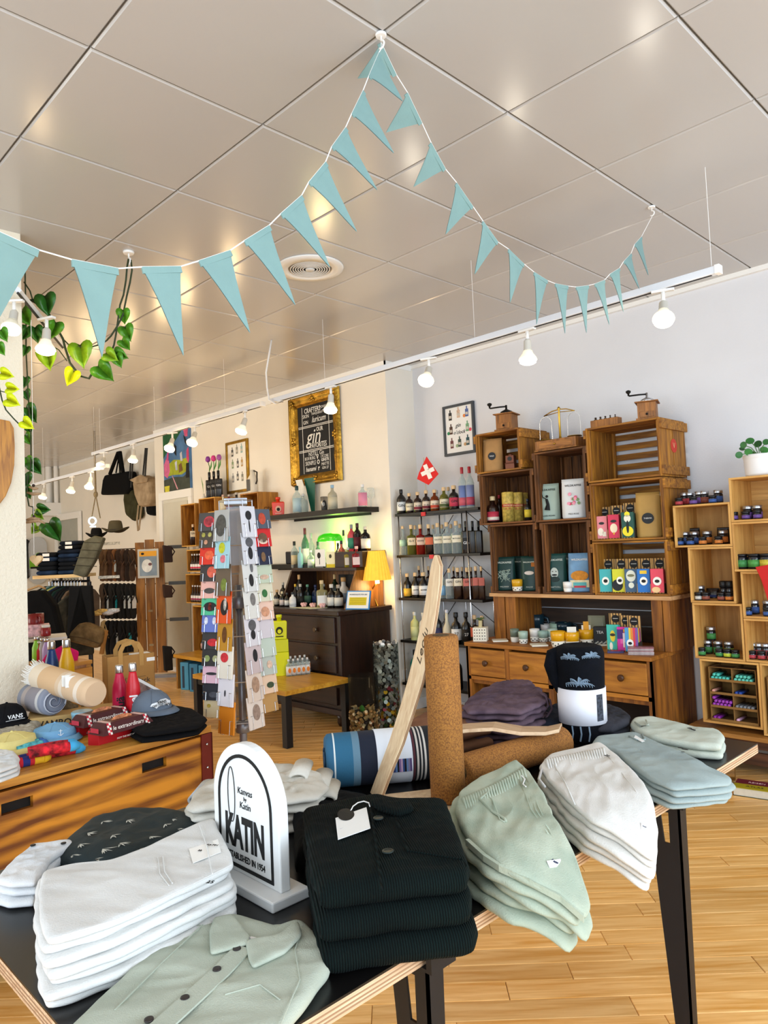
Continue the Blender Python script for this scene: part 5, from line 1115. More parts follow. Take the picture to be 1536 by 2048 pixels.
sticker(t,.12,.07,0,.11,fy(.4,.07)-.001,M('#d08a2c',.7,var=.3,sc=40),'o','landscape_print'); sticker(t,.13,.05,0,.055,fy(.2,.07)-.002,M('#e4d8b0',.7,var=.2,sc=40),'rect','landscape_print'); sticker(t,.09,.04,0,.045,fy(.2,.07)-.003,M('#5fb4b8',.7),'rect','landscape_print'); sticker(t,.08,.014,0,.035,fy(.2,.07)-.004,M('#c43a4a',.7),'rect','landscape_print')
cup(1136,1181,4.43,z3,.07,.032,'plain white cup in front of the portrait coffee bag','#efeeea','#efeeea',False)
STR=BANDS([(0,'#c69a5c'),(.125,'#3a2a1c'),(.19,'#c69a5c'),(.31,'#3a2a1c'),(.375,'#c69a5c'),(.5,'#3a2a1c'),(.565,'#c69a5c'),(.69,'#3a2a1c'),(.755,'#c69a5c'),(.88,'#3a2a1c'),(.945,'#c69a5c')],0,-.05,.05,.85)
def tray(u,vb,y,z,w,h,cols,lb,art,blb,rz=None,loc=None,back=.07):
    """kraft display carton with a raised logo flap, and the bars standing in it"""
    q=Vector(loc or at(u,vb,y,z)); rz=faceang(q.x,q.y)*.55 if rz is None else rz
    t=thing('display_carton',lb,'carton',q,rz,'striped kraft display cartons')
    MB().box(-w/2,w/2,-.032,-.029,0,h*.22).box(-w/2,w/2,-.032,.075,0,.003).box(-w/2,-w/2+.002,-.032,.075,0,h*.4).box(w/2-.002,w/2,-.032,.075,0,h*.4).box(-w/2,w/2,.073,.075,0,h*1.0).obj('carton',STR,t)
    MB().box(-w/2,w/2,.071,.0745,h*.98,h*.98+back).obj('logo_flap',STR,t); sticker(t,w*.62,w*.62,0,h*.98+back*.5,.0695,INK,'o','round_logo'); sticker(t,w*.4,.003,0,h*.98+back*.52,.0682,M('#d8d4cc'),'rect','round_logo')
    n=len(cols)
    for i in range(n):
        d=thing('chocolate_bar',blb%(['front','second','third','rear'][i]),'chocolate bar',q+Matrix.Rotation(rz,3,'Z')@Vector((0,-.024+.023*i,.004)),rz,'standing chocolate bars')
        MB().box(-w*.46,w*.46,-.009,.009,0,h-.004*i).obj('wrapper',M(cols[i],.45,var=.05),d,bevel=.002)
        if i==0:
            for a in art: sticker(d,w*a[0],h*a[1],w*a[2],h*a[3],-.0098-a[6] if len(a)>6 else -.0098,M(a[4],.6,var=0),a[5],'printed_motif')
    return t
z7=1.416; wt=.078
tray(1207,1076,4.47,z7,wt,.15,['#e88a92','#d8848c','#e88a92'],'striped kraft carton of pink bars in the middle right crate',[(.5,.35,-.1,.3,'#f2ead8','o'),(.45,.12,0,.68,'#2a2a2a','o'),(.3,.2,.2,.2,'#f2ead8','rect',.0006)],'pale pink chocolate bar with hand motif, %s in its carton')
tray(1231,1076,4.46,z7,wt,.155,['#d42a4e','#c02448','#d42a4e'],'striped kraft carton of crimson bars in the middle right crate',[(.6,.4,0,.42,'#f0e0c0','o'),(.5,.12,0,.72,'#2a2a2a','o'),(.12,.12,0,.2,'#e6b23a','o',.0006)],'crimson chocolate bar with open hand motif, %s in its carton')
tray(1259,1076,4.45,z7,wt*1.1,.165,['#0f4a3c','#0f4a3c','#123f36'],'striped kraft carton of green bars in the middle right crate',[(.5,.3,0,.75,'#e9e4d0','o'),(.8,.4,0,.25,'#e8d92a','o'),(.2,.5,0,.42,'#14201c','o',.0006),(.4,.2,0,.92,'#e8d92a','o')],'dark green chocolate bar with yellow figure motif, %s in its carton')
t=pouch('kraft_pouch','tall kraft coffee pouch with dark label leaning in the middle right crate','pouch',at(1300,1070,4.5,z7),.29,.155,.08,M('#b8924e',.6,var=.1)); lab_on(t,.29,.155,.08,.42,(.075,.07),'#1c2024','o','THERMA',ts=.013)
z8=1.063
for u,cols,a,nm in ((1215,['#3fb0b4','#3fb0b4','#2f9ca2'],[(.55,.36,0,.48,'#f2f2ea','o'),(.32,.16,0,.48,'#141414','o',.0006)],'turquoise'),(1241,['#d3d326','#c7c824','#d3d326'],[(.8,.5,-.1,.3,'#1c2026','o'),(.5,.34,.1,.5,'#f2f2ea','o',.0006),(.3,.14,.1,.5,'#141414','o',.0012)],'yellow and black'),(1266,['#3c5a78','#c9cfc0','#3c5a78'],[(.7,.5,0,.7,'#d8dccc','o'),(.4,.25,0,.3,'#dfe3d2','o',.0006),(.5,.12,0,.72,'#7a7a5a','o',.0012)],'blue-grey patterned'),(1291,['#1f6fc0','#1c64b0','#1f6fc0'],[(.55,.36,0,.48,'#f2f2ea','o'),(.32,.14,0,.48,'#141414','o',.0006),(.5,.14,0,.86,'#e8c23a','rect')],'bright blue'),(1318,['#e0465a','#d83c50','#e0465a'],[(.6,.36,0,.48,'#f2f2ea','o'),(.34,.14,0,.48,'#141414','o',.0006),(.6,.25,-.1,.12,'#f0c890','o')],'coral red')):
    tray(u,1186,4.455,z8,.086,.15,cols,'striped kraft carton of %s bars in the lowest right crate'%nm,a,nm+' chocolate bar, %s in its carton of the lowest right crate')
# ================================================================ counter display
ZK=.70
def kz(u,v): p=PZ(u,v,ZK); y=min(p.y,4.70); p=p*(y/p.y) if p.y>4.7 else p; return (p.x,min(p.y,4.7),ZK)
def kc(u,v,hp,wp,lb,c1,c2,**kw):
    q=kz(u,v); k=mpp(q); return cup(0,0,0,0,hp*k*1.05,wp*k/2,lb,c1,c2,loc=q,**kw)
kc(1007,1272,25,22,'salmon pink cup with dotted white foot at the left of the counter','#d98a72','#eae5d8')
kc(1030,1284,25,18,'dark sage cup with plain white foot','#6a7a6c','#e4e2da',dots=False); kc(1047,1287,23,19,'mint cup with dotted foot at the front left','#a9c4b4','#e8e6dc')
t=kc(1043,1270,20,26,'pink lidded sugar bowl behind the sage cup','#d48f7c','#ddb9a8',dots=False); MB().lathe([(.036,.052),(.03,.06),(.008,.064),(.010,.075),(.004,.08)],16).obj('lid',M('#c9a184',.5),t,smooth=True)
kc(1067,1272,24,24,'plain white cup in the back row of cups','#eceae4','#eceae4',dots=False); kc(1070,1283,24,20,'white cup with dotted foot','#ecebe6','#e6e4dc'); kc(1093,1268,24,22,'white cup behind the mint cups','#e6e6e2','#e6e6e2',dots=False); kc(1087,1284,21,19,'mint cup beside the white coaster','#a5c6bb','#e4e6dc'); kc(1106,1283,24,20,'pale mint cup left of the yellow ones','#b9d0c4','#e4e6dc')
kc(1117,1266,28,34,'large mint mug with handle','#9dbdab','#9dbdab',dots=False,handle=True); kc(1075,1256,42,28,'dark teal jug with handle at the back','#14323e','#14323e',dots=False,handle=True); kc(1128,1256,30,34,'dark teal teapot behind the mint mug','#14323e','#14323e',dots=False,handle=True)
kc(1117,1294,30,29,'yellow cup with dotted foot, leftmost of three','#e2a615','#e8e2d2'); t1=kc(1145,1294,29,29,'yellow cup with dotted foot, middle of three','#e2a615','#e8e2d2'); t2=kc(1174,1290,30,29,'yellow cup with orange card inside, rightmost of three','#e2a615','#e8e2d2')
for tt_,c in ((t1,'#efece0'),(t2,'#efece0')): MB().box(-.03,.03,.0,.003,.06,.135).obj('card',M(c,.7),tt_)
MB().box(-.018,.018,-.004,-.001,.09,.16).obj('orange_card',M('#e6a02a',.6),t2)
for u,v,lb in ((1000,1282,'white ceramic coaster at the left of the cups'),(1078,1291,'white ceramic coaster in front of the cups'),(1205,1290,'cream coaster between yellow cups and tea packs')):
    q=kz(u,v); o=MB().box(-.055,.055,-.055,.055,0,.010).obj('coaster',M('#e9e5d4',.5,var=.02),bevel=.002); o.location=q; o.rotation_euler=(0,0,.75); tag(o,lb,'coaster','ceramic coasters')
for u,lb in ((1203,'black tea pack with white print, left of two'),(1231,'black tea pack with white print, right of two')):
    q=kz(u,1290); t=thing('tea_pack',lb,'tea pack',q,faceang(q[0],q[1])*.6,'black tea packs'); MB().box(-.045,.045,-.025,.025,0,.125).obj('pack',M('#131418',.5,var=.1),t,bevel=.003); text('TEA',.026,M('#d8d8d8'),t,(0,-.0262,.088),UP,bold=.015); b=MB()
    for i in range(9): b.ball((-.035+.0088*i,-.026,.012+.006*(i%3)),.006,6,5)
    b.obj('blossom_print',M('#bdbdb6'),t)
q=kz(1212,1262); t=pouch('herb_bag','cellophane bag of dried herbs at the back of the counter','herb bag',(q[0],4.58,ZK),.19,.12,.08,GLASS('#c9cbb0',.35)); MB().lathe([(.03,.01),(.045,.05),(.04,.1),(.015,.13)],12,sq=0).obj('dried_herbs',M('#5a5a30',.9,var=.6,sc=70,bump=.8,bsc=90),t); MB().box(-.026,.026,-.046,-.042,.01,.04).obj('label',PAPER,t)
tray(0,0,0,0,.082,.16,['#3fb8a8','#38ac9e','#3fb8a8'],'striped kraft carton of teal bars on the counter',[(.4,.45,0,.55,'#e6cf3a','o'),(.4,.12,0,.6,'#3a3a2a','o',.0006),(.25,.3,-.15,.15,'#f0ead8','o')],'teal chocolate bar with banana motif, %s in its carton on the counter',loc=(kz(1265,1290)[0],4.36,ZK))
tray(0,0,0,0,.078,.15,['#d42a9a','#8a2a8a','#d42a9a'],'striped kraft carton of magenta bars on the counter',[(.5,.4,-.2,.7,'#4a2a7a','rect'),(.6,.2,.1,.4,'#e86ab0','rect',.0004),(.2,.6,.1,.45,'#f0e0e8','rect',.0008),(.3,.12,.2,.85,'#e8b03a','rect')],'magenta and purple chocolate bar, %s in its carton on the counter',loc=(kz(1294,1290)[0]-.005,4.35,ZK))
tray(0,0,0,0,.085,.15,['#4a9ad0','#e8c83a','#e2643a','#8a3a8a'],'striped kraft carton of rainbow bars at the right end of the counter',[(.14,1,-.1,.5,'#e8c83a','rect'),(.14,1,.06,.5,'#e8862e','rect'),(.14,1,.22,.5,'#d83a4a','rect'),(.14,1,.38,.5,'#8a4a9a','rect'),(.5,.34,-.1,.35,'#f4f4ee','o',.0006),(.28,.12,-.1,.35,'#141414','o',.0012)],'rainbow striped chocolate bar, %s in its carton on the counter',loc=(kz(1322,1290)[0]-.02,4.34,ZK))
q=kz(1285,1308)
for i in range(5):
    o=MB().box(-.075,.075,-.035,.035,0,.0085).obj('flat_chocolate_bar',M(['#b8a8a8','#c9bfc0','#a8898e','#bfb4b6','#a0727a'][i],.35,.3,var=.3,sc=40),bevel=.002); o.location=(q[0],4.26,ZK+.0095*i); o.rotation_euler=(0,0,.45+.05*sin(i*2)); tag(o,'silver-wrapped flat bar, %s from the bottom of the lying pile'%ORD[i],'chocolate bar','flat bars in the lying pile')
q=kz(1240,1303); o=MB().box(-.05,.05,-.03,.03,0,.012).obj('chocolate_box',M('#3a3a6a',.5,var=.2),bevel=.002); o.location=(q[0],4.25,ZK); o.rotation_euler=(0,0,.5); tag(o,'small dark blue and red flat box beside the lying bar pile','box')
o2=MB().box(-.03,.03,-.018,.018,.012,.0128).obj('red_print',M('#b02a4a'),o)
# ================================================================ pine boxes with jars on the right
PB=WOOD('#b8823c','#e0b064',0,.55,3,9,.12,.08); PBV=WOOD('#b8823c','#e0b064',2,.55,3,9,.12,.08); PBB=WOOD('#a67434','#d09c54',2,.6,3,8,.12,.08)
def pbox(x0,x1,z0,z1,label,backv=True,y0=4.45,y1=4.78,th=.012):
    t=thing('pine_box',label,'box shelf',((x0+x1)/2,(y0+y1)/2,z0)); X=(x1-x0)/2; H=z1-z0; D=(y1-y0)/2
    MB().box(-X,X,-D,D,0,th).obj('bottom_board',PB,t,bevel=.0012); MB().box(-X,X,-D,D,H-th,H).obj('top_board',PB,t,bevel=.0012)
    for s in (-1,1): MB().box(s*X-(th if s>0 else 0),s*X+(th if s<0 else 0),-D,D,th,H-th).obj('side_board',PBV,t,bevel=.0012)
    n=2
    for i in range(n):
        if backv: MB().box(-X+th+i*(2*X-2*th)/n,-X+th+(i+1)*(2*X-2*th)/n-.001,D-.008,D,th,H-th).obj('back_board',PBB,t)
        else: MB().box(-X+th,X-th,D-.008,D,th+i*(H-2*th)/n,th+(i+1)*(H-2*th)/n-.001).obj('back_board',PB,t)
    return t
A=[(-1.995,-1.652,1.345,1.605,'shallow pine box highest in the left jar column, jars on its top'),(-1.918,-1.652,1.008,1.343,'pine box with a black pepper grinder, left jar column'),(-1.912,-1.622,.672,1.006,'pine box with green-labelled jars, left jar column'),(-1.888,-1.55,.292,.67,'pine box holding the marker pen rack with turquoise pens')]
for a in A: pbox(*a)
Bx=[(-1.650,-1.15,1.484,1.745,'pine box below the white plant pot'),(-1.650,-1.15,1.195,1.482,'pine box with wide green jars'),(-1.618,-1.15,.925,1.193,'pine box with blue-labelled jars behind the red funnel'),(-1.618,-1.15,.674,.923,'pine box with red-labelled jars, right column'),(-1.547,-1.15,.262,.672,'pine box holding the marker rack with yellow and red pens')]
for a in Bx: pbox(*a,backv=False)
GJ=M('#15161c',.15,var=0,spec=.6); LID=M('#b9bcc2',.28,.9,var=0); BL=M('#101012',.4,var=0)
def jar(u,y,z,tall,c,lb,s=1,wide=False):
    p=PY(u,1200,y); t=thing('spice_jar',lb,'jar',(p.x,y,z),faceang(p.x,y),'spice and spread jars in the pine boxes'); r=(.027 if tall else .023)*s*(1.25 if wide else 1); h=(.062 if tall else .036)*s*(1.1 if wide else 1)
    key=('jar',tall,s,wide)
    if key not in BM: BM[key]=MB().lathe([(r*.9,0),(r,.003),(r,h*.85),(r*.85,h)],18).obj('jar_glass',GJ,t,smooth=True).data
    else: share('jar_glass',BM[key],t)
    key=('jl',tall,s,wide)
    if key not in BM: BM[key]=MB().lathe([(r*.98,h),(r*1.0,h+.002),(r*1.0,h+.018*s if tall and not wide else h+.011),(r*.9,h+.02*s if tall and not wide else h+.012)],18).obj('lid',LID if tall and not wide else BL,t,smooth=True).data
    else: share('lid',BM[key],t)
    key=('jlab',tall,s,c,wide)
    if key not in BM: BM[key]=MB().lathe([(r+.0003,h*.15),(r+.0008,h*.15),(r+.0008,h*.7),(r+.0003,h*.7)],14,a0=-pi/2-1.2,a1=-pi/2+1.2).obj('label',M(c,.5,var=.25,sc=90),t,smooth=True).data
    else: share('label',BM[key],t)
    return t
def jars(z,tall,small,where):
    for i,(u,c,cn) in enumerate(tall): jar(u,4.575,z,True,c,'silver-lidded jar with %s label, %s from left %s'%(cn,ORD[i],where))
    for i,(u,c,cn) in enumerate(small): jar(u,4.49,z,False,c,'small black-lidded jar with %s label, %s from left %s'%(cn,ORD[i],where))
R_,O_,P_,B_,G_,W_,K_='#b04048','#cc7a34','#6a4a90','#3a5a9a','#3f8a4a','#cfcfc8','#8a4a3a'
jars(1.606,[(1382,R_,'red'),(1392,R_,'dark red'),(1412,P_,'plum'),(1422,K_,'brown'),(1450,B_,'navy')],[(1370,R_,'red'),(1399,P_,'plum'),(1438,B_,'blue')],'on the jar column top')
jars(1.358,[(1378,B_,'blue'),(1397,B_,'blue'),(1423,O_,'orange'),(1455,O_,'orange')],[(1367,B_,'blue'),(1388,B_,'blue'),(1413,O_,'orange'),(1445,O_,'orange')],'in the shallow pine box')
jars(1.021,[(1402,W_,'grey')],[(1398,W_,'grey'),(1412,K_,'brown'),(1443,K_,'brown'),(1459,O_,'orange')],'beside the pepper grinder')
jars(.685,[(1410,G_,'green'),(1430,G_,'green'),(1452,'#8aa83a','lime')],[(1397,G_,'green'),(1432,G_,'green'),(1448,'#b9c83a','lime'),(1464,G_,'green')],'among the green-labelled jars')
jar(1418,4.575,.685+.084,True,G_,'silver-lidded green jar stacked on top of the green-labelled jars')
jars(1.497,[(1507,P_,'purple'),(1527,P_,'purple')],[(1479,P_,'purple'),(1503,P_,'purple'),(1526,P_,'purple')],'below the plant pot')
for i,(u,c,cn) in enumerate(((1488,G_,'green'),(1514,'#4f9a4a','bright green'),(1538,'#c9b83a','yellow'))): jar(u,4.52,1.208,True,c,'wide %s jar with black lid, %s from the left in its pine box'%(cn,ORD[i]),1.1,True)
jars(.938,[(1508,B_,'blue'),(1535,B_,'blue')],[(1494,B_,'blue'),(1533,B_,'blue')],'behind the red funnel')
jars(.687,[(1501,R_,'red'),(1511,R_,'red'),(1524,R_,'red')],[(1497,R_,'red'),(1516,R_,'red'),(1535,R_,'red')],'in the red-jar box')
for u,z,h,lb in ((1396,1.358,.105,'shiny black refill pouch in the shallow pine box'),(1456,1.358,.10,'black refill pouch at the right of the shallow pine box'),(1427,1.021,.06,'small black refill pouch beside the pepper grinder'),(1485,1.497,.085,'black refill pouch below the plant pot')):
    p=PY(u,1200,4.66); t=pouch('refill_pouch',lb,'pouch',(p.x,4.66,z),h,.075,.045,M('#0c0d12',.25,var=.1,spec=.7)); sticker(t,.045,h*.25,0,h*.22,fy(.2,.045)-.001,M('#2b3a78',.5),'rect','label')
for u,lb in ((1449,'black pepper grinder jar standing tall'),(1461,'black pepper grinder behind the first one')):
    p=PY(u,1200,4.6); t=thing('pepper_grinder',lb,'grinder',(p.x,4.6,1.021),0,'pepper grinders'); MB().lathe([(.024,0),(.025,.06),(.02,.07)],18).obj('jar_glass',GJ,t,smooth=True); MB().lathe([(.022,.07),(.024,.073),(.025,.105),(.02,.11)],18).obj('grinder_head',BL,t,smooth=True); MB().lathe([(.0255,.01),(.0255,.035)],14,a0=-pi/2-.7,a1=-pi/2+1.5).obj('label',M('#8a8a86',.5,var=.3,sc=90),t,smooth=True)
q=PY(1522,950,4.6); t=thing('potted_plant','round-leaved green plant in a ribbed white pot on the pine boxes','plant',(q.x,4.6,1.747))
pr=[(.07,0)];
for i in range(7): pr+=[(.082+.001*i,.010+.015*i),(.0845+.001*i,.017+.015*i)]
pr+=[(.094,.118),(.094,.13),(.086,.13),(.08,.11)]
MB().lathe(pr,28).obj('pot',M('#eceae8',.4,var=.02),t,smooth=True); MB().lathe([(.08,.112),(.001,.115)],20).obj('soil',M('#2a1c12',.9),t)
rr=random.Random(4)
for u,v,s in ((1487,890,15),(1500,882,18),(1478,910,15),(1497,904,17),(1516,888,17),(1528,900,18),(1512,915,20),(1492,918,16),(1484,898,12),(1532,884,14),(1524,918,15),(1505,908,15)):
    c=PD(u,v,depth((q.x,4.6,1.95))+rr.uniform(-.06,.04)); k=mpp(c)*s; toc=(CAM-c).normalized(); b=MB(); nrm=(toc+Vector((rr.uniform(-.5,.5),rr.uniform(-.5,.5),rr.uniform(.0,.9)))).normalized(); rt=nrm.to_track_quat('Z','Y').to_matrix().to_4x4()
    b.lathe([(k*.01,.004),(k*.42,.0),(k*.46,.001),(k*.42,-.001)],14,mx=Matrix.Translation(c)@rt).obj('leaf',M(rr.choice(['#2f6a30','#3d7d38','#245426']),.35,var=.2,sc=40),t,smooth=True,world=True)
    MB().tube([c,(c+Vector((q.x,4.6,1.88)))/2+Vector((0,0,.01)),Vector((q.x,4.6,1.86))],.0025,5).obj('leaf_stalk',M('#4f7a3a',.5),t,world=True)
p=[PY(u,v,4.38) for u,v in ((1510,1134),(1545,1128),(1548,1200),(1536,1204),(1522,1160))]
t=thing('red_cloth_bag','red cloth hanging at the right edge in front of the blue-labelled jars','cloth',tuple(p[0])); MB().slab(p,.02).obj('cloth',M('#c81f1c',.7,var=.1),t,world=True,bevel=.004)
CARDB=M('#8a6534',.9,var=.08,sc=20)
def penrack(xc,z,label,cells,where):
    p=Vector((xc,4.47,0)); t=thing('pen_rack',label,'pen rack',(p.x,4.50,z),0)
    w,h,cols,rows=.265,.315,2,4;
    for i in range(3): MB().box(-w/2+i*w/2-.002,-w/2+i*w/2+.002,-.03,.16,0,h).obj('divider',CARDB,t)
    for j in range(5):
        zz=h*j/4; MB().add([(-w/2,-.03,zz),(w/2,-.03,zz),(w/2,.16,zz-.02 if j else 0),(-w/2,.16,zz-.02 if j else 0),(-w/2,-.03,zz+.003),(w/2,-.03,zz+.003),(w/2,.16,zz-.017 if j else .003),(-w/2,.16,zz-.017 if j else .003)],[(3,2,1,0),(4,5,6,7),(0,1,5,4),(1,2,6,5),(2,3,7,6),(3,0,4,7)]).obj('tier_floor',CARDB,t)
        if j<4: MB().box(-w/2,w/2,-.033,-.030,zz,zz+.014).obj('tier_lip',CARDB,t)
    MB().box(-w/2,w/2,.158,.162,0,h).obj('back_sheet',CARDB,t)
    n=0
    for (ci,rj,col,num,cn) in cells:
        for k in range(num):
            px=-w/2+ci*w/2+.018+(k%5)*.0215+(0.010 if (k//5)%2 else 0); pz=h*rj/4+.017+(k//5)*.019
            o=thing('marker_pen','%s marker pen in the %s cell of the %s'%(cn,['lowest','second lowest','second highest','highest'][rj]+(' left' if ci==0 else ' right'),where),'pen',(p.x+px,4.50-.028,z+pz),0,'%s marker pens in one cell'%cn)
            key=('pen',col)
            if key not in BM:
                BM[key]=MB().lathe([(.004,-.002),(.0085,0),(.0095,.006),(.0095,.12)],12,mx=Matrix.Rotation(-pi/2,4,'X')).obj('barrel',M(col,.3,var=0),o,smooth=True).data
            else: share('barrel',BM[key],o)
    return t
penrack(-1.712,.306,'kraft carton pen rack with turquoise, purple and grey marker pens',[(0,3,'#4fc3b4',7,'turquoise'),(1,3,'#5fc6b4',9,'turquoise'),(0,2,'#d89a8a',1,'salmon'),(1,2,'#23479a',2,'blue'),(0,1,'#9a3fb0',11,'purple'),(1,1,'#7a7f86',5,'grey'),(0,0,'#8a2a9a',2,'violet'),(1,0,'#d8a8c8',1,'pale pink')],'left pen rack')
penrack(-1.385,.276,'kraft carton pen rack with yellow, orange and red marker pens',[(0,3,'#c8b030',0,'mustard'),(0,2,'#e6d21e',8,'yellow'),(0,1,'#e8881e',2,'orange'),(0,0,'#d84a2c',9,'red'),(1,0,'#d84a2c',5,'red')],'right pen rack')
t=thing('slatted_bench','low brown plank bench carrying the pine boxes','bench',(-1.55,4.56,0)); BN=WOOD('#4a2c18','#7a4c2c',0,.6,3,9,.15,.12)
MB().box(-1.99,-1.0,4.40,4.785,.232,.257).obj('bench_top',WOOD('#8a5a24','#b98038',0,.5,3,9,.1,.05),t,world=True,bevel=.003)
for z0,z1 in ((.145,.225),(.05,.125)): MB().box(-1.97,-1.0,4.56,4.58,z0,z1).obj('front_slat',BN,t,world=True,bevel=.002)
MB().box(-1.985,-1.95,4.42,4.78,0,.232).obj('bench_end',BN,t,world=True); MB().box(-1.03,-1.0,4.42,4.78,0,.232).obj('bench_end',BN,t,world=True)
q=PZ(1500,1590,0); t=thing('floor_book','thick paperback with maroon and mustard cover lying on the floor','book',(q.x+.02,4.22,0),.18)
MB().box(-.10,.10,-.075,.075,.003,.043).obj('page_block',M('#d8d0bc',.9,var=.05,sc=60),t); MB().box(-.104,.104,-.079,.079,0,.003).obj('back_cover',M('#3a3a1c'),t)
MB().box(-.104,.104,-.079,-.002,.043,.046).obj('cover_lower',M('#a89a1c',.5,var=.1),t); MB().box(-.104,.104,-.002,.079,.043,.046).obj('cover_upper',M('#6a1c2c',.5,var=.1),t); text('ATLAS',.03,M('#2a2a10'),t,(0,-.04,.0464),(0,0,0)); text('REISEN',.028,M('#d8b0b0'),t,(0,.035,.0464),(0,0,0))
q=PZ(1455,1560,0); t=thing('wooden_keg','small brown wooden bundle tied with straps under the table end','bundle',(q.x-.05,4.30,0),.3); KG=WOOD('#5a3a14','#9a6a24',0,.6,5,9,.2,.05)
MB().lathe([(.05,-.11),(.062,-.06),(.066,0),(.062,.06),(.05,.11)],10,mx=Matrix.Translation((0,0,.066))@Matrix.Rotation(pi/2,4,'Y')).obj('staves',KG,t);
for x in (-.06,.06): MB().lathe([(.066,x-.006),(.066,x+.006)],20,mx=Matrix.Translation((0,0,.066))@Matrix.Rotation(pi/2,4,'Y')).obj('strap',M('#3a2410'),t)
# ================================================================ bar wall
YW=YG
x0,x1,z0,z1=-5.83,-5.08,2.06,2.945
t=thing('chalkboard','gilt-framed chalkboard reading OUR GIN FAVORITES','chalkboard',((x0+x1)/2,YW,(z0+z1)/2)); W_,H_=(x1-x0)/2,(z1-z0)/2; fw=.105
def gilt(W_,H_,fw,t,d=.06):
    for i,(a,b_,c_,e_) in enumerate(((-W_,W_,H_-fw,H_),(-W_,W_,-H_,-H_+fw),(-W_,-W_+fw,-H_,H_),(W_-fw,W_,-H_,H_))):
        hor=i<2; n=14; b=MB()
        prof=[(0,.012),(.15,d),(.3,d*.8),(.5,d*.62),(.7,d*.7),(.85,d*.4),(1,.014)]; L0,L1=((a,b_) if hor else (c_,e_)); s0,s1=((e_,c_) if i==0 else (c_,e_)) if hor else ((a,b_) if i==2 else (b_,a))
        vs=[];
        for k in range(n+1):
            l=L0+(L1-L0)*k/n; ins=max(0,fw-(l-L0),fw-(L1-l))
            for q,dep in prof:
                w=s0+(s1-s0)*q; bump=.006*sin(k*2.1)*(.3<q<.8);
                ll=min(max(l,L0+abs(w-s0)),L1-abs(w-s0))
                vs.append((ll,-dep-bump,w) if hor else (w,-dep-bump,ll))
        m=len(prof); fs=[(k*m+j,k*m+j+1,(k+1)*m+j+1,(k+1)*m+j) for k in range(n) for j in range(m-1)]
        b.add(vs,fs).obj('frame_side',GOLD,t,smooth=True)
    for sx,sz in ((-1,-1),(-1,1),(1,-1),(1,1),(0,1),(0,-1),(-1,0),(1,0)):
        b=MB()
        for k in range(7):
            a=k*.9; b.ball((sx*(W_-fw*.45)+.035*cos(a)*(k>0),-d*.75,sz*(H_-fw*.45)+.03*sin(a)*(k>0)),.022 if k==0 else .014,8,6,(1,.5,1))
        b.obj('carved_ornament',GOLD,t,smooth=True)
gilt(W_,H_,fw,t)
MB().box(-W_+fw*.9,W_-fw*.9,-.012,0,-H_+fw*.9,H_-fw*.9).obj('board',M('#15171a',.75,var=.2,sc=12),t)
CH=M('#e6e6e2',.9,var=.15,sc=60); yb=-.0135; w2,h2=W_-fw,H_-fw
for z in (h2*.40,h2*.36,-h2*.30,-h2*.34): MB().cbox((0,yb,z),2*w2*.98,.001,.006).obj('chalk_rule',CH,t)
for x in (-w2*.74,w2*.76): MB().cbox((x,yb,0),.006,.001,2*h2*.97).obj('chalk_rule',CH,t)
def ct(s,size,x,z,sx=1,**kw): text(s,size,CH,t,(x*w2,yb-.0008,z*h2),UP,name='chalk_lettering',sx=sx,**kw)
ct('CRAFTERS',.068,-.14,.84,.8,bold=.012); ct('MONKEY',.036,.5,.86,.8); ct('SKIN',.052,-.52,.69,.9); ct('TANQUERAY',.034,.12,.72,.85); ct('TRUTH',.034,.58,.74,.8); ct('GIN',.05,-.54,.51,.9); ct('luricum',.082,.2,.55,.85,shear=.35,bold=.006)
ct('OUR',.058,.24,.25,.8,bold=.014); ct('gin',.20,-.14,.06,.95,shear=.3,bold=.004); ct('FAVORITES',.07,.14,-.20,.72,bold=.01)
ct('NSTILL Gin',.058,.0,-.43,.85); ct('BOX·BURG',.044,-.36,-.55,.75); ct('V',.055,.06,-.55,.9,bold=.03); ct('17CORE',.042,.46,-.55,.8); ct('SKINIPLE',.058,-.34,-.69,.72); ct('O',.058,.1,-.69,.9,bold=.03); ct('GINSTR',.04,.48,-.65,.85,bold=.02); ct('MATTE',.042,.48,-.77,.85); ct('hanami',.062,-.34,-.86,.9,shear=.3,bold=.012); ct('r',.07,.12,-.86,.9,bold=.02); ct('GIN 27',.036,.48,-.88,.9)
t,W_,H_,yy=picture('framed_print','gold-framed chart of gin bottles above the small wooden boxes',-7.05,-6.62,2.09,2.665,YW,.03,GOLD,M('#efeee8',.6,var=.02))
for i,(x,z,c) in enumerate(((-.5,.62,'#5a5a5a'),(.0,.7,'#9a9a90'),(.5,.7,'#9fc0c0'),(-.5,.1,'#8aa07a'),(.05,.1,'#6a6a6a'),(.5,.12,'#c0a070'),(-.5,-.5,'#a0a0a0'),(0,-.45,'#6a6a6a'),(.5,-.5,'#8a8a80'))): tinybottle(t,x*W_,z*H_,yy,.12,c)
t=thing('canvas_painting','colourful unframed canvas with pink flamingo shapes and green foliage','painting',(-8.16,YW,2.575)); W_,H_=.325,.39
MB().box(-W_,W_,-.03,0,-H_,H_).obj('canvas',M('#4f79a8',.7,var=.35,sc=6),t)
def pt(pts,c,lay,nm='painted_shape'): MB().prism([(x*W_,z*H_) for x,z in pts],.0008,Matrix.Translation((0,-.0305-.0006*lay,0))@MF).obj(nm,M(c,.7,var=.25,sc=14),t)
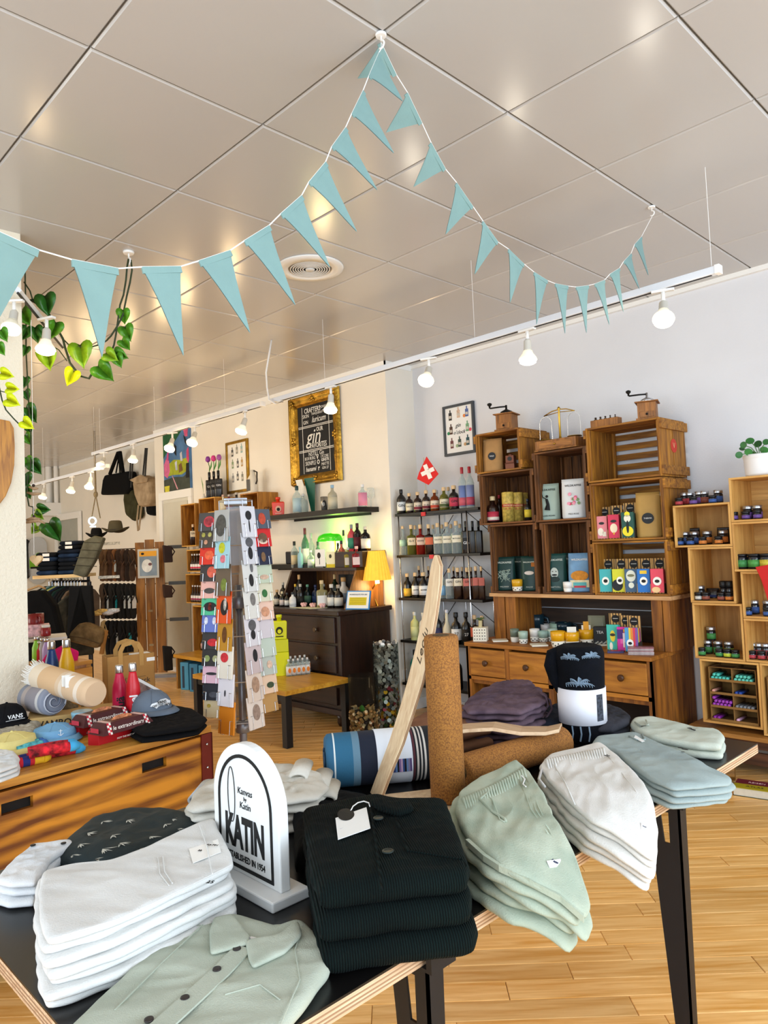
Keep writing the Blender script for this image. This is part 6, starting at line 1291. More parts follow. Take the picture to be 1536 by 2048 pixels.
pt([(-1,.98),(.5,.98),(.0,.7),(-.6,.45),(-1,.2)],'#1d5a33',1); pt([(-1,-.98),(.98,-.98),(.98,-.35),(.5,-.5),(-.2,-.45),(-1,-.5)],'#3f463c',1); pt([(-.7,-.05),(-.2,.1),(.3,.05),(.9,.08),(.95,-.3),(.4,-.42),(-.3,-.38),(-.7,-.4)],'#a3ad2a',2); pt([(-.95,.0),(-.75,.2),(-.55,.1),(-.5,-.25),(-.7,-.45),(-.95,-.35)],'#d86a9a',3); pt([(-.75,.15),(-.62,.45),(-.45,.5),(-.38,.4),(-.55,.38),(-.6,.1)],'#c84a86',4); pt([(.95,.4),(.8,.3),(.78,.05),(.9,-.1),(.97,0)],'#d8487a',3); pt([(.6,.98),(.95,.98),(.9,.72),(.7,.75)],'#d85a86',3); pt([(.6,.8),(.75,.7),(.85,.45),(.7,.55)],'#16181c',4); pt([(.3,.25),(.45,.3),(.5,0),(.35,0)],'#c9ccd4',4); pt([(-.1,.0),(.05,.05),(.1,-.25),(-.05,-.25)],'#c3c8d8',4); pt([(.2,-.1),(.4,-.05),(.5,-.3),(.2,-.35)],'#7a5a30',4); pt([(.75,-.1),(.95,-.1),(.95,-.55),(.7,-.55)],'#14161a',4); pt([(-.95,-.7),(-.55,-.7),(-.6,-.95),(-.9,-.95)],'#d8cf3a',4); pt([(-.35,-.4),(-.3,-.4),(.1,-.85),(.02,-.86)],'#d89aa8',4); pt([(-.1,.6),(.05,.5),(.02,.2),(-.12,.3)],'#16181c',4)
def fshelf(x0,x1,z,y0,label,th=.045):
    t=thing('floating_shelf',label,'shelf',((x0+x1)/2,(y0+YW)/2,z)); MB().box(x0,x1,y0,YW,z-th,z).obj('shelf_board',M('#15120f',.4,var=.25),t,world=True,bevel=.002); MB().box(x0+.1,x1-.1,YW-.012,YW,z-th-.02,z-th).obj('bracket',BLACK,t,world=True)
Z1,Z2=1.782,1.30
fshelf(-5.95,-4.63,Z1,4.19,'long black floating shelf below the chalkboard'); fshelf(-6.25,-5.25,Z2,4.19,'lower black floating shelf half hidden by the postcard rack')
def onsh(u,vb,vt,wp,y,z): p=PY(u,vb,y); k=mpp((p.x,y,z)); return (p.x,y,z),(vb-vt)*k,wp*k
def bb(u,vb,vt,wp,y,z,kind,gl,cap,lab,lb,**kw):
    loc,h,w=onsh(u,vb,vt,wp,y,z); return bottle('bottle',lb,'bottle',loc,h,w,kind,gl,cap,lab,**kw)
def flatflask(loc,h,w,c,lb,name='flat_bottle',skull=True,dep=.5):
    t=thing(name,lb,'bottle',loc,faceang(loc[0],loc[1])); m=M(c,.35,var=.04,spec=.6)
    MB().add([(-w/2*.9,-w*dep/2*.9,0),(w/2*.9,-w*dep/2*.9,0),(w/2*.9,w*dep/2*.9,0),(-w/2*.9,w*dep/2*.9,0),(-w/2,-w*dep/2,h*.70),(w/2,-w*dep/2,h*.70),(w/2,w*dep/2,h*.70),(-w/2,w*dep/2,h*.70),(-w*.42,-w*dep*.36,h*.75),(w*.42,-w*dep*.36,h*.75),(w*.42,w*dep*.36,h*.75),(-w*.42,w*dep*.36,h*.75)],[(3,2,1,0),(0,1,5,4),(1,2,6,5),(2,3,7,6),(3,0,4,7),(4,5,9,8),(5,6,10,9),(6,7,11,10),(7,4,8,11),(8,9,10,11)]).obj('body',m,t,bevel=.004)
    MB().lathe([(w*.15,h*.74),(w*.14,h*.86),(w*.19,h*.87),(w*.19,h*.99),(w*.16,h)],14).obj('cap',m,t,smooth=True)
    if skull:
        y=-w*dep*.49-.0012; sticker(t,w*.46,w*.5,0,h*.36,y,M('#e9b8a0' if c[1]=='e' else '#23240c',.7),'o','arch_print'); sticker(t,w*.26,w*.28,0,h*.33,y-.0012,INK if c[1]=='e' else M(c),'o','figure_print'); sticker(t,w*.5,h*.04,0,h*.12,y,M('#e9c0b0' if c[1]=='e' else '#23240c',.7),'rect','band_print')
    return t
loc,h,w=onsh(557,1030,993,25,4.3,Z1); flatflask(loc,h,w,'#e23a1c','orange-red flat flask with round print at the shelf left end')
bb(595,1026,971,19,4.26,Z1,'tall',GLC,'#0f3a3c','#a9c4cc','clear bottle with dark green cap in front of the green card',lz=(.05,.55)); loc,h,w=onsh(607,1024,985,17,4.3,Z1); bottle('bottle','plain clear bottle beside the dark green cap one','bottle',loc,h,w,'gin',GLC,'#cfd2d0',None)
p=PY(612,1020,4.36); t=thing('display_card','folded green and white card standing behind the clear bottles','card',(p.x,4.38,Z1),.2); MB().add([(-.12,-.02,.33),(-.03,-.03,.33),(.06,-.05,.12),(.06,-.05,.0),(-.02,-.03,.0)],[(0,1,2,3,4)]).obj('white_panel',M('#e2e2da',.6),t); MB().add([(-.03,.0,.34),(.11,.0,.34),(.09,.0,.0),(.05,.0,.0)],[(0,1,2,3)]).obj('green_panel',M('#0f5a48',.5),t)
for ch in t.children: md=ch.modifiers.new('s','SOLIDIFY'); md.thickness=.004
loc,h,w=onsh(649,1020,992,15,4.27,Z1); t=thing('steel_tumbler','brushed steel tumbler with black bull print','tumbler',loc,faceang(loc[0],loc[1])); MB().lathe([(w*.42,0),(w*.5,h),(w*.46,h),(w*.4,h*.2)],18).obj('cup',M('#9a9a98',.35,.8,var=.05),t,smooth=True); sticker(t,w*.5,h*.5,0,h*.5,-w*.5,INK,'o','bull_print'); sticker(t,w*.3,h*.3,-.006,h*.45,-w*.5-.0014,M('#9a9a98'),'o','bull_print')
t=bb(666,1019,969,19,4.27,Z1,'gin',M('#a9a48e',.3,var=.05,spec=.5),'#8fb3cc','#c9c2a8','grey-brown bottle with blue neck tape and black bull print',lz=(.1,.5)); sticker(t,.035,.05,0,.1,-.036,INK,'o','bull_print')
bb(726,1011,966,19,4.27,Z1,'gin',GLC,'#e6e6e4','#d98aa4','clear bottle with pink label at the shelf right end',lz=(.04,.62)); p=PY(742,1010,4.4); t=thing('wine_glass','small clear wine glass behind the pink-label bottle','glass',(p.x,4.4,Z1)); MB().lathe([(.03,0),(.004,.004),(.004,.07),(.03,.09),(.036,.13),(.032,.17)],18).obj('glass_bowl',GLASS('#f2f6f6',.08),t,smooth=True)
loc,h,w=onsh(585,1125,1100,22,4.3,Z2); o=MB().box(-w*.6,w*.6,-w*.35,w*.35,0,h).obj('dark_box',M('#121420',.4,var=.1),bevel=.01); o.location=loc; tag(o,'dark navy rounded gift box on the lower black shelf','box')
DK=WOOD('#1c0e08','#341c10',0,.35,4,9,.08,.05); DKV=WOOD('#1c0e08','#341c10',2,.35,4,9,.08,.05); HON=WOOD('#5a3410','#8f5c22',2,.35,4,9,.08,.05)
t=thing('chest_of_drawers','dark antique chest of drawers against the bar wall','chest',(-5.05,4.14,0)); a,b_,y0,y1=-5.56,-4.53,3.84,4.43
MB().box(a,b_,y0+.02,y1,.10,.885).obj('carcase',DKV,t,world=True,bevel=.004); MB().box(a-.03,b_+.035,y0-.03,y1,.885,.925).obj('top_board',DK,t,world=True,bevel=.008); MB().box(a-.02,b_+.02,y0-.01,y1,.08,.13).obj('plinth',DK,t,world=True,bevel=.006)
for j,(z0,z1) in enumerate(((.66,.87),(.42,.64),(.16,.40))):
    o=MB().box(a+.05,b_-.05,y0-.002,y0+.03,z0,z1).obj('drawer',DK,t,world=True,bevel=.005)
    for x in (-.24,.24):
        k=MB().lathe([(.012,0),(.012,.012),(.022,.02),(.016,.03)],14,mx=Matrix.Translation(((a+b_)/2+x,y0-.002,(z0+z1)/2))@Matrix.Rotation(pi/2,4,'X')).obj('knob',M('#6a5a48',.3,.5),t,smooth=True,world=True); k.parent=o
for x in (a+.04,b_-.03):
    for y in (y0+.03,y1-.04): MB().lathe([(.028,0),(.04,.03),(.036,.06),(.05,.09)],16,mx=Matrix.Translation((x,y,0))).obj('turned_foot',DK,t,smooth=True,world=True)
ZD=.925
t=thing('bureau_top','dark writing-bureau top with slanted sides and a bottle shelf','bureau',(-5.05,4.26,ZD)); a2,b2=-5.50,-4.60
MB().box(a2,b2,4.12,4.43,1.235,1.265).obj('shelf_board',DK,t,world=True,bevel=.004); MB().box(a2,b2,4.41,4.43,ZD,1.235).obj('back_panel',HON,t,world=True); MB().box(a2+.35,b2-.28,4.395,4.41,ZD,1.19).obj('arched_niche',M('#0c0705',.6),t,world=True)
for x,m_ in ((a2,DKV),(b2,HON)):
    MB().add([(x-.011,4.12,1.24),(x-.011,4.42,1.24),(x-.011,4.42,ZD),(x-.011,3.98,ZD),(x+.011,4.12,1.24),(x+.011,4.42,1.24),(x+.011,4.42,ZD),(x+.011,3.98,ZD)],[(3,2,1,0),(4,5,6,7),(0,1,5,4),(1,2,6,5),(2,3,7,6),(3,0,4,7)]).obj('slanted_side',m_,t,world=True)
MB().box(b2-.3,b2+.05,4.15,4.43,1.265,1.40).obj('raised_box',DK,t,world=True,bevel=.003)
Z3=1.265
p=PY(657,1098,4.28); t=thing('bankers_lamp','glowing green glass banker lamp among the bottles','lamp',(p.x,4.30,Z3)); GS=M('#2fae14',.15,var=0,emit=.7,spec=.7)
vs=[];fs=[]; n=16
for i in range(n+1):
    a=pi*i/n
    for x,s in ((-.135,.6),(-.12,.85),(-.06,1),(.06,1),(.12,.85),(.135,.6)): vs.append((x,-.06*cos(a)*s,.235+.075*sin(a)*s))
fs=[(i*6+j,i*6+j+1,(i+1)*6+j+1,(i+1)*6+j) for i in range(n) for j in range(5)]+[tuple(i*6 for i in range(n+1)),tuple(i*6+5 for i in range(n+1))[::-1]]
o=MB().add(vs,fs).obj('glass_shade',GS,t,smooth=True); md=o.modifiers.new('s','SOLIDIFY'); md.thickness=.004
MB().lathe([(.07,0),(.07,.012),(.02,.02),(.009,.03),(.009,.24),(.004,.25)],18,mx=Matrix.Translation((0,.06,0))).obj('brass_stand',BRASS,t,smooth=True); MB().tube([(-.1,0,.25),(.1,0,.25)],.014,10).obj('bulb',M('#fff6d0',.4,var=0,emit=14),t,smooth=True)
l=bpy.data.lights.new('banker_glow','POINT'); l.energy=3.0; l.color=(.85,1,.45); l.shadow_soft_size=.04; o=bpy.data.objects.new('banker_glow',l); COL.objects.link(o); o.parent=t; o.location=(0,-.01,.21)
l=bpy.data.lights.new('banker_glow_up','POINT'); l.energy=2.2; l.color=(.42,1,.08); l.shadow_soft_size=.05; o=bpy.data.objects.new('banker_glow_up',l); COL.objects.link(o); o.parent=t; o.location=(.02,.05,.36)
S3=[(590,1132,1079,15,4.22,'tall',GLC,'#141414','#d9c9a0','clear bottle with black cap and cork label, far left of the bureau shelf'),(601,1132,1090,11,4.18,'gin',M('#8fb6c8',.3,var=0),'#8fb6c8',None,'slim pale blue bottle on the bureau shelf'),(612,1131,1052,15,4.24,'tall',GLG,'#6a1c2a','#e6e6de','tall green bottle with dark red cap'),(624,1128,1060,14,4.34,'tall',GLC,'#b9bcc0',None,'tall clear bottle behind the green one'),(622,1130,1095,14,4.18,'gin',GLC,'#e2e2da','#dfe3da','white-labelled clear bottle right of the tall green bottle'),(637,1126,1075,13,4.34,'tall',GLG,'#0f3a2c','#2a6a52','dark green bottle under the lamp shade'),(677,1128,1080,13,4.26,'gin',M('#101a14',.15,var=0),'#101010','#2a3a30','nearly black slim bottle right of the lamp'),(684,1129,1076,16,4.2,'gin',GLASS('#c97a68',.4),'#1a1a1a','#b05a48','rose bottle with black cap'),(689,1125,1052,13,4.36,'tall',GLC,'#3a3a3a','#e9e9c0','clear bottle with zebra cap behind the rose one'),(697,1130,1090,16,4.17,'sq',GLASS('#b9a83a',.5),'#cfd0c8','#e2dccc','yellow square bottle with white label'),(714,1130,1088,19,4.16,'sq',GLASS('#a8242c',.55),'#e6b8b0','#e8cfc8','red square bottle with pale label')]
for u,vb,vt,wp,y,k,g,c,lb_,d in S3: bb(u,vb,vt,wp,y,Z3,k,g,c,lb_,d)
Z3b=1.40
for u,vb,vt,wp,y,k,g,c,lb_,d in ((704,1100,1046,17,4.24,'tall',GLASS('#d8606a',.5),'#8a8a8a','#3a8a6a','pink-red bottle with grey cap on the raised box'),(716,1100,1044,17,4.26,'tall',M('#150d10',.15,var=0),'#3a1418','#5a1c28','tall dark wine-red bottle on the raised box'),(732,1101,1052,20,4.24,'gin',M('#0d0d10',.15,var=0),'#c8c4b8','#e6e2d0','black bottle with cream and blue label at the right of the raised box')): bb(u,vb,vt,wp,y,Z3b,k,g,c,lb_,d,lz=(.1,.5))
p=PY(641,1130,4.15); t=thing('display_card','white card with dark pine cone drawing on a wooden foot','card',(p.x,4.15,Z3),.15); MB().box(-.06,.06,-.004,.004,.01,.165).obj('card',M('#f2f2ee',.6,var=0),t); MB().box(-.045,.045,-.015,.015,0,.012).obj('card_foot',DK,t); sticker(t,.04,.055,-.01,.11,-.0052,M('#2a2420',.8,var=.5,sc=90),'o','cone_drawing'); sticker(t,.006,.05,-.005,.055,-.0052,INK,'rect','stem_drawing')
p=PY(662,1130,4.17); t=thing('display_card','yellow-footed white card beside the pine cone card','card',(p.x,4.17,Z3),.15); MB().box(-.05,.05,-.004,.004,0,.14).obj('card',M('#f0eec8',.6,var=0),t); MB().box(-.05,.05,-.0055,-.004,0,.03).obj('yellow_band',M('#e0c81c',.6),t); sticker(t,.03,.035,0,.1,-.0052,M('#3a3a20'),'o','drawing')
S4=[(587,1212,1160,26,4.2,'sq',GLBL,'#10235e','#16307a','cobalt blue square bottle'),(588,1165,1120,15,4.25,'stone',GLBL,'#10235e',None,'cobalt blue round flask raised behind the square one'),(600,1215,1155,15,4.16,'tall',GLB,'#c9a06a','#23303a','dark corked bottle beside the cobalt one'),(610,1195,1130,13,4.3,'tall',GLC,'#6a6a6a',None,'clear crystal bottle at the back of the bureau'),(567,1205,1160,14,4.1,'gin',GLB,'#b8b8b0','#d8d4b8','small dark bottle with cream label at far left'),(555,1215,1183,14,4.0,'short',GLB,'#c9a06a','#cfc8b8','tiny dark bottle at the chest left edge'),(565,1217,1187,12,3.97,'short',GLB,'#d8c8a0','#d8c8c0','tiny corked bottle with pale pink label'),(575,1218,1190,12,3.98,'short',GLB,'#303030','#e6e6e2','tiny dark bottle with white label'),(586,1219,1189,14,3.97,'short',M('#e8e8e4',.4),'#1a1a1a','#e6e6e2','tiny white bottle with dark cap'),(592,1213,1170,12,4.08,'gin',GLB,'#d8b02a','#1a1c1a','dark bottle with yellow tag'),(602,1214,1170,15,4.06,'gin',GLB,'#c8c0b0','#22241f','dark ornate bottle with cork'),(616,1205,1165,15,4.2,'gin',M('#0f2224',.15,var=0),'#6aa890','#5a8a7a','dark teal bottle with mint cap and triangle label'),(632,1208,1168,15,4.2,'gin',M('#122a52',.15,var=0),'#1a2a5a','#1f3f78','navy bottle in the bureau niche'),(649,1208,1167,14,4.26,'gin',GLB,'#b0b0a8',None,'dark bottle with pale cap in the niche'),(671,1200,1140,16,4.3,'tall',M('#1c2a1a',.15,var=0),'#d8b880','#e8e2c8','dark green corked bottle with cream label in the bureau'),(688,1192,1135,24,4.22,'stone',M('#dfe3e4',.25,var=.02,spec=.7),'#d8a86a','#8aa4cc','white ceramic bottle with blue painted band'),(645,1217,1163,22,4.04,'sq',GLASS('#c9c08a',.4),'#d8c090','#f0efe8','yellowish square bottle with white label at the front'),(664,1215,1168,19,4.05,'short',GLB,'#d8d4c8','#e9e6da','dark squat bottle with patterned cream label'),(678,1214,1168,19,4.07,'short',GLB,'#a89a88','#e9e6da','dark squat bottle beside the patterned one')]
for u,vb,vt,wp,y,k,g,c,lb_,d in S4: bb(u,vb,vt,wp,y,ZD,k,g,c,lb_,d,lz=(.1,.45))
q=PY(622,1216,3.99); o=MB().prism([(-.19,-.07),(.12,-.09),(.19,.05),(-.05,.06)],.002).obj('paper_sheet',M('#e9ecc8',.7,var=.02)); o.location=(q.x,3.97,ZD+.0005); tag(o,'pale paper sheet on the chest front edge','paper')
for u,lb in ((608,'pink ceramic blossom at the left of the paper'),(626,'pink ceramic blossom in the middle of the paper'),(645,'pink ceramic blossom cluster at the right of the paper')):
    q=PY(u,1215,4.0); b=MB()
    for k in range(5): b.ball((.018*cos(k*1.257),.018*sin(k*1.257),.014+.01*(k%2)),.014,8,6)
    o=b.ball((0,0,.026),.014,8,6).obj('ceramic_blossom',M('#e8b8b4',.4,var=.05),smooth=True); o.location=(q.x,4.0,ZD+.0026); tag(o,lb,'ornament','pink ceramic blossoms')
q=PY(713,1216,3.99); t=thing('price_notice','framed white and yellow notice with blue border leaning on the chest','sign',(q.x,4.0,ZD),.25); rt=Matrix.Rotation(-.25,4,'X')
MB().box(-.115,.115,-.006,.004,0,.155,rt).obj('blue_border',M('#2f86c8',.5,var=0),t); MB().box(-.106,.106,-.008,-.006,.009,.146,rt).obj('notice_paper',M('#f2f2ec',.6,var=0),t); MB().box(-.085,.085,-.009,-.008,.035,.1,rt).obj('yellow_panel',M('#d8c41c',.6,var=0),t)
tx=text('WUNSCHLISTE FÜR GIN',.016,M('#4a5a6a'),t,rt@Vector((0,-.0095,.122)),(radians(90)-.25,0,0));
for k in range(4): MB().box(-.075,.075,-.0096,-.009,.044+.014*k,.046+.014*k,rt).obj('print_line',M('#8a7a10'),t)
q=PY(757,1140,4.3); t=thing('wall_lamp','yellow pleated-shade lamp glowing on a brass arm beside the bureau','lamp',(q.x,4.28,1.05)); SH=M('#ffbf3c',.7,var=.1,sc=30,emit=.5)
k=mpp((q.x,4.3,1.2)); r0,r1=17*k,28*k; z0,z1=.10,.10+58*k; vs=[];n=48
for zz,rr_ in ((z0,r1),(z1,r0)):
    for i in range(n): rr2=rr_*(1+(.03 if i%2 else -.03)); vs.append((rr2*cos(2*pi*i/n),rr2*sin(2*pi*i/n),zz))
o=MB().add(vs,[(i,(i+1)%n,n+(i+1)%n,n+i) for i in range(n)]).obj('pleated_shade',SH,t); md=o.modifiers.new('s','SOLIDIFY'); md.thickness=.002
MB().lathe([(.018,z0-.03),(.018,z0+.04),(.025,z0+.07),(.02,z0+.1),(.001,z0+.11)],14).obj('bulb',M('#fff0c0',.4,var=0,emit=8),t,smooth=True)
MB().tube([(0,0,z0-.02),(-.06,.01,z0-.06),(-.10,.02,z0-.10),(-.06,.06,z0-.25),(-.02,.10,-.12)],.006,8).obj('brass_arm',BRASS,t,smooth=True)
l=bpy.data.lights.new('shade_glow','POINT'); l.energy=2.2; l.color=(1,.72,.32); l.shadow_soft_size=.05; o=bpy.data.objects.new('shade_glow',l); COL.objects.link(o); o.parent=t; o.location=(.02,0,z1+.06)
l=bpy.data.lights.new('shade_glow_low','POINT'); l.energy=2.2; l.color=(1,.72,.32); l.shadow_soft_size=.05; o=bpy.data.objects.new('shade_glow_low',l); COL.objects.link(o); o.parent=t; o.location=(.02,0,z0-.06)
ZL=.413; t=thing('low_table','low butcher-block table on square black legs before the chest','table',(-5.0,3.5,0)); a,b_,y0,y1=-5.68,-4.36,3.17,3.80; BB=WOOD('#b57a1c','#d8a53a',0,.35,4,8,.06,.06)
n=7
for i in range(n): MB().box(a,b_,y0+(y1-y0)*i/n,y0+(y1-y0)*(i+1)/n-.0008,ZL-.035,ZL).obj('stave',BB,t,world=True,bevel=.001)
for x in (a+.03,b_-.03):
    for y in (y0+.03,y1-.03): MB().box(x-.028,x+.028,y-.028,y+.028,0,ZL-.035).obj('leg',BLACK,t,world=True,bevel=.002)
for y in (y0+.03,y1-.03): MB().box(a+.03,b_-.03,y-.02,y+.02,ZL-.08,ZL-.035).obj('apron',BLACK,t,world=True)
YEL='#e3e60a'
def lowt(u,v): p=PZ(u,v,ZL); return (p.x,p.y,ZL)
q=lowt(562,1350); o=MB().box(-.07,.07,-.05,.05,0,.19).obj('yellow_box',M(YEL,.5,var=.03),bevel=.003); o.location=q; o.rotation_euler=(0,0,faceang(q[0],q[1])); tag(o,'bright yellow carton on the low table','box')
o=MB().box(-.065,.065,-.045,.045,0,.10).obj('yellow_box',M('#d8dc0e',.5,var=.03),bevel=.003); o.location=(q[0],q[1],ZL+.192); o.rotation_euler=(0,0,faceang(q[0],q[1])+.1); tag(o,'bright yellow carton stacked on the other one','box')
flatflask((q[0],q[1],ZL+.294),.20,.125,'#dfe20c','bright yellow flat flask standing on the yellow cartons')
q2=lowt(590,1330); o=MB().box(-.14,.12,-.06,.06,0,.12).obj('printed_carton',M('#a8b010',.6,var=.9,sc=24),bevel=.003); o.location=(q2[0]-.05,q2[1]+.12,ZL); o.rotation_euler=(0,0,.2); tag(o,'yellow-black patterned carton behind the little bottles','box')
n=0
for r in range(2):
    for i in range(5):
        u=578+i*9.3+(4 if r else 0); v=1352-r*7-i*1.1; loc=lowt(u,v); n+=1
        t=bottle('tonic_bottle','small clear tonic bottle with orange swirl label, %s in the %s row'%(ORD[i],['front','back'][r]),'bottle',loc,.135,.047,'gin',GLC,'#e8e8e6','#ece9e2',(.08,.58),None,group='tonic bottles on the low table'); sticker(t,.024,.04,.008,.045,-.0255,M('#e8821c',.5,var=0),'o','orange_print')
def cylinder(x,y,r,h,label,fill,seed,kind):
    t=thing('glass_cylinder',label,'vase',(x,y,0)); MB().lathe([(r,0),(r,h),(r-.004,h),(r-.004,.012),(.001,.012)],32).obj('glass_wall',GLASS('#eef2f0',.02,.03,.35),t,smooth=True)
    rr=random.Random(seed); rings=MB(); groups={}
    N=470 if kind=='cap' else 170
    for i in range(N):
        a=i*2.39996+rr.uniform(-.15,.15); zz=.02+fill*(i+.5)/N; rad=r-.012-.008*rr.random() if kind=='cap' else (r-.018 if i%5 else rr.uniform(0,r-.02))
        c=(rad*cos(a),rad*sin(a),zz)
        if kind=='cap':
            rot=Matrix.Rotation(a-pi/2+rr.uniform(-.5,.5),4,'Z')@Matrix.Rotation(pi/2+rr.uniform(-.6,.6),4,'X')
            col=rr.choice(['#d9d7d0','#c0beb8','#e8e6e0','#9a9894','#7a7a7a']) if zz>fill*.5 or rr.random()<.4 else rr.choice(['#d8a01c','#c8861c','#a83a4a','#d8d0c0','#4a6a3a','#2a2a2c','#b0aea8'])
            b=groups.setdefault(col,MB()); b.lathe([(.0165,0),(.0155,.005),(.012,.0065),(.002,.0065)],9,mx=Matrix.Translation(c)@rot)
        else:
            rot=Matrix.Rotation(rr.uniform(0,6),4,'Z')@Matrix.Rotation(rr.uniform(.3,1.5),4,'X'); col=rr.choice(['#c9a06a','#b5854a','#d8bc90','#a06a3a','#e2d0b0','#2a1c18','#3f8a90'] if i%9==0 else ['#c9a06a','#b5854a','#d8bc90','#8a5a30','#241814'])
            b=groups.setdefault(col,MB()); b.lathe([(.012,-.02),(.012,.02)],9,mx=Matrix.Translation(c)@rot)
    for col,b in groups.items():
        o=b.obj('bottle_caps' if kind=='cap' else 'corks',M(col,.4 if kind=='cap' else .8,.6 if kind=='cap' else 0,var=.15),t); o['kind']='stuff'
    core=MB().lathe([(r-.04,.012),(r-.04,fill)],16).obj('filling_core',M('#3a322a',.9,var=.5,sc=40),t); core['kind']='stuff'
    return t
cylinder(-4.22,4.06,.105,.66,'tall glass cylinder filled to the brim with bottle caps',.65,3,'cap')
t=cylinder(-4.17,3.76,.115,.46,'shorter glass cylinder one third full of wine corks',.19,5,'cork'); MB().ball((-.0,-.02,.20),.03,10,8,(1,.4,1.2)).obj('green_leaf_shape',M('#3f8a2a',.5),t,smooth=True)
BXM=WOOD('#7a4a14','#b8802c',2,.5,4,8,.1,.1); BXH=WOOD('#b07a2a','#dca648',0,.5,4,8,.1,.1)
def wbox(u0,u1,v0,v1,label,y0=4.18,vert=True):
    a=PY(u0,v0,y0); b_=PY(u1,v1,y0); x0,x1=a.x,b_.x; z1_=a.z; z0_=PY(u0,v1,y0).z; t=thing('wooden_box',label,'box shelf',((x0+x1)/2,(y0+YW)/2,z0_)); X=(x1-x0)/2; H=z1_-z0_; D=(YW-y0)/2; th=.012
    MB().box(-X,X,-D,D,0,th).obj('bottom_board',BXH,t,bevel=.001); MB().box(-X,X,-D,D,H-th,H).obj('top_board',BXH,t,bevel=.001); MB().box(-X,-X+th,-D,D,th,H-th).obj('side_board',BXM,t,bevel=.001); MB().box(X-th,X,-D,D,th,H-th).obj('side_board',BXM,t,bevel=.001); MB().box(-X+th,X-th,D-.008,D,th,H-th).obj('back_board',BXM,t)
    return t,x0,x1,z0_+th
def wb_bottles(bx,n,h,w,gl,cap,lab,desc,rows=1,off=0,lab2=None):
    t,x0,x1,z=bx; k=0
    for r in range(rows):
        for i in range(n):
            x=x0+.035+w*1.06*(i+.3)+off; y=4.21+.07*r
            if x>x1-.03: continue
            bottle('bottle','%s, %s from left%s'%(desc,ORD[i],', back row' if r else ''),'bottle',(x,y,z),h,w,'neck',gl,cap,lab,(.12,.4),group=desc,lab2=lab2)
b1=wbox(361,392,1010,1094,'upper left dark wooden wall box with one liqueur bottle'); bottle('bottle','dark liqueur bottle with cream label in the upper wall box','bottle',(b1[1]+.16,4.24,b1[3]),.24,.075,'sq',GLD,'#e0c8a8','#e8dcc0',(.4,.68),'GIN'); bottle('bottle','pink liqueur bottle behind the dark one in the upper wall box','bottle',(b1[1]+.27,4.3,b1[3]),.21,.05,'gin',GLP,'#c88a70','#e0a8a8')
b2_=wbox(397,432,998,1090,'bright wooden wall box directly left of the postcard rack top')
b3=wbox(373,405,1100,1144,'wooden wall box with red-necked soda bottles'); wb_bottles(b3,4,.19,.052,GLD,'#d8d8d8','#ece8e4','red-necked soda bottle in wall box',2,.02,'#d83a5a')
b4=wbox(371,403,1148,1206,'wooden wall box with purple-necked soda bottles'); wb_bottles(b4,4,.19,.052,GLD,'#d8d8d8','#ece8e4','purple-necked soda bottle in wall box',1,.05,'#a02a5a')
for u0,u1,v0,v1,lb in ((406,436,1093,1148,'wooden wall box behind the red postcards'),(405,436,1152,1206,'wooden wall box behind the pink fish postcard')):
    b=wbox(u0,u1,v0,v1,lb); bottle('bottle','white-labelled bottle peeking out of the %s'%lb[:40],'bottle',(b[1]+.07,4.22,b[3]),.2,.055,'gin',GLC,'#e8e8e4','#e8e8e4')
b5=wbox(385,432,1211,1303,'tall dark wooden wall box with dark tonic bottles',4.14); wb_bottles(b5,5,.2,.055,GLB,'#b0a8a0','#d8a8a0','dark tonic bottle with pink label',2,.03)
a=PY(483,988,4.2); b_=PY(512,984,4.2); z0_=PY(483,1045,4.2).z; t=thing('wooden_box','wooden box with stamped letters above the postcard rack','box shelf',((a.x+b_.x)/2,4.32,z0_)); X=(b_.x-a.x)/2+.03; H=a.z-z0_
MB().box(-X,X,-.12,.13,0,.012).box(-X,X,-.12,.13,H-.012,H).box(-X,-X+.012,-.12,.13,.012,H-.012).box(X-.012,X,-.12,.13,.012,H-.012).obj('box_boards',BXM,t,bevel=.001); MB().box(-X+.012,X-.012,.12,.13,.012,H-.012).obj('back_board',BXM,t); text('GSK',.06,INK,t,(X+.001,0,H*.4),(pi/2,0,pi/2))
zb=a.z
for u,lb in ((420,'black square gin bottle with a purple tulip, leftmost'),(429,'black square gin bottle with a pink tulip, middle'),(438,'black square gin bottle with a violet tulip, rightmost')):
    p=PY(u,995,4.3); zt=b2_[3]+0; zt=PY(397,998,4.18).z
    t=bottle('tulip_bottle',lb,'bottle',(p.x,4.3,zt),.30,.085,'box',GLB,'#0b0b0b','#141414',(.3,.55),'GIN','#d8d8d8',group='black bottles with tulips')
    i=(u-420)//9; b=MB().tube([(0,0,.28),(.005,0,.36),(-.01+.012*i,0,.42)],.005,6).obj('tulip_stem',M('#3f7a2a'),t,smooth=True); MB().lathe([(.005,0),(.026,.015),(.028,.04),(.018,.065),(.002,.07)],10,mx=Matrix.Translation((-.01+.012*i,0,.41))).obj('tulip_flower',M(['#8a3a9a','#d83a8a','#a85aa8'][i],.5,var=.3,sc=40),t,smooth=True); MB().add([(0,0,.30),(.03,-.01,.36),(.035,0,.45),(.012,.01,.36)],[(0,1,2,3)]).obj('tulip_leaf',M('#3f8a34'),t)
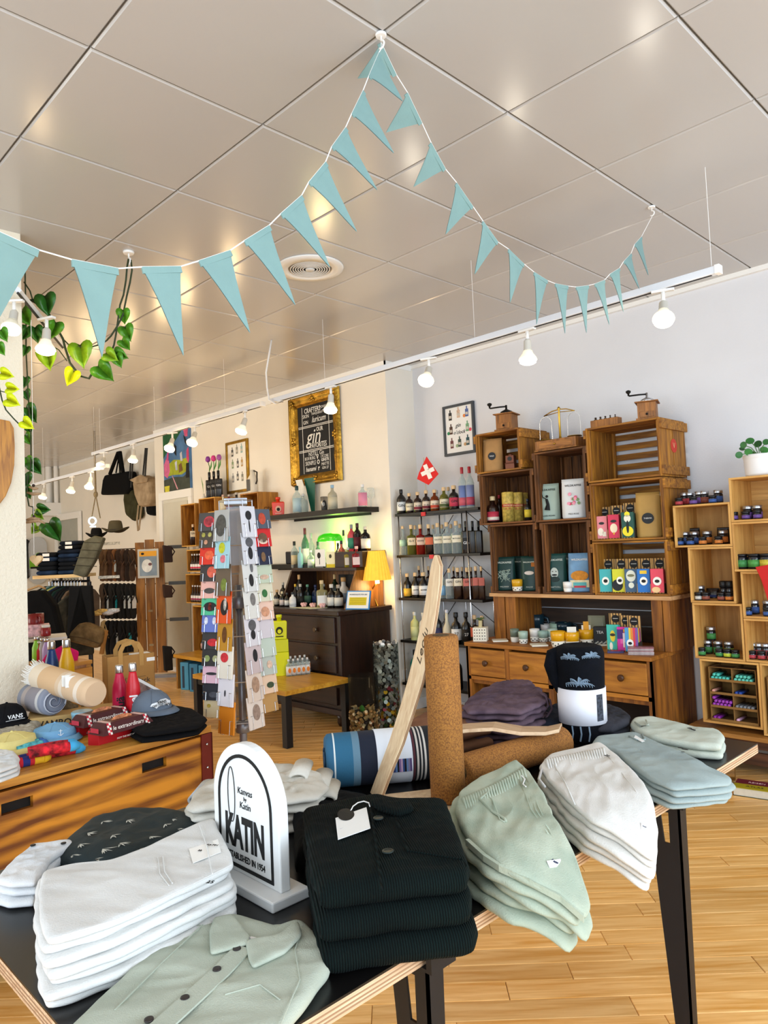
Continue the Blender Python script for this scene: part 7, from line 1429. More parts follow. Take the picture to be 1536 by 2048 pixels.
p=PY(393,1010,4.35); t=thing('bud_vase','small white vase with a single leaf left of the tulip bottles','vase',(p.x,4.35,PY(397,998,4.18).z+0)); MB().lathe([(.03,0),(.036,.03),(.03,.07),(.012,.09),(.012,.11)],14).obj('vase',M('#e9e6e0',.3,var=.03),t,smooth=True); MB().add([(0,0,.1),(-.02,0,.2),(-.05,0,.32),(-.005,0,.22)],[(0,1,2,3)]).obj('leaf',M('#5a8a34'),t); t.location=(b1[1]+.28,4.32,b1[3]+PY(361,1010,4.18).z-b1[3])
zr=PY(440,1022,4.25).z
for u,vb,vt,wp,c,cap,lab,d in ((447,1028,996,13,M('#d8d6bc',.3,var=.03),'#c9a898','#e0dec8','cream glass bottle above the postcard rack'),(459,1026,995,13,M('#6a1428',.2,var=.05),'#b8b0a8','#7a1c34','burgundy bottle above the postcard rack'),(474,1024,991,17,GLB,'#b8b0a8','#16181a','black bottle with silver stopper above the postcard rack'),(488,1030,1008,13,GLB,'#101010',None,'short black bottle above the postcard rack')):
    loc,h,w=onsh(u,vb,vt,wp,4.25,zr); bottle('bottle',d,'bottle',loc,h,w,'sq',c,cap,lab)
t=thing('floating_shelf','thin wooden wall ledge above the postcard rack','shelf',(PY(462,1030,4.25).x,4.32,zr)); MB().box(-.38,.30,-.12,.125,-.02,0).obj('shelf_board',BXH,t)
p=PY(503,980,4.3); t=thing('ceramic_jug','cream ceramic jug with grey panel beside the gold-framed chart','jug',(p.x,4.32,zb)); MB().lathe([(.05,0),(.055,.02),(.055,.16),(.03,.2),(.026,.25)],16).obj('jug_body',M('#ddd6c6',.35,var=.03),t,smooth=True); MB().tube([(.028,0,.24),(.08,0,.22),(.075,0,.13),(.055,0,.1)],.008,8).obj('handle',M('#2a2420',.4),t,smooth=True); sticker(t,.06,.12,-.005,.09,-.0565,M('#4a4a4c',.5),'rect','label')
p0=PZ(368,1392,0); t=thing('low_shelf_bench','low pine bench shelf on the floor with blue cartons beneath','bench',(-6.9,4.05,0)); zb_=.37; a,b_=-7.30,-6.0
MB().box(a,b_,3.85,4.42,zb_-.035,zb_).obj('bench_top',BB,t,world=True,bevel=.002); MB().box(a,a+.03,3.88,4.4,0,zb_-.035).obj('bench_side',BXM,t,world=True); MB().box(a,b_,4.38,4.41,0,zb_-.035).obj('bench_back',BXM,t,world=True)
for i in range(4):
    o=MB().box(-.055,.055,-.1,.1,0,.29).obj('blue_carton',M(['#3f92b8','#2f7ea6','#3f92b8','#4a9cc0'][i],.5,var=.05),bevel=.003); o.location=(-7.17+.19*i,3.98,.001); o.rotation_euler=(0,0,.35); tag(o,'upright blue bottle carton, %s from the left under the low bench'%ORD[i],'box','blue cartons'); MB().box(-.03,-.0,-.1012,-.1,.02,.25).obj('dark_print',M('#142c44'),o)
# ================================================================ postcard spinner
DR=3.5; pc=PD(487,1480,DR); cx,cy=pc.x,pc.y
z_at=lambda v: CAM.z+ray(486,v).z*DR
t=thing('postcard_rack','revolving wire postcard rack on a grey pole beside the wooden chest','card rack',(cx,cy,0),faceang(cx,cy))
GP_=M('#8b8f98',.35,.6,var=0); ztop,zbot=z_at(1000),z_at(1448)
MB().lathe([(.018,.02),(.018,z_at(1170))],16).obj('pole',GP_,t,smooth=True); MB().lathe([(.19,0),(.19,.012),(.03,.03),(.02,.05)],28).obj('base',GP_,t,smooth=True)
for z in (zbot-.01,z_at(1205)): MB().lathe([(.03,z-.03),(.036,z-.025),(.036,z+.02),(.022,z+.03)],16).obj('collar',GP_,t,smooth=True)
MB().box(-.055,.055,-.055,.055,ztop-.02,ztop+.012).obj('top_cap',M('#b9bec6',.35,.5,var=0),t,bevel=.004)
MB().box(-.045,.045,-.062,-.060,z_at(1130),ztop-.03).obj('clear_panel',GLASS('#e6e8ec',.25,.2),t); MB().box(-.04,.04,.06,.062,z_at(1440),ztop-.03).obj('clear_panel',GLASS('#e6e4e0',.25,.2),t)
for v in (1000,1090,1180,1270,1360,1440):
    z=z_at(v); MB().tube([(.085*cos(pi/8+k*pi/4),.085*sin(pi/8+k*pi/4),z) for k in range(8)],.0022,5,closed=True).obj('ring_wire',STEEL,t)
for k in range(8): MB().tube([(.085*cos(pi/8+k*pi/4),.085*sin(pi/8+k*pi/4),zbot),(.085*cos(pi/8+k*pi/4),.085*sin(pi/8+k*pi/4),ztop)],.0022,5).obj('upright_wire',STEEL,t)
RZ=faceang(cx,cy)
VW=Vector((-cx,-cy,0)).normalized(); RR=Vector((cos(RZ),sin(RZ),0))
def column(ang,lat,dep,vtops,hpx,w,cols,colname,lean,adj):
    wires=MB(); n=len(cols); A=RZ+ang
    out=Vector((sin(A),-cos(A),0)); side=Vector((cos(A),sin(A),0))
    h=hpx*DR/FP
    for i,(v,c) in enumerate(zip(vtops,cols)):
        c,motif=(c if isinstance(c,tuple) else (c,None)); zt=z_at(v); zb=zt-h
        base=Vector((cx,cy,0))+RR*lat*DR/FP+VW*dep; base.z=zb
        pos='top one' if i==0 else ('bottom one' if i==n-1 else ORD[i]+' from the top')
        o=thing('greeting_card','%s, %s in the %s column'%(adj[i] if i<len(adj) else adj[-1],pos,colname),'card',base,A,'cards in the '+colname+' column')
        m=Matrix.Rotation(lean,4,'X'); th=.0025 if i<n*.6 else .009
        MB().box(-w/2,w/2,-th,0,0,h,m).obj('card',M(c,.55,var=.04),o,bevel=.0006)
        if motif:
            for (mw,mh,mx_,mz,mc,sh) in motif:
                k=sticker(o,w*mw,h*mh,0,0,0,M(mc,.6,var=.35,sc=60),sh,'printed_motif'); k.location=m@Vector((w*mx_,-th-.0012,h*mz)); k.rotation_euler=(lean,0,0)
        bl=[base+Matrix.Rotation(A,3,'Z')@(m@Vector(p)) for p in ((-w*.3,-th-.004,h*.42),(-w*.3,-th-.004,0),(-w*.3,.004,-.006),(w*.3,.004,-.006),(w*.3,-th-.004,0),(w*.3,-th-.004,h*.42))]
        for q in (bl[:3],bl[3:],[bl[0],bl[0]+side*w*-.15],[bl[5],bl[5]+side*w*.15]): wires.tube(q,.0014,4)
        wires.tube([bl[2],Vector((cx,cy,bl[2].z))+(bl[2]-Vector((cx,cy,bl[2].z))).normalized()*.06],.0014,4)
    wires.obj('pocket_wires',STEEL,t,world=True)
LO=[('#4a4542',[(.6,.6,.1,.5,'#c83a44','o'),(.45,.45,.1,.52,'#e07a80','o')]),('#4b4236',[(.2,.25,-.25,.7,'#a8a04a','o'),(.2,.25,.1,.7,'#b8b060','o'),(.2,.25,-.1,.3,'#c89070','o')]),('#d8321c',[(.5,.5,.05,.5,'#e8643c','o')]),('#3b3533',[(.5,.6,.15,.5,'#d8624a','o')]),('#e6b0a2',[(.6,.3,0,.4,'#4a4440','o')]),('#4fb88c',[(.7,.5,0,.45,'#1c1c20','o'),(.2,.4,0,.45,'#a83a2a','o')]),('#6476c0',[(.2,.4,-.25,.6,'#d8dcea','o'),(.2,.4,.2,.6,'#d8dcea','o')]),('#332f2e',[(.6,.4,.1,.35,'#c8242c','o')]),('#292725',[(.3,.35,-.2,.4,'#8a9a5a','o'),(.3,.35,.25,.4,'#a8a87a','o')]),('#dcb2c0',[(.6,.15,0,.5,'#26262a','o')]),('#22242c',[(.5,.3,.1,.3,'#4a4c54','o')]),('#d6c69e',[(.2,.2,-.2,.6,'#b8a040','o')])]
column(-.62,-57,.03,[1022+33.5*i for i in range(12)],37,.105,LO,'far left',-.14,['charcoal watermelon card','brown card with pale dots','red-orange card','charcoal strawberry card','pale pink fish card','green butterfly card','periwinkle blue card','black card with red berries','black card with two pears','pink card with dark birds','night-black card','beige card pack'])
LI=[('#b4b4b0',[(.7,.7,0,.5,'#55534e','o')]),('#a6d2dc',[(.4,.35,0,.65,'#c8cc2a','o'),(.35,.25,.1,.3,'#e07a84','o')]),('#6c5c4a',[(.4,.4,.1,.35,'#7a8a3a','o')]),('#e2541a',[(.5,.5,.05,.5,'#26201e','o'),(.2,.4,.1,.6,'#e8e0d4','o')]),('#bf8826',[(.3,.5,0,.5,'#6a3f14','o')]),('#ebe3d3',[(.5,.3,0,.65,'#d2323a','o')]),('#e6e2e8',[(.1,.2,0,.4,'#4a4a50','o')]),('#e08a22',None)]
column(-.85,-31,.10,[1019+53.5*i for i in range(8)],62,.105,LI,'inner left',-.10,['grey zebra-pattern card','pale blue fruit card','olive brown card','orange toucan card','ochre card','cream card with a red balloon','white card with tiny print','plain orange card pack'])
K='#232326'
RI=[('#d6d6dc',[(.4,.3,0,.7,K,'o'),(.08,.4,0,.35,K,'o')]),('#cfd0d6',[(.3,.4,0,.35,K,'o'),(.5,.3,0,.7,'#5a5a5e','o')]),('#d6d6d2',[(.3,.4,0,.35,K,'o'),(.2,.3,.1,.75,'#6a6a6c','o')]),('#dad8d0',[(.35,.4,.1,.6,'#7a7672','o')]),('#d4d0d4',[(.3,.3,0,.35,K,'o'),(.5,.35,0,.65,'#5a5a5c','o')]),('#c6b6b6',[(.3,.4,.05,.55,K,'o')]),('#dfcebf',[(.5,.5,0,.5,'#b09078','o')]),('#e6dacf',[(.5,.5,0,.5,'#a08a7c','o')])]
column(.85,26,.10,[1013+53.5*i for i in range(8)],62,.105,RI,'inner right',-.10,['pale card with a dark hanging plant','pale card with a vase of reeds','pale card with a black bottle vase','pale card with thin twigs','pale card with a fan plant','mauve card with a dark vase','cream card pack with tiny figures','cream card pack with sprigs'])
RO=[('#4a525e',[(.4,.6,0,.5,'#b8442a','o')]),('#c81a1c',[(.5,.5,0,.45,'#6a4a34','o'),(.5,.25,0,.25,'#d8c0a8','o')]),('#171e38',[(.25,.5,0,.4,'#7a5a3a','o')]),('#b8c2aa',[(.5,.25,0,.3,'#c8a890','o')]),('#cfcab0',[(.3,.4,0,.4,'#2f6a34','o')]),('#e0bca8',[(.45,.5,0,.4,'#c8906f','o')]),('#c6bec2',None),('#b6c2b4',None),('#b2bab0',[(.3,.4,.1,.5,'#d8b8a0','o')]),('#e0c2a6',[(.4,.3,.1,.4,'#3a4a30','o')]),('#b68c52',None)]
column(.62,52,.03,[1018+36.8*i for i in range(11)],40,.105,RO,'far right',-.14,['dark slate card with rusty motif','red card with a brown cupcake','navy card with a lit bottle','sage card with small pots','pale olive card with a green leaf','peach card with a rainbow','lilac-grey card pack','pale sage card pack','grey-green card with flowers','peach card with a small plant','brown kraft envelope pack'])
# ================================================================ wooden chest with accessories, left
ZH=.68; Cn=PZ(418,1449,ZH); Cl=PZ(0,1560,ZH); uL=(Cl-Cn); uL.z=0; uL.normalize(); dB=Vector((-uL.y,uL.x,0));
if dB.x>0: dB=-dB
angc=atan2(-uL.y,-uL.x)   # local +X points to the right end
t=thing('wooden_chest','long pine chest with slotted handles and red metal corners, topped with hats and gifts','chest',(Cn.x,Cn.y,0),angc)
sgn=1 if (Matrix.Rotation(angc,3,'Z')@Vector((0,1,0))).dot(dB)>0 else -1
CP=WOOD('#6a3404','#d88f24',0,.45,2.6,8,.15,.04,knots=True); CT=WOOD('#a0661a','#d89c40',0,.45,3,9,.12,.06)
L_=1.9; D_=.62*sgn
def cb(x0,x1,y0,y1,z0,z1): return MB().box(x0,x1,min(y0*sgn,y1*sgn),max(y0*sgn,y1*sgn),z0,z1)
for i in range(4): cb(-L_,0,-.015+i*.22,-.015+(i+1)*.22-.003,ZH-.03,ZH).obj('top_plank',CT,t,bevel=.002)
zt0,zt1,s0,s1=.08,.635,.555,.595
def slotpanel():
    b=MB(); xs=[-L_+.0,-1.78,-1.62,-1.16,-1.0,-.40,-.24,-.03]
    sl=[]
    for (u0,u1) in ((2,66),(284,333)):
        r=[]
        for u in (u0,u1):
            q=PZ(u,1500,.3);
            rr_=ray(u,1540 if u<100 else 1490); n=dB; k=(Cn-CAM).dot(n)/rr_.dot(n); P=CAM+rr_*k; r.append(-(P-Cn).dot(uL))
        sl.append(r)
    return sl
sl=slotpanel(); edges=[-L_]+[e for r in sl for e in r]+[-.03]
b=MB(); y0,y1=.004,.026
def pb(x0,x1,z0,z1): b.box(x0,x1,min(y0*sgn,y1*sgn),max(y0*sgn,y1*sgn),z0,z1)
pb(-L_,-.03,zt0,s0); pb(-L_,-.03,s1,zt1)
for a,c in ((edges[0],edges[1]),(edges[2],edges[3]),(edges[4],edges[5])): pb(a,c,s0,s1)
b.obj('front_panel',CP,t)
cb(-L_,-.03,.03,.05,zt0,zt1).obj('inner_panel',M('#15100c',.8),t)
cb(-.03,0,.004,.85,.0,ZH-.032).obj('end_panel',CP,t); cb(-L_,0,.85,.865,0,ZH-.03).obj('back_panel',CP,t)
RM_=M('#6a1c10',.5,.2,var=.15)
mp=cb(-.045,.012,-.006,.004,.02,ZH-.035).obj('metal_corner',RM_,t,bevel=.001); cb(.003,.012,-.006,.06,.02,ZH-.035).obj('metal_corner',RM_,t,bevel=.001)
for z in (.15,.27,.39,.50,.60): MB().lathe([(.006,0),(.005,.004),(.001,.005)],10,mx=Matrix.Translation((-.02,-.007*sgn,z))@Matrix.Rotation(pi/2*sgn,4,'X')).obj('rivet',STEEL,mp,smooth=True)
def hz(u,v,z=ZH): p=PZ(u,v,z); return (p.x,p.y,z)
def hthing(name,lb,cat,u,v,off=0,z=ZH,grp=None): q=hz(u,v,z); return thing(name,lb,cat,q,faceang(q[0],q[1],off),grp)
def kpx(t): return mpp(t.location)
def flask(u,v,vt,wp,c,lb,txt=None,tc='#101010',z=ZH,q=None):
    t=hthing('steel_bottle',lb,'bottle',u,v,0,z,'insulated steel bottles'); k=kpx(t); h=(v-vt)*k*1.03; r=wp*k/2; m=M(c,.35,var=.02,spec=.5)
    MB().lathe([(r*.92,0),(r,.006),(r,h*.55),(r*.93,h*.64),(r*.66,h*.76),(r*.52,h*.83),(r*.5,h*.86)],24).obj('body',m,t,smooth=True); MB().lathe([(r*.54,h*.86),(r*.56,h*.87),(r*.54,h*.98),(r*.48,h)],20).obj('steel_cap',STEEL,t,smooth=True)
    if txt: text(txt,r*1.5,M(tc,.5,var=0),t,(r*.1,-r*1.02,h*.33),(radians(90),radians(-90),0),bold=.03)
    return t
flask(241,1443,1334,29,'#d8174e','crimson-pink steel bottle with black vertical lettering','äuä'); flask(268,1448,1330,28,'#cf1626','red steel bottle with white vertical lettering','ämel','#f0f0f0')
flask(105,1398,1286,27,'#123f86','dark blue steel bottle behind the beige towel'); flask(135,1400,1282,29,'#eab60c','yellow steel bottle behind the beige towel')
q_=Cn+uL*.055+dB*1.22; o=MB().box(-.17,.17,-.14,.14,0,ZH-.002).obj('pine_stand',CT,bevel=.004); o.location=(q_.x,q_.y,0); o.rotation_euler=(0,0,angc); tag(o,'plain pine stand behind the chest under the blue and yellow bottles','stand')
t=hthing('paper_bag','brown paper shopping bag with flat handles and boxed lettering','bag',238,1425); k=kpx(t); w_,h_,d_=95*k,108*k,.11; t.location.x-=.10; t.location.y+=.10
t.rotation_euler.z+=.22
MB().box(-w_/2,w_/2,-d_/2,d_/2,0,.004).box(-w_/2,w_/2,-d_/2,-d_/2+.003,.004,h_).box(-w_/2,w_/2,d_/2-.003,d_/2,.004,h_).box(-w_/2,-w_/2+.003,-d_/2,d_/2,.004,h_).box(w_/2-.003,w_/2,-d_/2,d_/2,.004,h_).obj('bag_body',M('#a97a3f',.85,var=.14,sc=10,bump=.2,bsc=25),t)
for y in (-d_/2-.003,d_/2-.006):
    P=[(-w_*.22,y,h_*.78),(-w_*.22,y,h_*1.08),(-w_*.15,y,h_*1.2),(0,y-.01,h_*1.24),(w_*.15,y,h_*1.2),(w_*.22,y,h_*1.08),(w_*.22,y,h_*.78)]
    b=MB(); vs=[]
    for i,p in enumerate(P):
        d=Vector(P[min(i+1,6)])-Vector(P[max(i-1,0)]); n=Vector((d.z,0,-d.x)).normalized()*.011; vs+=[Vector(p)+n,Vector(p)-n]
    o=b.add(vs,[(2*i,2*i+1,2*i+3,2*i+2) for i in range(6)]).obj('handle',M('#b5884a',.85,var=.1),t); md=o.modifiers.new('s','SOLIDIFY'); md.thickness=.002
MB().box(-w_*.13,w_*.30,-d_/2-.0012,-d_/2-.0006,h_*.42,h_*.425).box(-w_*.13,w_*.30,-d_/2-.0012,-d_/2-.0006,h_*.57,h_*.575).box(-w_*.13,-w_*.12,-d_/2-.0012,-d_/2-.0006,h_*.42,h_*.575).obj('print_box',M('#3a2a18'),t); text('Kuse Sack',.034,M('#3a2a18'),t,(w_*.09,-d_/2-.0012,h_*.495),UP,bold=.01); sticker(t,.04,.018,w_*.42,h_*.88,-d_/2-.001,PAPER,'rect','price_sticker'); MB().box(w_*.05,w_*.45,-d_/2+.01,d_/2-.02,h_*.9,h_*.99).obj('white_paper',PAPER,t)
def burger(u,v,wp,lb,z=ZH,off=.1,grp=None):
    t=hthing('gift_box',lb,'box',u,v,off,z,'printed burger-style gift boxes'); w=.25; d=.115; h1,h2=.045,.088; t.rotation_euler.z=angc+off
    def frus(z0,z1,w0,w1,d0,d1,m,nm): return MB().add([(-w0/2,-d0/2,z0),(w0/2,-d0/2,z0),(w0/2,d0/2,z0),(-w0/2,d0/2,z0),(-w1/2,-d1/2,z1),(w1/2,-d1/2,z1),(w1/2,d1/2,z1),(-w1/2,d1/2,z1)],[(3,2,1,0),(4,5,6,7),(0,1,5,4),(1,2,6,5),(2,3,7,6),(3,0,4,7)]).obj(nm,m,t,bevel=.001)
    frus(0,h1,w*.86,w,d*.84,d,M('#c0141c',.5,var=.03),'red_tray'); frus(h1,h2,w,w*.8,d,d*.62,M('#4a1418',.5,var=.06),'brown_lid')
    text('NOT THE BEST IN TOWN',.0105,M('#f0e6dc'),t,(0,-d*.47,h1*.5),(radians(90)+.18,0,0)); text('le extraordinary',.023,M('#f2e8de'),t,(0,-d*.415,h1+(h2-h1)*.45),(radians(90)-.42,0,0),shear=.3,bold=.01)
    n=5
    for s in (-1,1):
        for i in range(n):
            for j in range(2):
                q=(i+.5)/n; yy=-d/2+(d-d*.62)/2*q-.0008; zz=h1+(h2-h1)*q; o=sticker(t,w*.035,.0095,s*w*.37*(1-.05*q)+w*.036*(j-.5),zz,yy-.001,M('#f2ece4' if (i+j)%2 else '#c8243a',.6,var=0),'rect','check_print',-.42)
        MB().box(s*w*.33-w*.04,s*w*.33+w*.04,-d*.3,d*.3,h2,h2+.0008).obj('check_band',M('#e6c0b8',.6,var=.4,sc=90),t)
    sticker(t,w*.4,.03,0,0,0,M('#d8885a',.6,var=.7,sc=70),'o','burger_print').location=(0,-.005,h2+.001); t.children[-1].rotation_euler=(radians(-90),0,0)
    o=MB().box(-w/2-.001,-w/2,-.025,.025,h1+.008,h1+.026,Matrix.Identity(4)).obj('side_label',M('#d03a4a'),t)
burger(243,1478,0,'dark red printed gift box in front with white script'); burger(203,1462,0,'dark red printed gift box behind the other one')
def capobj(name,lb,u,v,wp,c,txt=None,off=0,z=ZH,tc='#f0f0f0',tall=.62,brim='#',s=1):
    t=hthing(name,lb,'cap',u,v,off,z); k=kpx(t); r=wp*k/2; m=CLOTH(c,sc=12,var=.12)
    pr=[(r,0),(r*.99,r*.25),(r*.93,r*.55),(r*.78,r*tall*1.3),(r*.5,r*tall*1.65),(r*.2,r*tall*1.8),(.002,r*tall*1.82)]
    MB().lathe(pr,28).obj('crown',m,t,smooth=True)
    vs=[];n=14
    for i in range(n+1):
        a=-pi/2+(i/n-.5)*pi*.95
        for q,zz in ((.97,.006),(1.25,.012),(1.62 if 1<i<n-1 else 1.2,-.004)):
            e=1+ (q-1)*max(0,cos((i/n-.5)*pi))
            vs.append((r*e*cos(a),r*e*sin(a),zz+.012-.05*r*4*abs(i/n-.5)**2))
    o=MB().add(vs,[(i*3+j,i*3+j+1,(i+1)*3+j+1,(i+1)*3+j) for i in range(n) for j in range(2)]).obj('brim',m,t,smooth=True); md=o.modifiers.new('s','SOLIDIFY'); md.thickness=.003
    MB().ball((0,0,r*tall*1.83),r*.07).obj('top_button',m,t,smooth=True)
    for a in (.0,1.05,2.1): MB().tube([(r*x*cos(a)*1.003,r*x*sin(a)*1.003,zz+.001) for x,zz in ((-.93,r*.55),(-.78,r*tall*1.3),(-.5,r*tall*1.65),(0,r*tall*1.83),(.5,r*tall*1.65),(.78,r*tall*1.3),(.93,r*.55))],.0012,4).obj('panel_seam',m,t)
    return t,r
t,r=capobj('baseball_cap','grey-blue cap with white car-shaped emblem on black folded clothes',304,1424,78,'#6f7a88',off=.5,z=ZH+.05)
sb=[(-.95,-.05),(-.8,.2),(-.35,.3),(-.1,.5),(.45,.52),(.8,.25),(1,.2),(.98,-.05),(.8,-.1),(.68,-.28),(.5,-.1),(-.3,-.15),(-.45,-.32),(-.65,-.12)]
def oncrown(x,z,e=0):
    a=-pi/2+x/r; return ((r*(1.0-max(0,z/r-.3)*.12)+.003+e)*cos(a),(r*(1.0-max(0,z/r-.3)*.12)+.003+e)*sin(a),z)
MB().add([oncrown(x*r*.62,r*.5+y*r*.5) for x,y in sb],[tuple(range(len(sb)))]).obj('emblem',M('#f2f2f2',.6,var=0),t); text('VANS',r*.2,INK,t,oncrown(0,r*.62,.003),(radians(90)-.1,0,0),bold=.02); text('OFF THE WALL',r*.16,INK,t,oncrown(0,r*.48,.003),(radians(90)-.1,0,0),bold=.01)
t,r=capobj('baseball_cap','black cap with white VANS lettering at the left edge',14,1450,76,'#141417',off=.35,z=ZH+.04); text('VANS',r*.3,M('#f2f2f2',.6,var=0),t,(r*.05,-r*1.01,r*.55),UP,bold=.02); MB().box(-r*.42,r*.52,-r*1.01,-r*1.0,r*.38,r*.40).obj('underline',M('#f2f2f2',.6,var=0),t)
t,r=capobj('baseball_cap','light blue cap with tiny white anchor',110,1478,82,'#7fb2d8',off=.25,tall=.42); b=MB().tube([(0,-r*1.0,r*.62),(0,-r*1.03,r*.36)],.0016,4).tube([(-r*.12,-r*1.02,r*.42),(0,-r*1.04,r*.34),(r*.12,-r*1.02,r*.42)],.0016,4).tube([(-r*.08,-r*1.01,r*.56),(r*.08,-r*1.01,r*.56)],.0012,4).obj('anchor',M('#e6eef4',.6,var=0),t)
t,r=capobj('bucket_cap','pale yellow corduroy cap at the left edge',24,1500,92,'#e8d78c',off=.2,tall=.42)
def hstack(name,labs,cat,px,n,h,mat,grp,seed,z0=ZH,**kw): return stack(name,labs,cat,px,z0,n,h,mat,grp,seed=seed,**kw)
hstack('black_hoodie',['black folded hoodie under the grey-blue cap, topmost','black folded hoodie at the bottom under the grey-blue cap'],'hoodie',[(262,1440),(290,1425),(340,1412),(385,1420),(416,1440),(400,1456),(340,1466),(285,1472),(262,1460)],2,.025,CLOTH('#0e0e10',sc=9),'black hoodies',201,te=.2,wr=.005)
hstack('knit_sweater',['grey speckled knit sweater folded under the black cap'],'sweater',[(-20,1462),(10,1452),(60,1440),(84,1450),(72,1470),(20,1484),(-20,1488)],1,.05,CLOTH('#b9b2a4','#98917f',sc=60),None,203,te=.25)
hstack('white_tee',['white folded tee on top of the pile at the left edge','white folded tee in the middle of the left-edge pile','white folded tee at the bottom of the left-edge pile'],'t-shirt',[(-30,1520),(0,1500),(28,1505),(40,1520),(36,1532),(0,1545),(-30,1550)],3,.016,CLOTH('#e6e6e4','#cfd2d4',sc=8),'white tees at the left edge',205,te=.2)
def socks(u,v,w,lb,cols,off,z=ZH,mat=None,toe='#3f9fd0'):
    t=hthing('sock_pair',lb,'socks',u,v,off,z,'bright patterned socks'); k=kpx(t); L=w*k
    for j,y in enumerate((-.02,.02)):
        P=[(-L/2,y,.014),(-L*.2,y,.017),(L*.15,y,.018),(L*.38,y*.9,.016),(L*.5,y*.8,.012)]
        MB().tube(P,[.017,.019,.019,.018,.008],10).obj('sock',mat,t,smooth=True); MB().tube([(L*.3,y,.0175),(L*.40,y*.9,.017),(L*.515,y*.8,.012)],[.0195,.0195,.009],10).obj('sock_toe',M(toe,.9),t,smooth=True)
HAW=M('#c8202c',.9,var=.9,sc=45); MIX=BANDS([(0,'#e8e0d0'),(.15,'#c8202c'),(.3,'#23307a'),(.45,'#c8202c'),(.55,'#e8b41c')],0,-.08,.08)
socks(108,1505,92,'red floral socks with blue toes, topmost of the pile',None,.1,ZH+.034,HAW); socks(118,1510,92,'red floral socks with blue toes, lower in the pile',None,.15,ZH,HAW); socks(60,1528,70,'yellow, red and navy striped socks in front',None,.25,ZH,MIX,'#e8b41c'); socks(62,1500,60,'turquoise checked socks with paper band',None,.3,ZH,M('#58b0b8',.9,var=.6,sc=60),'#3a6ab0')
t=hthing('shipping_carton','flat cardboard box with black lettering under the grey towel','box',140,1450); MB().box(-.17,.20,-.07,.09,0,.062).obj('carton',M('#c8a468',.8,var=.06),t,bevel=.003); text('WAMBO',.04,M('#2a2218'),t,(-.07,-.0712,.03),UP,bold=.02)
qz=t.location.copy()
t2=thing('rolled_towel','grey-blue towel rolled into a spiral on the cardboard box','towel',hz(108,1432,ZH+.063),0); a=faceang(t2.location.x,t2.location.y)+.5; t2.rotation_euler=(0,0,a)
GT=BANDS([(0,'#8a8f9e'),(.2,'#c8c6c4'),(.3,'#8f8a90'),(.7,'#b0a4a0'),(.85,'#8a8f9e')],1,-.02,.2)
MB().lathe([(.03,0),(.058,0),(.063,.01),(.063,.2),(.05,.21)],28,mx=Matrix.Translation((0,0,.065))@Matrix.Rotation(-pi/2,4,'X')).obj('towel_roll',GT,t2,smooth=True)
MB().tube([((.006+.0017*i)*cos(i*.42),-.003,.065+(.006+.0017*i)*sin(i*.42)) for i in range(33)],.0042,5).obj('spiral_edge',M('#c9cbd4',.9),t2,smooth=True); MB().tube([((.004+.0017*i)*cos(i*.42),-.005,.065+(.004+.0017*i)*sin(i*.42)) for i in range(30)],.0022,5).obj('spiral_line',M('#4a5470',.9),t2,smooth=True)
p0,p1=PD(80,1352,3.35),PD(192,1388,3.1); t2=thing('rolled_towel','beige rolled towel with white fringe and tags lying across the others','towel',tuple(p0)); TB=BANDS([(0,'#ecdcc4'),(.18,'#dcb88e'),(.5,'#dfc4a4'),(.56,'#e8d8c4'),(.62,'#dcbc98'),(.82,'#ecdcc8'),(.88,'#dcbc98')],2,0,(p1-p0).length)
o=MB().lathe([(.03,-.002),(.055,0),(.06,.012),(.06,(p1-p0).length-.02),(.05,(p1-p0).length)],28).obj('towel_roll',TB,t2,smooth=True); t2.rotation_euler=(p1-p0).to_track_quat('Z','Y').to_euler()
rr=random.Random(6); b=MB()
for i in range(46):
    a=2*pi*i/46; r0=.05; b.tube([(r0*cos(a),r0*sin(a),.006),(r0*1.05*cos(a),r0*1.05*sin(a),-.02),(r0*(1.0+.3*rr.random())*cos(a)+.01,r0*(1+.3*rr.random())*sin(a),-.05-.03*rr.random())],[.004,.0035,.002],5)
b.obj('fringe',M('#efece6',.9,var=.05),t2)
for s_,c in ((.62,'#f0ece6'),(.68,'#f0ece6')):
    q=p0.lerp(p1,s_)+Vector((.028,-.034,.035)); o=MB().cbox((0,0,0),.05,.0015,.055).obj('hang_tag',PAPER,t2); o.parent=None; o.location=q; o.rotation_euler=(-.7,0,faceang(q.x,q.y)); mw=t2.rotation_euler.to_matrix().to_4x4(); mw.translation=t2.location; o.data.transform(mw.inverted()@(Matrix.Translation(q)@o.rotation_euler.to_matrix().to_4x4())); o.location=(0,0,0); o.rotation_euler=(0,0,0); o.parent=t2
t=hthing('candle_tin','pale blue candle tin on the chest','candle',165,1462); MB().lathe([(.04,0),(.043,.004),(.043,.07),(.045,.072),(.045,.084),(.04,.088)],24).obj('tin',M('#8fbfd2',.35,var=.03),t,smooth=True)
t=hthing('shaving_set','shaving brush and steel razor on a round stand behind the candle tin','shaving set',166,1440); MB().lathe([(.035,0),(.04,.03),(.03,.05),(.012,.055)],18).obj('stand',M('#a8a48c',.35,.5,var=.1),t,smooth=True); MB().tube([(0,0,.05),(-.006,0,.19)],.006,8).obj('razor_handle',STEEL,t,smooth=True); MB().cbox((.012,0,.075),.05,.02,.012).obj('razor_head',STEEL,t,bevel=.002); MB().lathe([(.012,0),(.016,.02),(.03,.05),(.026,.065),(.005,.07)],14,mx=Matrix.Translation((-.02,0,.06))@Matrix.Rotation(-1.35,4,'Y')).obj('brush_bristles',M('#6a5a40',.95,var=.5,sc=90),t,smooth=True)
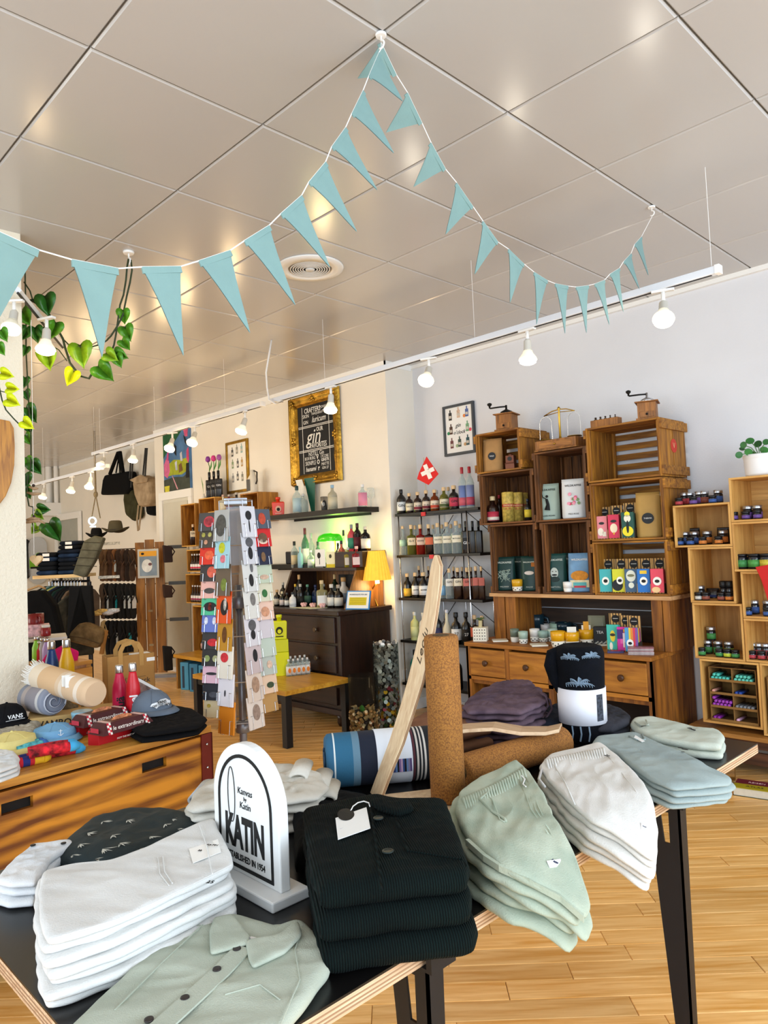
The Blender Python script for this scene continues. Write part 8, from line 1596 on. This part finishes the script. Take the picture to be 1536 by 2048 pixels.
p=hz(278,1440); t=thing('postcard','white-bordered photo card leaning behind the red bottle','card',(p[0]-.06,p[1]+.05,ZH),faceang(p[0],p[1])+.1); MB().cbox((0,0,.09),.13,.002,.13,0,Matrix.Rotation(.0,4,'X')@Matrix.Translation((0,0,.09))@Matrix.Rotation(.6,4,'Y')@Matrix.Translation((0,0,-.09))).obj('card',PAPER,t); MB().cbox((0,-.0016,.09),.105,.002,.105,0,Matrix.Translation((0,0,.09))@Matrix.Rotation(.6,4,'Y')@Matrix.Translation((0,0,-.09))).obj('photo',M('#8a6a60',.5,var=.9,sc=30),t)
# ================================================================ second crate behind the chest
q0,q1=PD(58,1300,4.3),PD(182,1300,4.6); t=thing('wooden_crate','slatted pine crate behind the chest carrying colourful bottles','crate',((q0.x+q1.x)/2,(q0.y+q1.y)/2,0)); d=(q1-q0); a=atan2(d.y,d.x); L=d.length; t.rotation_euler=(0,0,a); zc_=.80
for z in (.52,.62,.72): MB().box(-L/2,L/2,-.01,.008,z-.035,z+.035).obj('slat',CT,t,bevel=.002)
MB().box(-L/2,L/2,-.01,.35,zc_-.025,zc_-.003).obj('top_board',CT,t);
for x in (-L/2,L/2-.03): MB().box(x,x+.03,.008,.34,0,zc_-.025).obj('upright',CT,t)
rz=a;
def on2(u,dp): p=PD(u,1300,4.4+dp); return (p.x,p.y,zc_)
for u,c,lb,h in ((74,'#8ac83a','lime green steel bottle on the slatted crate',.16),(80,'#c0202c','red steel bottle on the slatted crate',.13),(94,'#a890c8','lilac steel bottle on the slatted crate',.15),(86,'#b8b8ba','silver steel bottle on the slatted crate',.15)):
    t=thing('steel_bottle',lb,'bottle',on2(u,.12+.04*(u%3)),0,'small coloured steel bottles'); m=M(c,.35,var=.02); MB().lathe([(.028,0),(.03,.004),(.029,h*.55),(.016,h*.8),(.015,h*.84)],16).obj('body',m,t,smooth=True); MB().lathe([(.017,h*.84),(.017,h)],14).obj('steel_cap',STEEL,t,smooth=True)
p=on2(120,.2); o=MB().prism([(-.11,0),(.10,-.01),(.11,.05),(.02,.10),(-.08,.05)],.05,Matrix.Rotation(pi/2,4,'X')).obj('pink_pouch',CLOTH('#d8246e',sc=9),bevel=.012); o.location=p; o.rotation_euler=(0,0,faceang(p[0],p[1])); tag(o,'hot pink zip pouch on the slatted crate','pouch')
p=PD(72,1272,4.75); t=thing('gift_carton','pink flower-printed gift carton on a white ledge beside the pier','carton',tuple(p),faceang(p.x,p.y)); MB().box(-.08,.08,-.05,.05,0,.075).obj('carton',M('#e8b8c0',.6,var=.5,sc=45),t,bevel=.002)
p=PD(92,1272,4.7); t=thing('red_mug','small red jar with white lid beside the pink carton','jar',tuple(p)); MB().lathe([(.028,0),(.03,.01),(.03,.05),(.022,.055)],16).obj('jar_glass',M('#8a1c24',.2),t,smooth=True); MB().lathe([(.024,.055),(.026,.057),(.026,.07),(.02,.072)],16).obj('lid',M('#d8d4d0',.4),t,smooth=True)
p=PD(72,1252,4.8); t=thing('red_mug','dark red mug with handle behind the pink carton','mug',tuple(p)); MB().lathe([(.045,0),(.05,.01),(.05,.08),(.045,.08),(.043,.02)],18).obj('cup_body',M('#7a1a1c',.3),t,smooth=True); MB().tube([(.05,0,.07),(.085,0,.06),(.085,0,.03),(.05,0,.015)],.008,8).obj('handle',M('#7a1a1c',.3),t,smooth=True)
p=PD(80,1275,4.75); o=MB().box(-.2,.16,-.08,.2,-.02,0).obj('white_ledge',M('#d8d6d0',.5),bevel=.003); o.location=p; o.rotation_euler=(0,0,faceang(p.x,p.y)); tag(o,'white ledge carrying pink carton and red mug beside the pier','shelf')
# ================================================================ far left: clothes, sandals, hats, bags
DF=8.2
def F(u,v,d=DF): return PD(u,v,d)
RIGHT=Vector((RM[0][0],RM[1][0],0)).normalized(); AF=atan2(RIGHT.y,RIGHT.x)
s0,s1=F(82,1150),F(178,1148); zs_=F(120,1149).z
t=thing('shelf_board','pale wooden shelf above the clothes rail holding jeans','shelf',tuple((s0+s1)/2),AF); t.location.z=zs_; L=(s1-s0).length; MB().box(-L/2,L/2,-.2,.2,-.035,0).obj('board',WOOD('#c8a060','#e6c890',0,.5,3,8,.1,.03),t)
for x in (-L/2+.18,L/2-.05): MB().tube([(x,.1,-.035),(x,.1,-zs_)],.018,8).obj('steel_post',DARKMETAL,t)
jm=[CLOTH('#1a2334','#10161f',sc=9),CLOTH('#263a58','#18263c',sc=9),CLOTH('#14171d',sc=9)]
def jeans(u0,u1,n,h,seed,side):
    c=(F(u0,1148)+F(u1,1148))/2; w=(F(u1,1148)-F(u0,1148)).length
    for i in range(n):
        o=thing('folded_jeans','dark folded jeans, %s from the bottom of the %s far shelf pile'%(ORD[i],side),'jeans',(c.x,c.y,zs_+i*h),AF,'jeans on the far shelf')
        rr=random.Random(seed+i); ww=w*(1-.04*i*rr.random()); O=[Vector((x*ww/2,y*.16)) for x,y in ((-1,-1),(1,-1),(1,1),(-1,1))]
        cushion(O,0,h*1.03,seed+i,n=36,rings=7,te=.25,wr=.004,smooth=1).obj('folded_cloth',jm[rr.randrange(3)],o,smooth=True)
        if i==n-1 or i==n-2: MB().box(-ww*.12,ww*.22,-.165,-.161,.008,h*.8).obj('white_label',PAPER,o)
jeans(84,124,5,.05,301,'left'); jeans(126,172,8,.046,311,'right')
t=thing('clothes_rail','dark metal clothes rail under the far shelf','rail',tuple(F(135,1165))); MB().tube([F(104,1163),F(180,1162)],.014,8).obj('rail',DARKMETAL,t,world=True)
for u in (104,180): MB().tube([F(u,1163),Vector((F(u,1163).x,F(u,1163).y,0))],.016,8).obj('upright',DARKMETAL,t,world=True)
cols=['#101012','#8fb0b0','#2a5a58','#b8c070','#1c2a4a','#101218','#16302c','#12161c','#0f0f12','#14181a','#6a5a4c']
names=['black','pale teal','teal','lime-edged','navy','black','dark green','charcoal','black','dark','brown']
for i,c in enumerate(cols):
    u=98+i*6.3; p=F(u,1172,DF-.05*i*.3); o=thing('hanging_shirt','%s shirt on a hanger, %s from the left on the far rail'%(names[i],ORD[i]),'shirt',tuple(p),AF+1.0,'shirts on the far rail')
    w,h=.23,.56; O=[(-.05,0),(-w*.75,-.05),(-w,-.12),(-w*.95,-h),(w*.95,-h),(w,-.12),(w*.75,-.05),(.05,0)]
    MB().prism(O,.045,Matrix.Rotation(pi/2,4,'X')@Matrix.Translation((0,0,-.02))).obj('shirt_body',CLOTH(c,sc=8,var=.3),o,bevel=.012); MB().tube([(0,0,.0),(0,0,.05),(.015,0,.065),(.0,0,.08)],.004,6).obj('hanger_hook',STEEL,o)
p=F(78,1185,6.6); t=thing('black_jacket','black jacket on a wooden hanger beside the white pier','jacket',tuple(p),AF); O=[(-.06,.02),(-.2,-.03),(-.3,-.2),(-.36,-.62),(.30,-.62),(.22,-.4),(.16,-.12),(.06,.02)]
MB().prism(O,.12,Matrix.Rotation(pi/2,4,'X')@Matrix.Translation((0,0,-.06))).obj('jacket_body',CLOTH('#0d0d0f',sc=8,var=.4),t,bevel=.03); MB().tube([(-.12,0,.02),(0,0,.06),(.06,0,.03)],.01,8).obj('hanger',M('#b08a5a'),t,smooth=True); MB().box(.0,.07,-.07,-.066,-.22,-.18).obj('price_tag',PAPER,t)
def deck(u,v0,v1,wp,c,lb,green=False,d=11.5):
    p=PX(u,(v0+v1)/2,-13.07); k=mpp(p); H,W=(v1-v0)*k/2,wp*k/1.45; t=thing('skateboard_deck',lb,'skateboard',tuple(p),pi/2)
    O=[(W*cos(a),(H-W)+W*sin(a)) for a in [pi*i/12 for i in range(13)]]+[(-W*cos(a),-(H-W)-W*sin(a)) for a in [pi*i/12 for i in range(13)]]
    MB().prism(O,.02,Matrix.Rotation(pi/2,4,'X')).obj('deck',M(c,.4,var=.05),t,bevel=.003)
    if green: MB().box(-W*.9,W*.9,-.0225,-.0205,-H*.32,H*.12).obj('green_print',M('#7ab82a',.5,var=.05),t); MB().lathe([(W*.35,0),(W*.35,.002)],20,mx=Matrix.Translation((W*.1,-.0205,H*.2))@Matrix.Rotation(pi/2,4,'X')).obj('green_print',M('#7ab82a',.5),t); MB().box(-W*.8,W*.6,-.0232,-.0226,-H*.34,-H*.26).obj('black_print',INK,t)
deck(75,1074,1168,26,'#c9ccce','light grey skateboard deck with green print on the far wall',True); deck(50,1078,1158,16,'#131315','black skateboard deck on the far wall beside the pier')
DS=8.36; pz=lambda v:F(300,v,DS).z
base_=F(307,1362,DS); t=thing('sandal_rack','tall wheeled sandal display with three-plank pine panel','display rack',(base_.x,base_.y,0),AF)
H0,H1=.10,pz(1084); PW=WOOD('#6a4014','#a8702a',2,.5,3,8,.12,.06)
for i,(x0,x1) in enumerate(((-.165,-.062),(-.052,.052),(.062,.165))):
    MB().box(x0,x1,-.02,.0,H0,H1+(.03 if i==1 else 0)).obj('plank',PW,t,bevel=.002)
MB().box(-.2,.45,-.05,.05,.045,.075).obj('wheel_frame',DSTEEL,t)
for x in (-.15,.32): MB().lathe([(.035,-.012),(.04,-.006),(.04,.006),(.035,.012)],16,mx=Matrix.Translation((x,-.06,.04))@Matrix.Rotation(pi/2,4,'X')).obj('castor',M('#2a2a2c',.5),t,smooth=True)
for v in (1092,1165,1238,1312):
    z=pz(v)-.02
    MB().tube([(-.6,.05,z),(.42,.05,z)],.007,6).obj('hook_rail',STEEL,t); MB().box(.2,.42,.02,.024,z-.02,z+.02).obj('price_rail',M('#4a4a48',.4,.3),t)
for v in (1155,1222,1290): MB().box(-.03,.02,-.022,-.0205,pz(v)-.012,pz(v)+.012).obj('plate',M('#9a8a6a',.4,.4),t)
p=F(297,1127,DS-.06); q=thing('framed_photo','silver-framed photo of a white dog on the sandal display','picture',tuple(p),AF); k=(DS-.06)/FP; W,H=21*k,29*k
MB().box(-W,W,-.012,0,-H,H).obj('frame',M('#b8b4aa',.35,.5,var=.05),q,bevel=.003); MB().box(-W*.82,W*.82,-.014,-.012,-H*.84,H*.86).obj('photo',M('#7a8a98',.5,var=.35,sc=6),q); MB().box(-W*.82,W*.82,-.0155,-.014,H*.5,H*.86).obj('yellow_header',M('#d8981c',.5,var=0),q); sticker(q,W*1.0,H*.9,-W*.1,-H*.15,-.0155,M('#d8d8d4',.8,var=.2,sc=20),'o','dog'); sticker(q,W*.35,H*.2,W*.2,-H*.05,-.018,M('#6a4a4a',.8),'o','dog_muzzle'); sticker(q,W*.3,H*.16,-W*.5,H*.68,-.0165,INK,'o','logo')
rr=random.Random(12); n=0
rows=[(1098,1163,['#6a4c30','#7a5a3c','#4a2f1c','#8a5a34','#3a2618','#5a4030','#2a1c14','#4a3626']),(1166,1238,['#5a4634','#1c1a18','#2a2622','#141414','#1a1816','#161616','#121212','#181614']),(1240,1312,['#c8a870','#141414','#1a1a1c','#121214','#161618','#101012','#121212','#141416']),(1312,1364,['#121214','#101012','#121212','#141416','#101010'])]
for r,(v0,v1,cs) in enumerate(rows):
    for i,c in enumerate(cs):
        u=203+i*8.4+r*2+(12 if r==3 else 0); p=F(u,v0,DS+.02*(i%2)); o=thing('hanging_sandal','%s flip-flop hanging %s from left in the %s sandal row'%('brown' if int(c[1:3],16)>0x38 else 'dark',ORD[i],['top','second','third','lowest'][r]),'sandal',tuple(p),AF+.9,'flip-flops on the sandal rack'); k=DS/FP; Lh=(v1-v0)*k
        O=[(.0,-.0),(.04,-.02),(.05,-Lh*.2),(.035,-Lh*.5),(.045,-Lh*.8),(.03,-Lh*.97),(0,-Lh),(-.03,-Lh*.97),(-.04,-Lh*.8),(-.03,-Lh*.5),(-.05,-Lh*.2),(-.035,-.02)]
        MB().prism(O,.022,Matrix.Rotation(pi/2,4,'X')).obj('sole',M(c,.8,var=.25,sc=20),o,bevel=.004); MB().tube([(-.045,-.03,-Lh*.55),(0,-.065,-Lh*.3),(0,-.03,-Lh*.12)],.007,6).tube([(.045,-.03,-Lh*.55),(0,-.065,-Lh*.3)],.007,6).obj('strap',M(c,.7,var=.3,sc=30),o,smooth=True)
        if rr.random()<.35: MB().box(-.025,.025,-.035,-.032,-Lh*.7,-Lh*.35).obj('price_tag',M(rr.choice(['#e6ecea','#2aa0a8','#e8e4dc']),.6),o)
for i,v in enumerate((1087,1154,1220)):
    p=F(218,v,DS-.15); o=MB().box(-.12,.12,-.004,.004,-.016,.016).obj('price_strip',M('#c8c6be',.5,var=.5,sc=60)); o.location=p; o.rotation_euler=(0,0,AF); tag(o,'grey price strip above the %s row of sandals'%['top','second','third'][i],'price strip','price strips on the sandal rack')
for v0,v1,c,lb in ((1090,1125,'#2a1814','dark brown sandals hanging right of the plank panel, top'),(1168,1195,'#3a2418','brown sandals hanging right of the plank panel, middle'),(1290,1340,'#121214','black sandals hanging right of the plank panel, low')):
    p=F(333,v0,DS-.03); o=thing('hanging_sandal',lb,'sandal',tuple(p),AF+.5); MB().prism([(-.05,0),(.05,-.02),(.055,-(v1-v0)*.0057),(-.04,-(v1-v0)*.0057)],.06,Matrix.Rotation(pi/2,4,'X')).obj('sole',M(c,.8,var=.3),o,bevel=.01); MB().tube([(.04,-.04,-.02),(.08,-.04,-.08),(.04,-.04,-.14)],.008,6).obj('strap',M(c,.7),o)
p=F(212,1222,7.9); o=thing('woven_slippers','yellow and white woven slippers piled on the sandal rack','slippers',tuple(p),AF)
for i in range(4): MB().ball((-.1+.06*i,0,-.02+.02*(i%2)),.06,10,8,(1.2,.6,.45)).obj('slipper',M('#d8b468' if i<2 else '#c8ccd4',.9,var=.4,sc=60),o,smooth=True)
p=F(178,1268,6.8); k=6.8/FP; t=thing('travel_bag','olive-beige canvas bag hanging tilted above the paper bag','bag',tuple(p),AF); mR=Matrix.Rotation(.22,4,'Y'); O=[(-.15,-.09),(-.16,-.02),(-.09,.09),(-.02,.10),(.15,.06),(.15,-.05),(.12,-.11)]
MB().prism(O,.14,mR@Matrix.Rotation(pi/2,4,'X')@Matrix.Translation((0,0,-.07))).obj('bag_body',CLOTH('#7a6444','#5c4a30',sc=14),t,bevel=.025); MB().tube([mR@Vector((-.15,-.075,-.035)),mR@Vector((.0,-.076,-.03)),mR@Vector((.14,-.075,-.055))],.004,5).obj('seam',M('#4a3820'),t); MB().box(.135,.165,-.02,.02,-.16,.06,mR).obj('wood_handle',M('#9a6a2c',.5),t)
p=F(165,1190,7.8); t=thing('black_trousers','black trousers hanging left of the sandal rack','trousers',tuple(p),AF); MB().prism([(-.12,.1),(.12,.1),(.14,-.5),(.02,-.52),(0,-.1),(-.04,-.5),(-.16,-.48)],.06,Matrix.Rotation(pi/2,4,'X')).obj('trouser_legs',CLOTH('#17181a',sc=8),t,bevel=.015)
p=F(152,1190,7.9); t=thing('camo_jacket','dark camouflage jacket with tan lining at the end of the clothes rail','jacket',tuple(p),AF+.6); MB().prism([(-.1,.0),(-.2,-.08),(-.2,-.65),(.16,-.65),(.16,-.08),(.06,0)],.08,Matrix.Rotation(pi/2,4,'X')).obj('jacket_body',M('#2c2a20',.95,var=.7,sc=14),t,bevel=.02); MB().box(-.215,-.2,-.08,0,-.62,-.08).obj('tan_lining',M('#8a6a50',.9),t)
p=F(188,1100,8.1); t=thing('quilted_bag','grey-olive quilted sling bag below the hats','bag',tuple(p),AF); mR=Matrix.Rotation(.25,4,'Y'); MB().prism([(-.14,-.30),(-.10,.08),(0,.16),(.11,.16),(.07,-.1),(.0,-.31)],.1,mR@Matrix.Rotation(pi/2,4,'X')).obj('bag_body',CLOTH('#6a6858','#545244',sc=10),t,bevel=.02)
for k_ in range(4): MB().tube([mR@Vector((-.15+.02*k_,-.102,-.2+.09*k_)),mR@Vector((.11+.01*k_,-.102,-.16+.09*k_))],.004,4).obj('quilt_seam',M('#3a382c'),t)
def fedora(u,v,wp,c,lb,d=8.3,band='#2a2620'):
    p=F(u,v,d); t=thing('felt_hat',lb,'hat',tuple(p),AF); r=wp*d/FP/2; m=CLOTH(c,sc=10,var=.15)
    vs=[];n=28
    for q,zz in ((.52,.0),(.8,.0),(1,.02),(1.0,.025),(.8,.006),(.5,.008)):
        for i in range(n): a=2*pi*i/n; vs.append((r*q*cos(a),r*q*sin(a)*.8,zz+.02*cos(2*a)*(q>.7)))
    MB().add(vs,[(j*n+i,j*n+(i+1)%n,(j+1)*n+(i+1)%n,(j+1)*n+i) for j in range(5) for i in range(n)]).obj('brim',m,t,smooth=True)
    MB().lathe([(r*.56,.0),(r*.55,r*.1),(r*.5,r*.5),(r*.44,r*.72),(r*.3,r*.78),(r*.15,r*.68),(.001,r*.66)],24,mx=Matrix.Diagonal((1,.85,1,1))).obj('crown',m,t,smooth=True); MB().lathe([(r*.575,.0),(r*.57,r*.14)],24,mx=Matrix.Diagonal((1,.85,1,1))).obj('hat_band',M(band,.8),t,smooth=True)
fedora(231,1062,54,'#4a4434','brown felt fedora on top of the sandal rack'); fedora(193,1072,42,'#0e0e10','black felt hat left of the brown fedora',8.35,'#0a0a0a')
t=thing('neon_sign','small glowing white-blue neon sign hung from a knotted rope','neon sign',tuple(F(188,1045,9.2)),AF); NE=M('#bfe6f4',.4,var=0,emit=5); ROPE=M('#8a7a5c',.95,var=.3,sc=60)
k=9.2/FP; MB().tube([(.03,0,55*k),(.03,0,HC-F(188,1045,9.2).z)],.012,8).tube([(.03,0,55*k),(-.03,0,8*k)],.007,6).tube([(.03,0,55*k),(.08,0,8*k)],.007,6).ball((.03,0,56*k),.03,8,6,(1,.7,1.4)).obj('rope',ROPE,t,smooth=True)
MB().tube([(.045*cos(a)-.02,0,.045*sin(a)+.02) for a in [2*pi*i/16 for i in range(16)]],.009,6,closed=True).tube([(-.05,0,-.05),(.02,0,-.05)],.009,6).tube([(-.08,0,-.24),(-.03,0,-.26),(.05,0,-.22),(.1,0,-.24)],.011,6).obj('neon_tube',NE,t,smooth=True)
def onB(u,v): return PY(u,v,4.58)
t=thing('tote_bag','black canvas tote hanging from its straps high on the back wall','bag',tuple(onB(229,990)),0); pts=[(208,950),(255,942),(260,975),(252,988),(200,990),(204,960)]
MB().slab([onB(u,v) for u,v in pts],.14).obj('bag_body',CLOTH('#0d0e10',sc=6),t,world=True,bevel=.03); MB().tube([onB(220,948),onB(236,906),onB(240,904),onB(246,944)],.03,6).obj('strap',CLOTH('#0d0e10',sc=6),t,world=True,smooth=True); MB().tube([onB(232,946),onB(238,912),onB(240,946)],.012,6).obj('strap',CLOTH('#0d0e10',sc=6),t,world=True)
def pack(px,c,lb,th,cords,c2=None,y=4.6):
    P=[PY(u,v,y) for u,v in px]; cc=sum(P,Vector())/len(P); t=thing('backpack',lb,'backpack',tuple(cc),0); m=CLOTH(c,c2,sc=9); MB().slab(P,th).obj('bag_body',m,t,world=True,bevel=.05)
    for a in cords: MB().tube([PY(u,v,y-.02) for u,v in a],.012,5).obj('strap',M('#1c1a18') if len(a)<3 else m,t,world=True)
    return t,m
t,m=pack([(246,978),(262,975),(272,1005),(275,1035),(262,1042),(248,1030),(244,1000)],'#45432e','olive green backpack hanging beside the black tote',.12,[[(262,910),(258,975)],[(266,910),(262,975)]],'#33321f',4.62)
t,m=pack([(262,962),(278,950),(293,956),(298,985),(292,1012),(275,1014),(266,990)],'#b8a183','beige drawstring backpack hanging on cords',.2,[[(291,896),(286,950)],[(294,896),(290,952)],[(277,1010),(274,1040),(276,1062)],[(283,1012),(280,1040),(278,1060)]],'#9a8468',4.52)
MB().slab([PY(u,v,4.49) for u,v in ((258,960),(280,949),(294,955),(292,964),(272,968))],.02).obj('top_flap',m,t,world=True,bevel=.008)
pack([(288,1000),(303,1000),(305,1032),(290,1030)],'#121315','small black bag at the wall corner',.12,[[(296,960),(296,1000)],[(300,962),(300,1000)]],None,4.62)
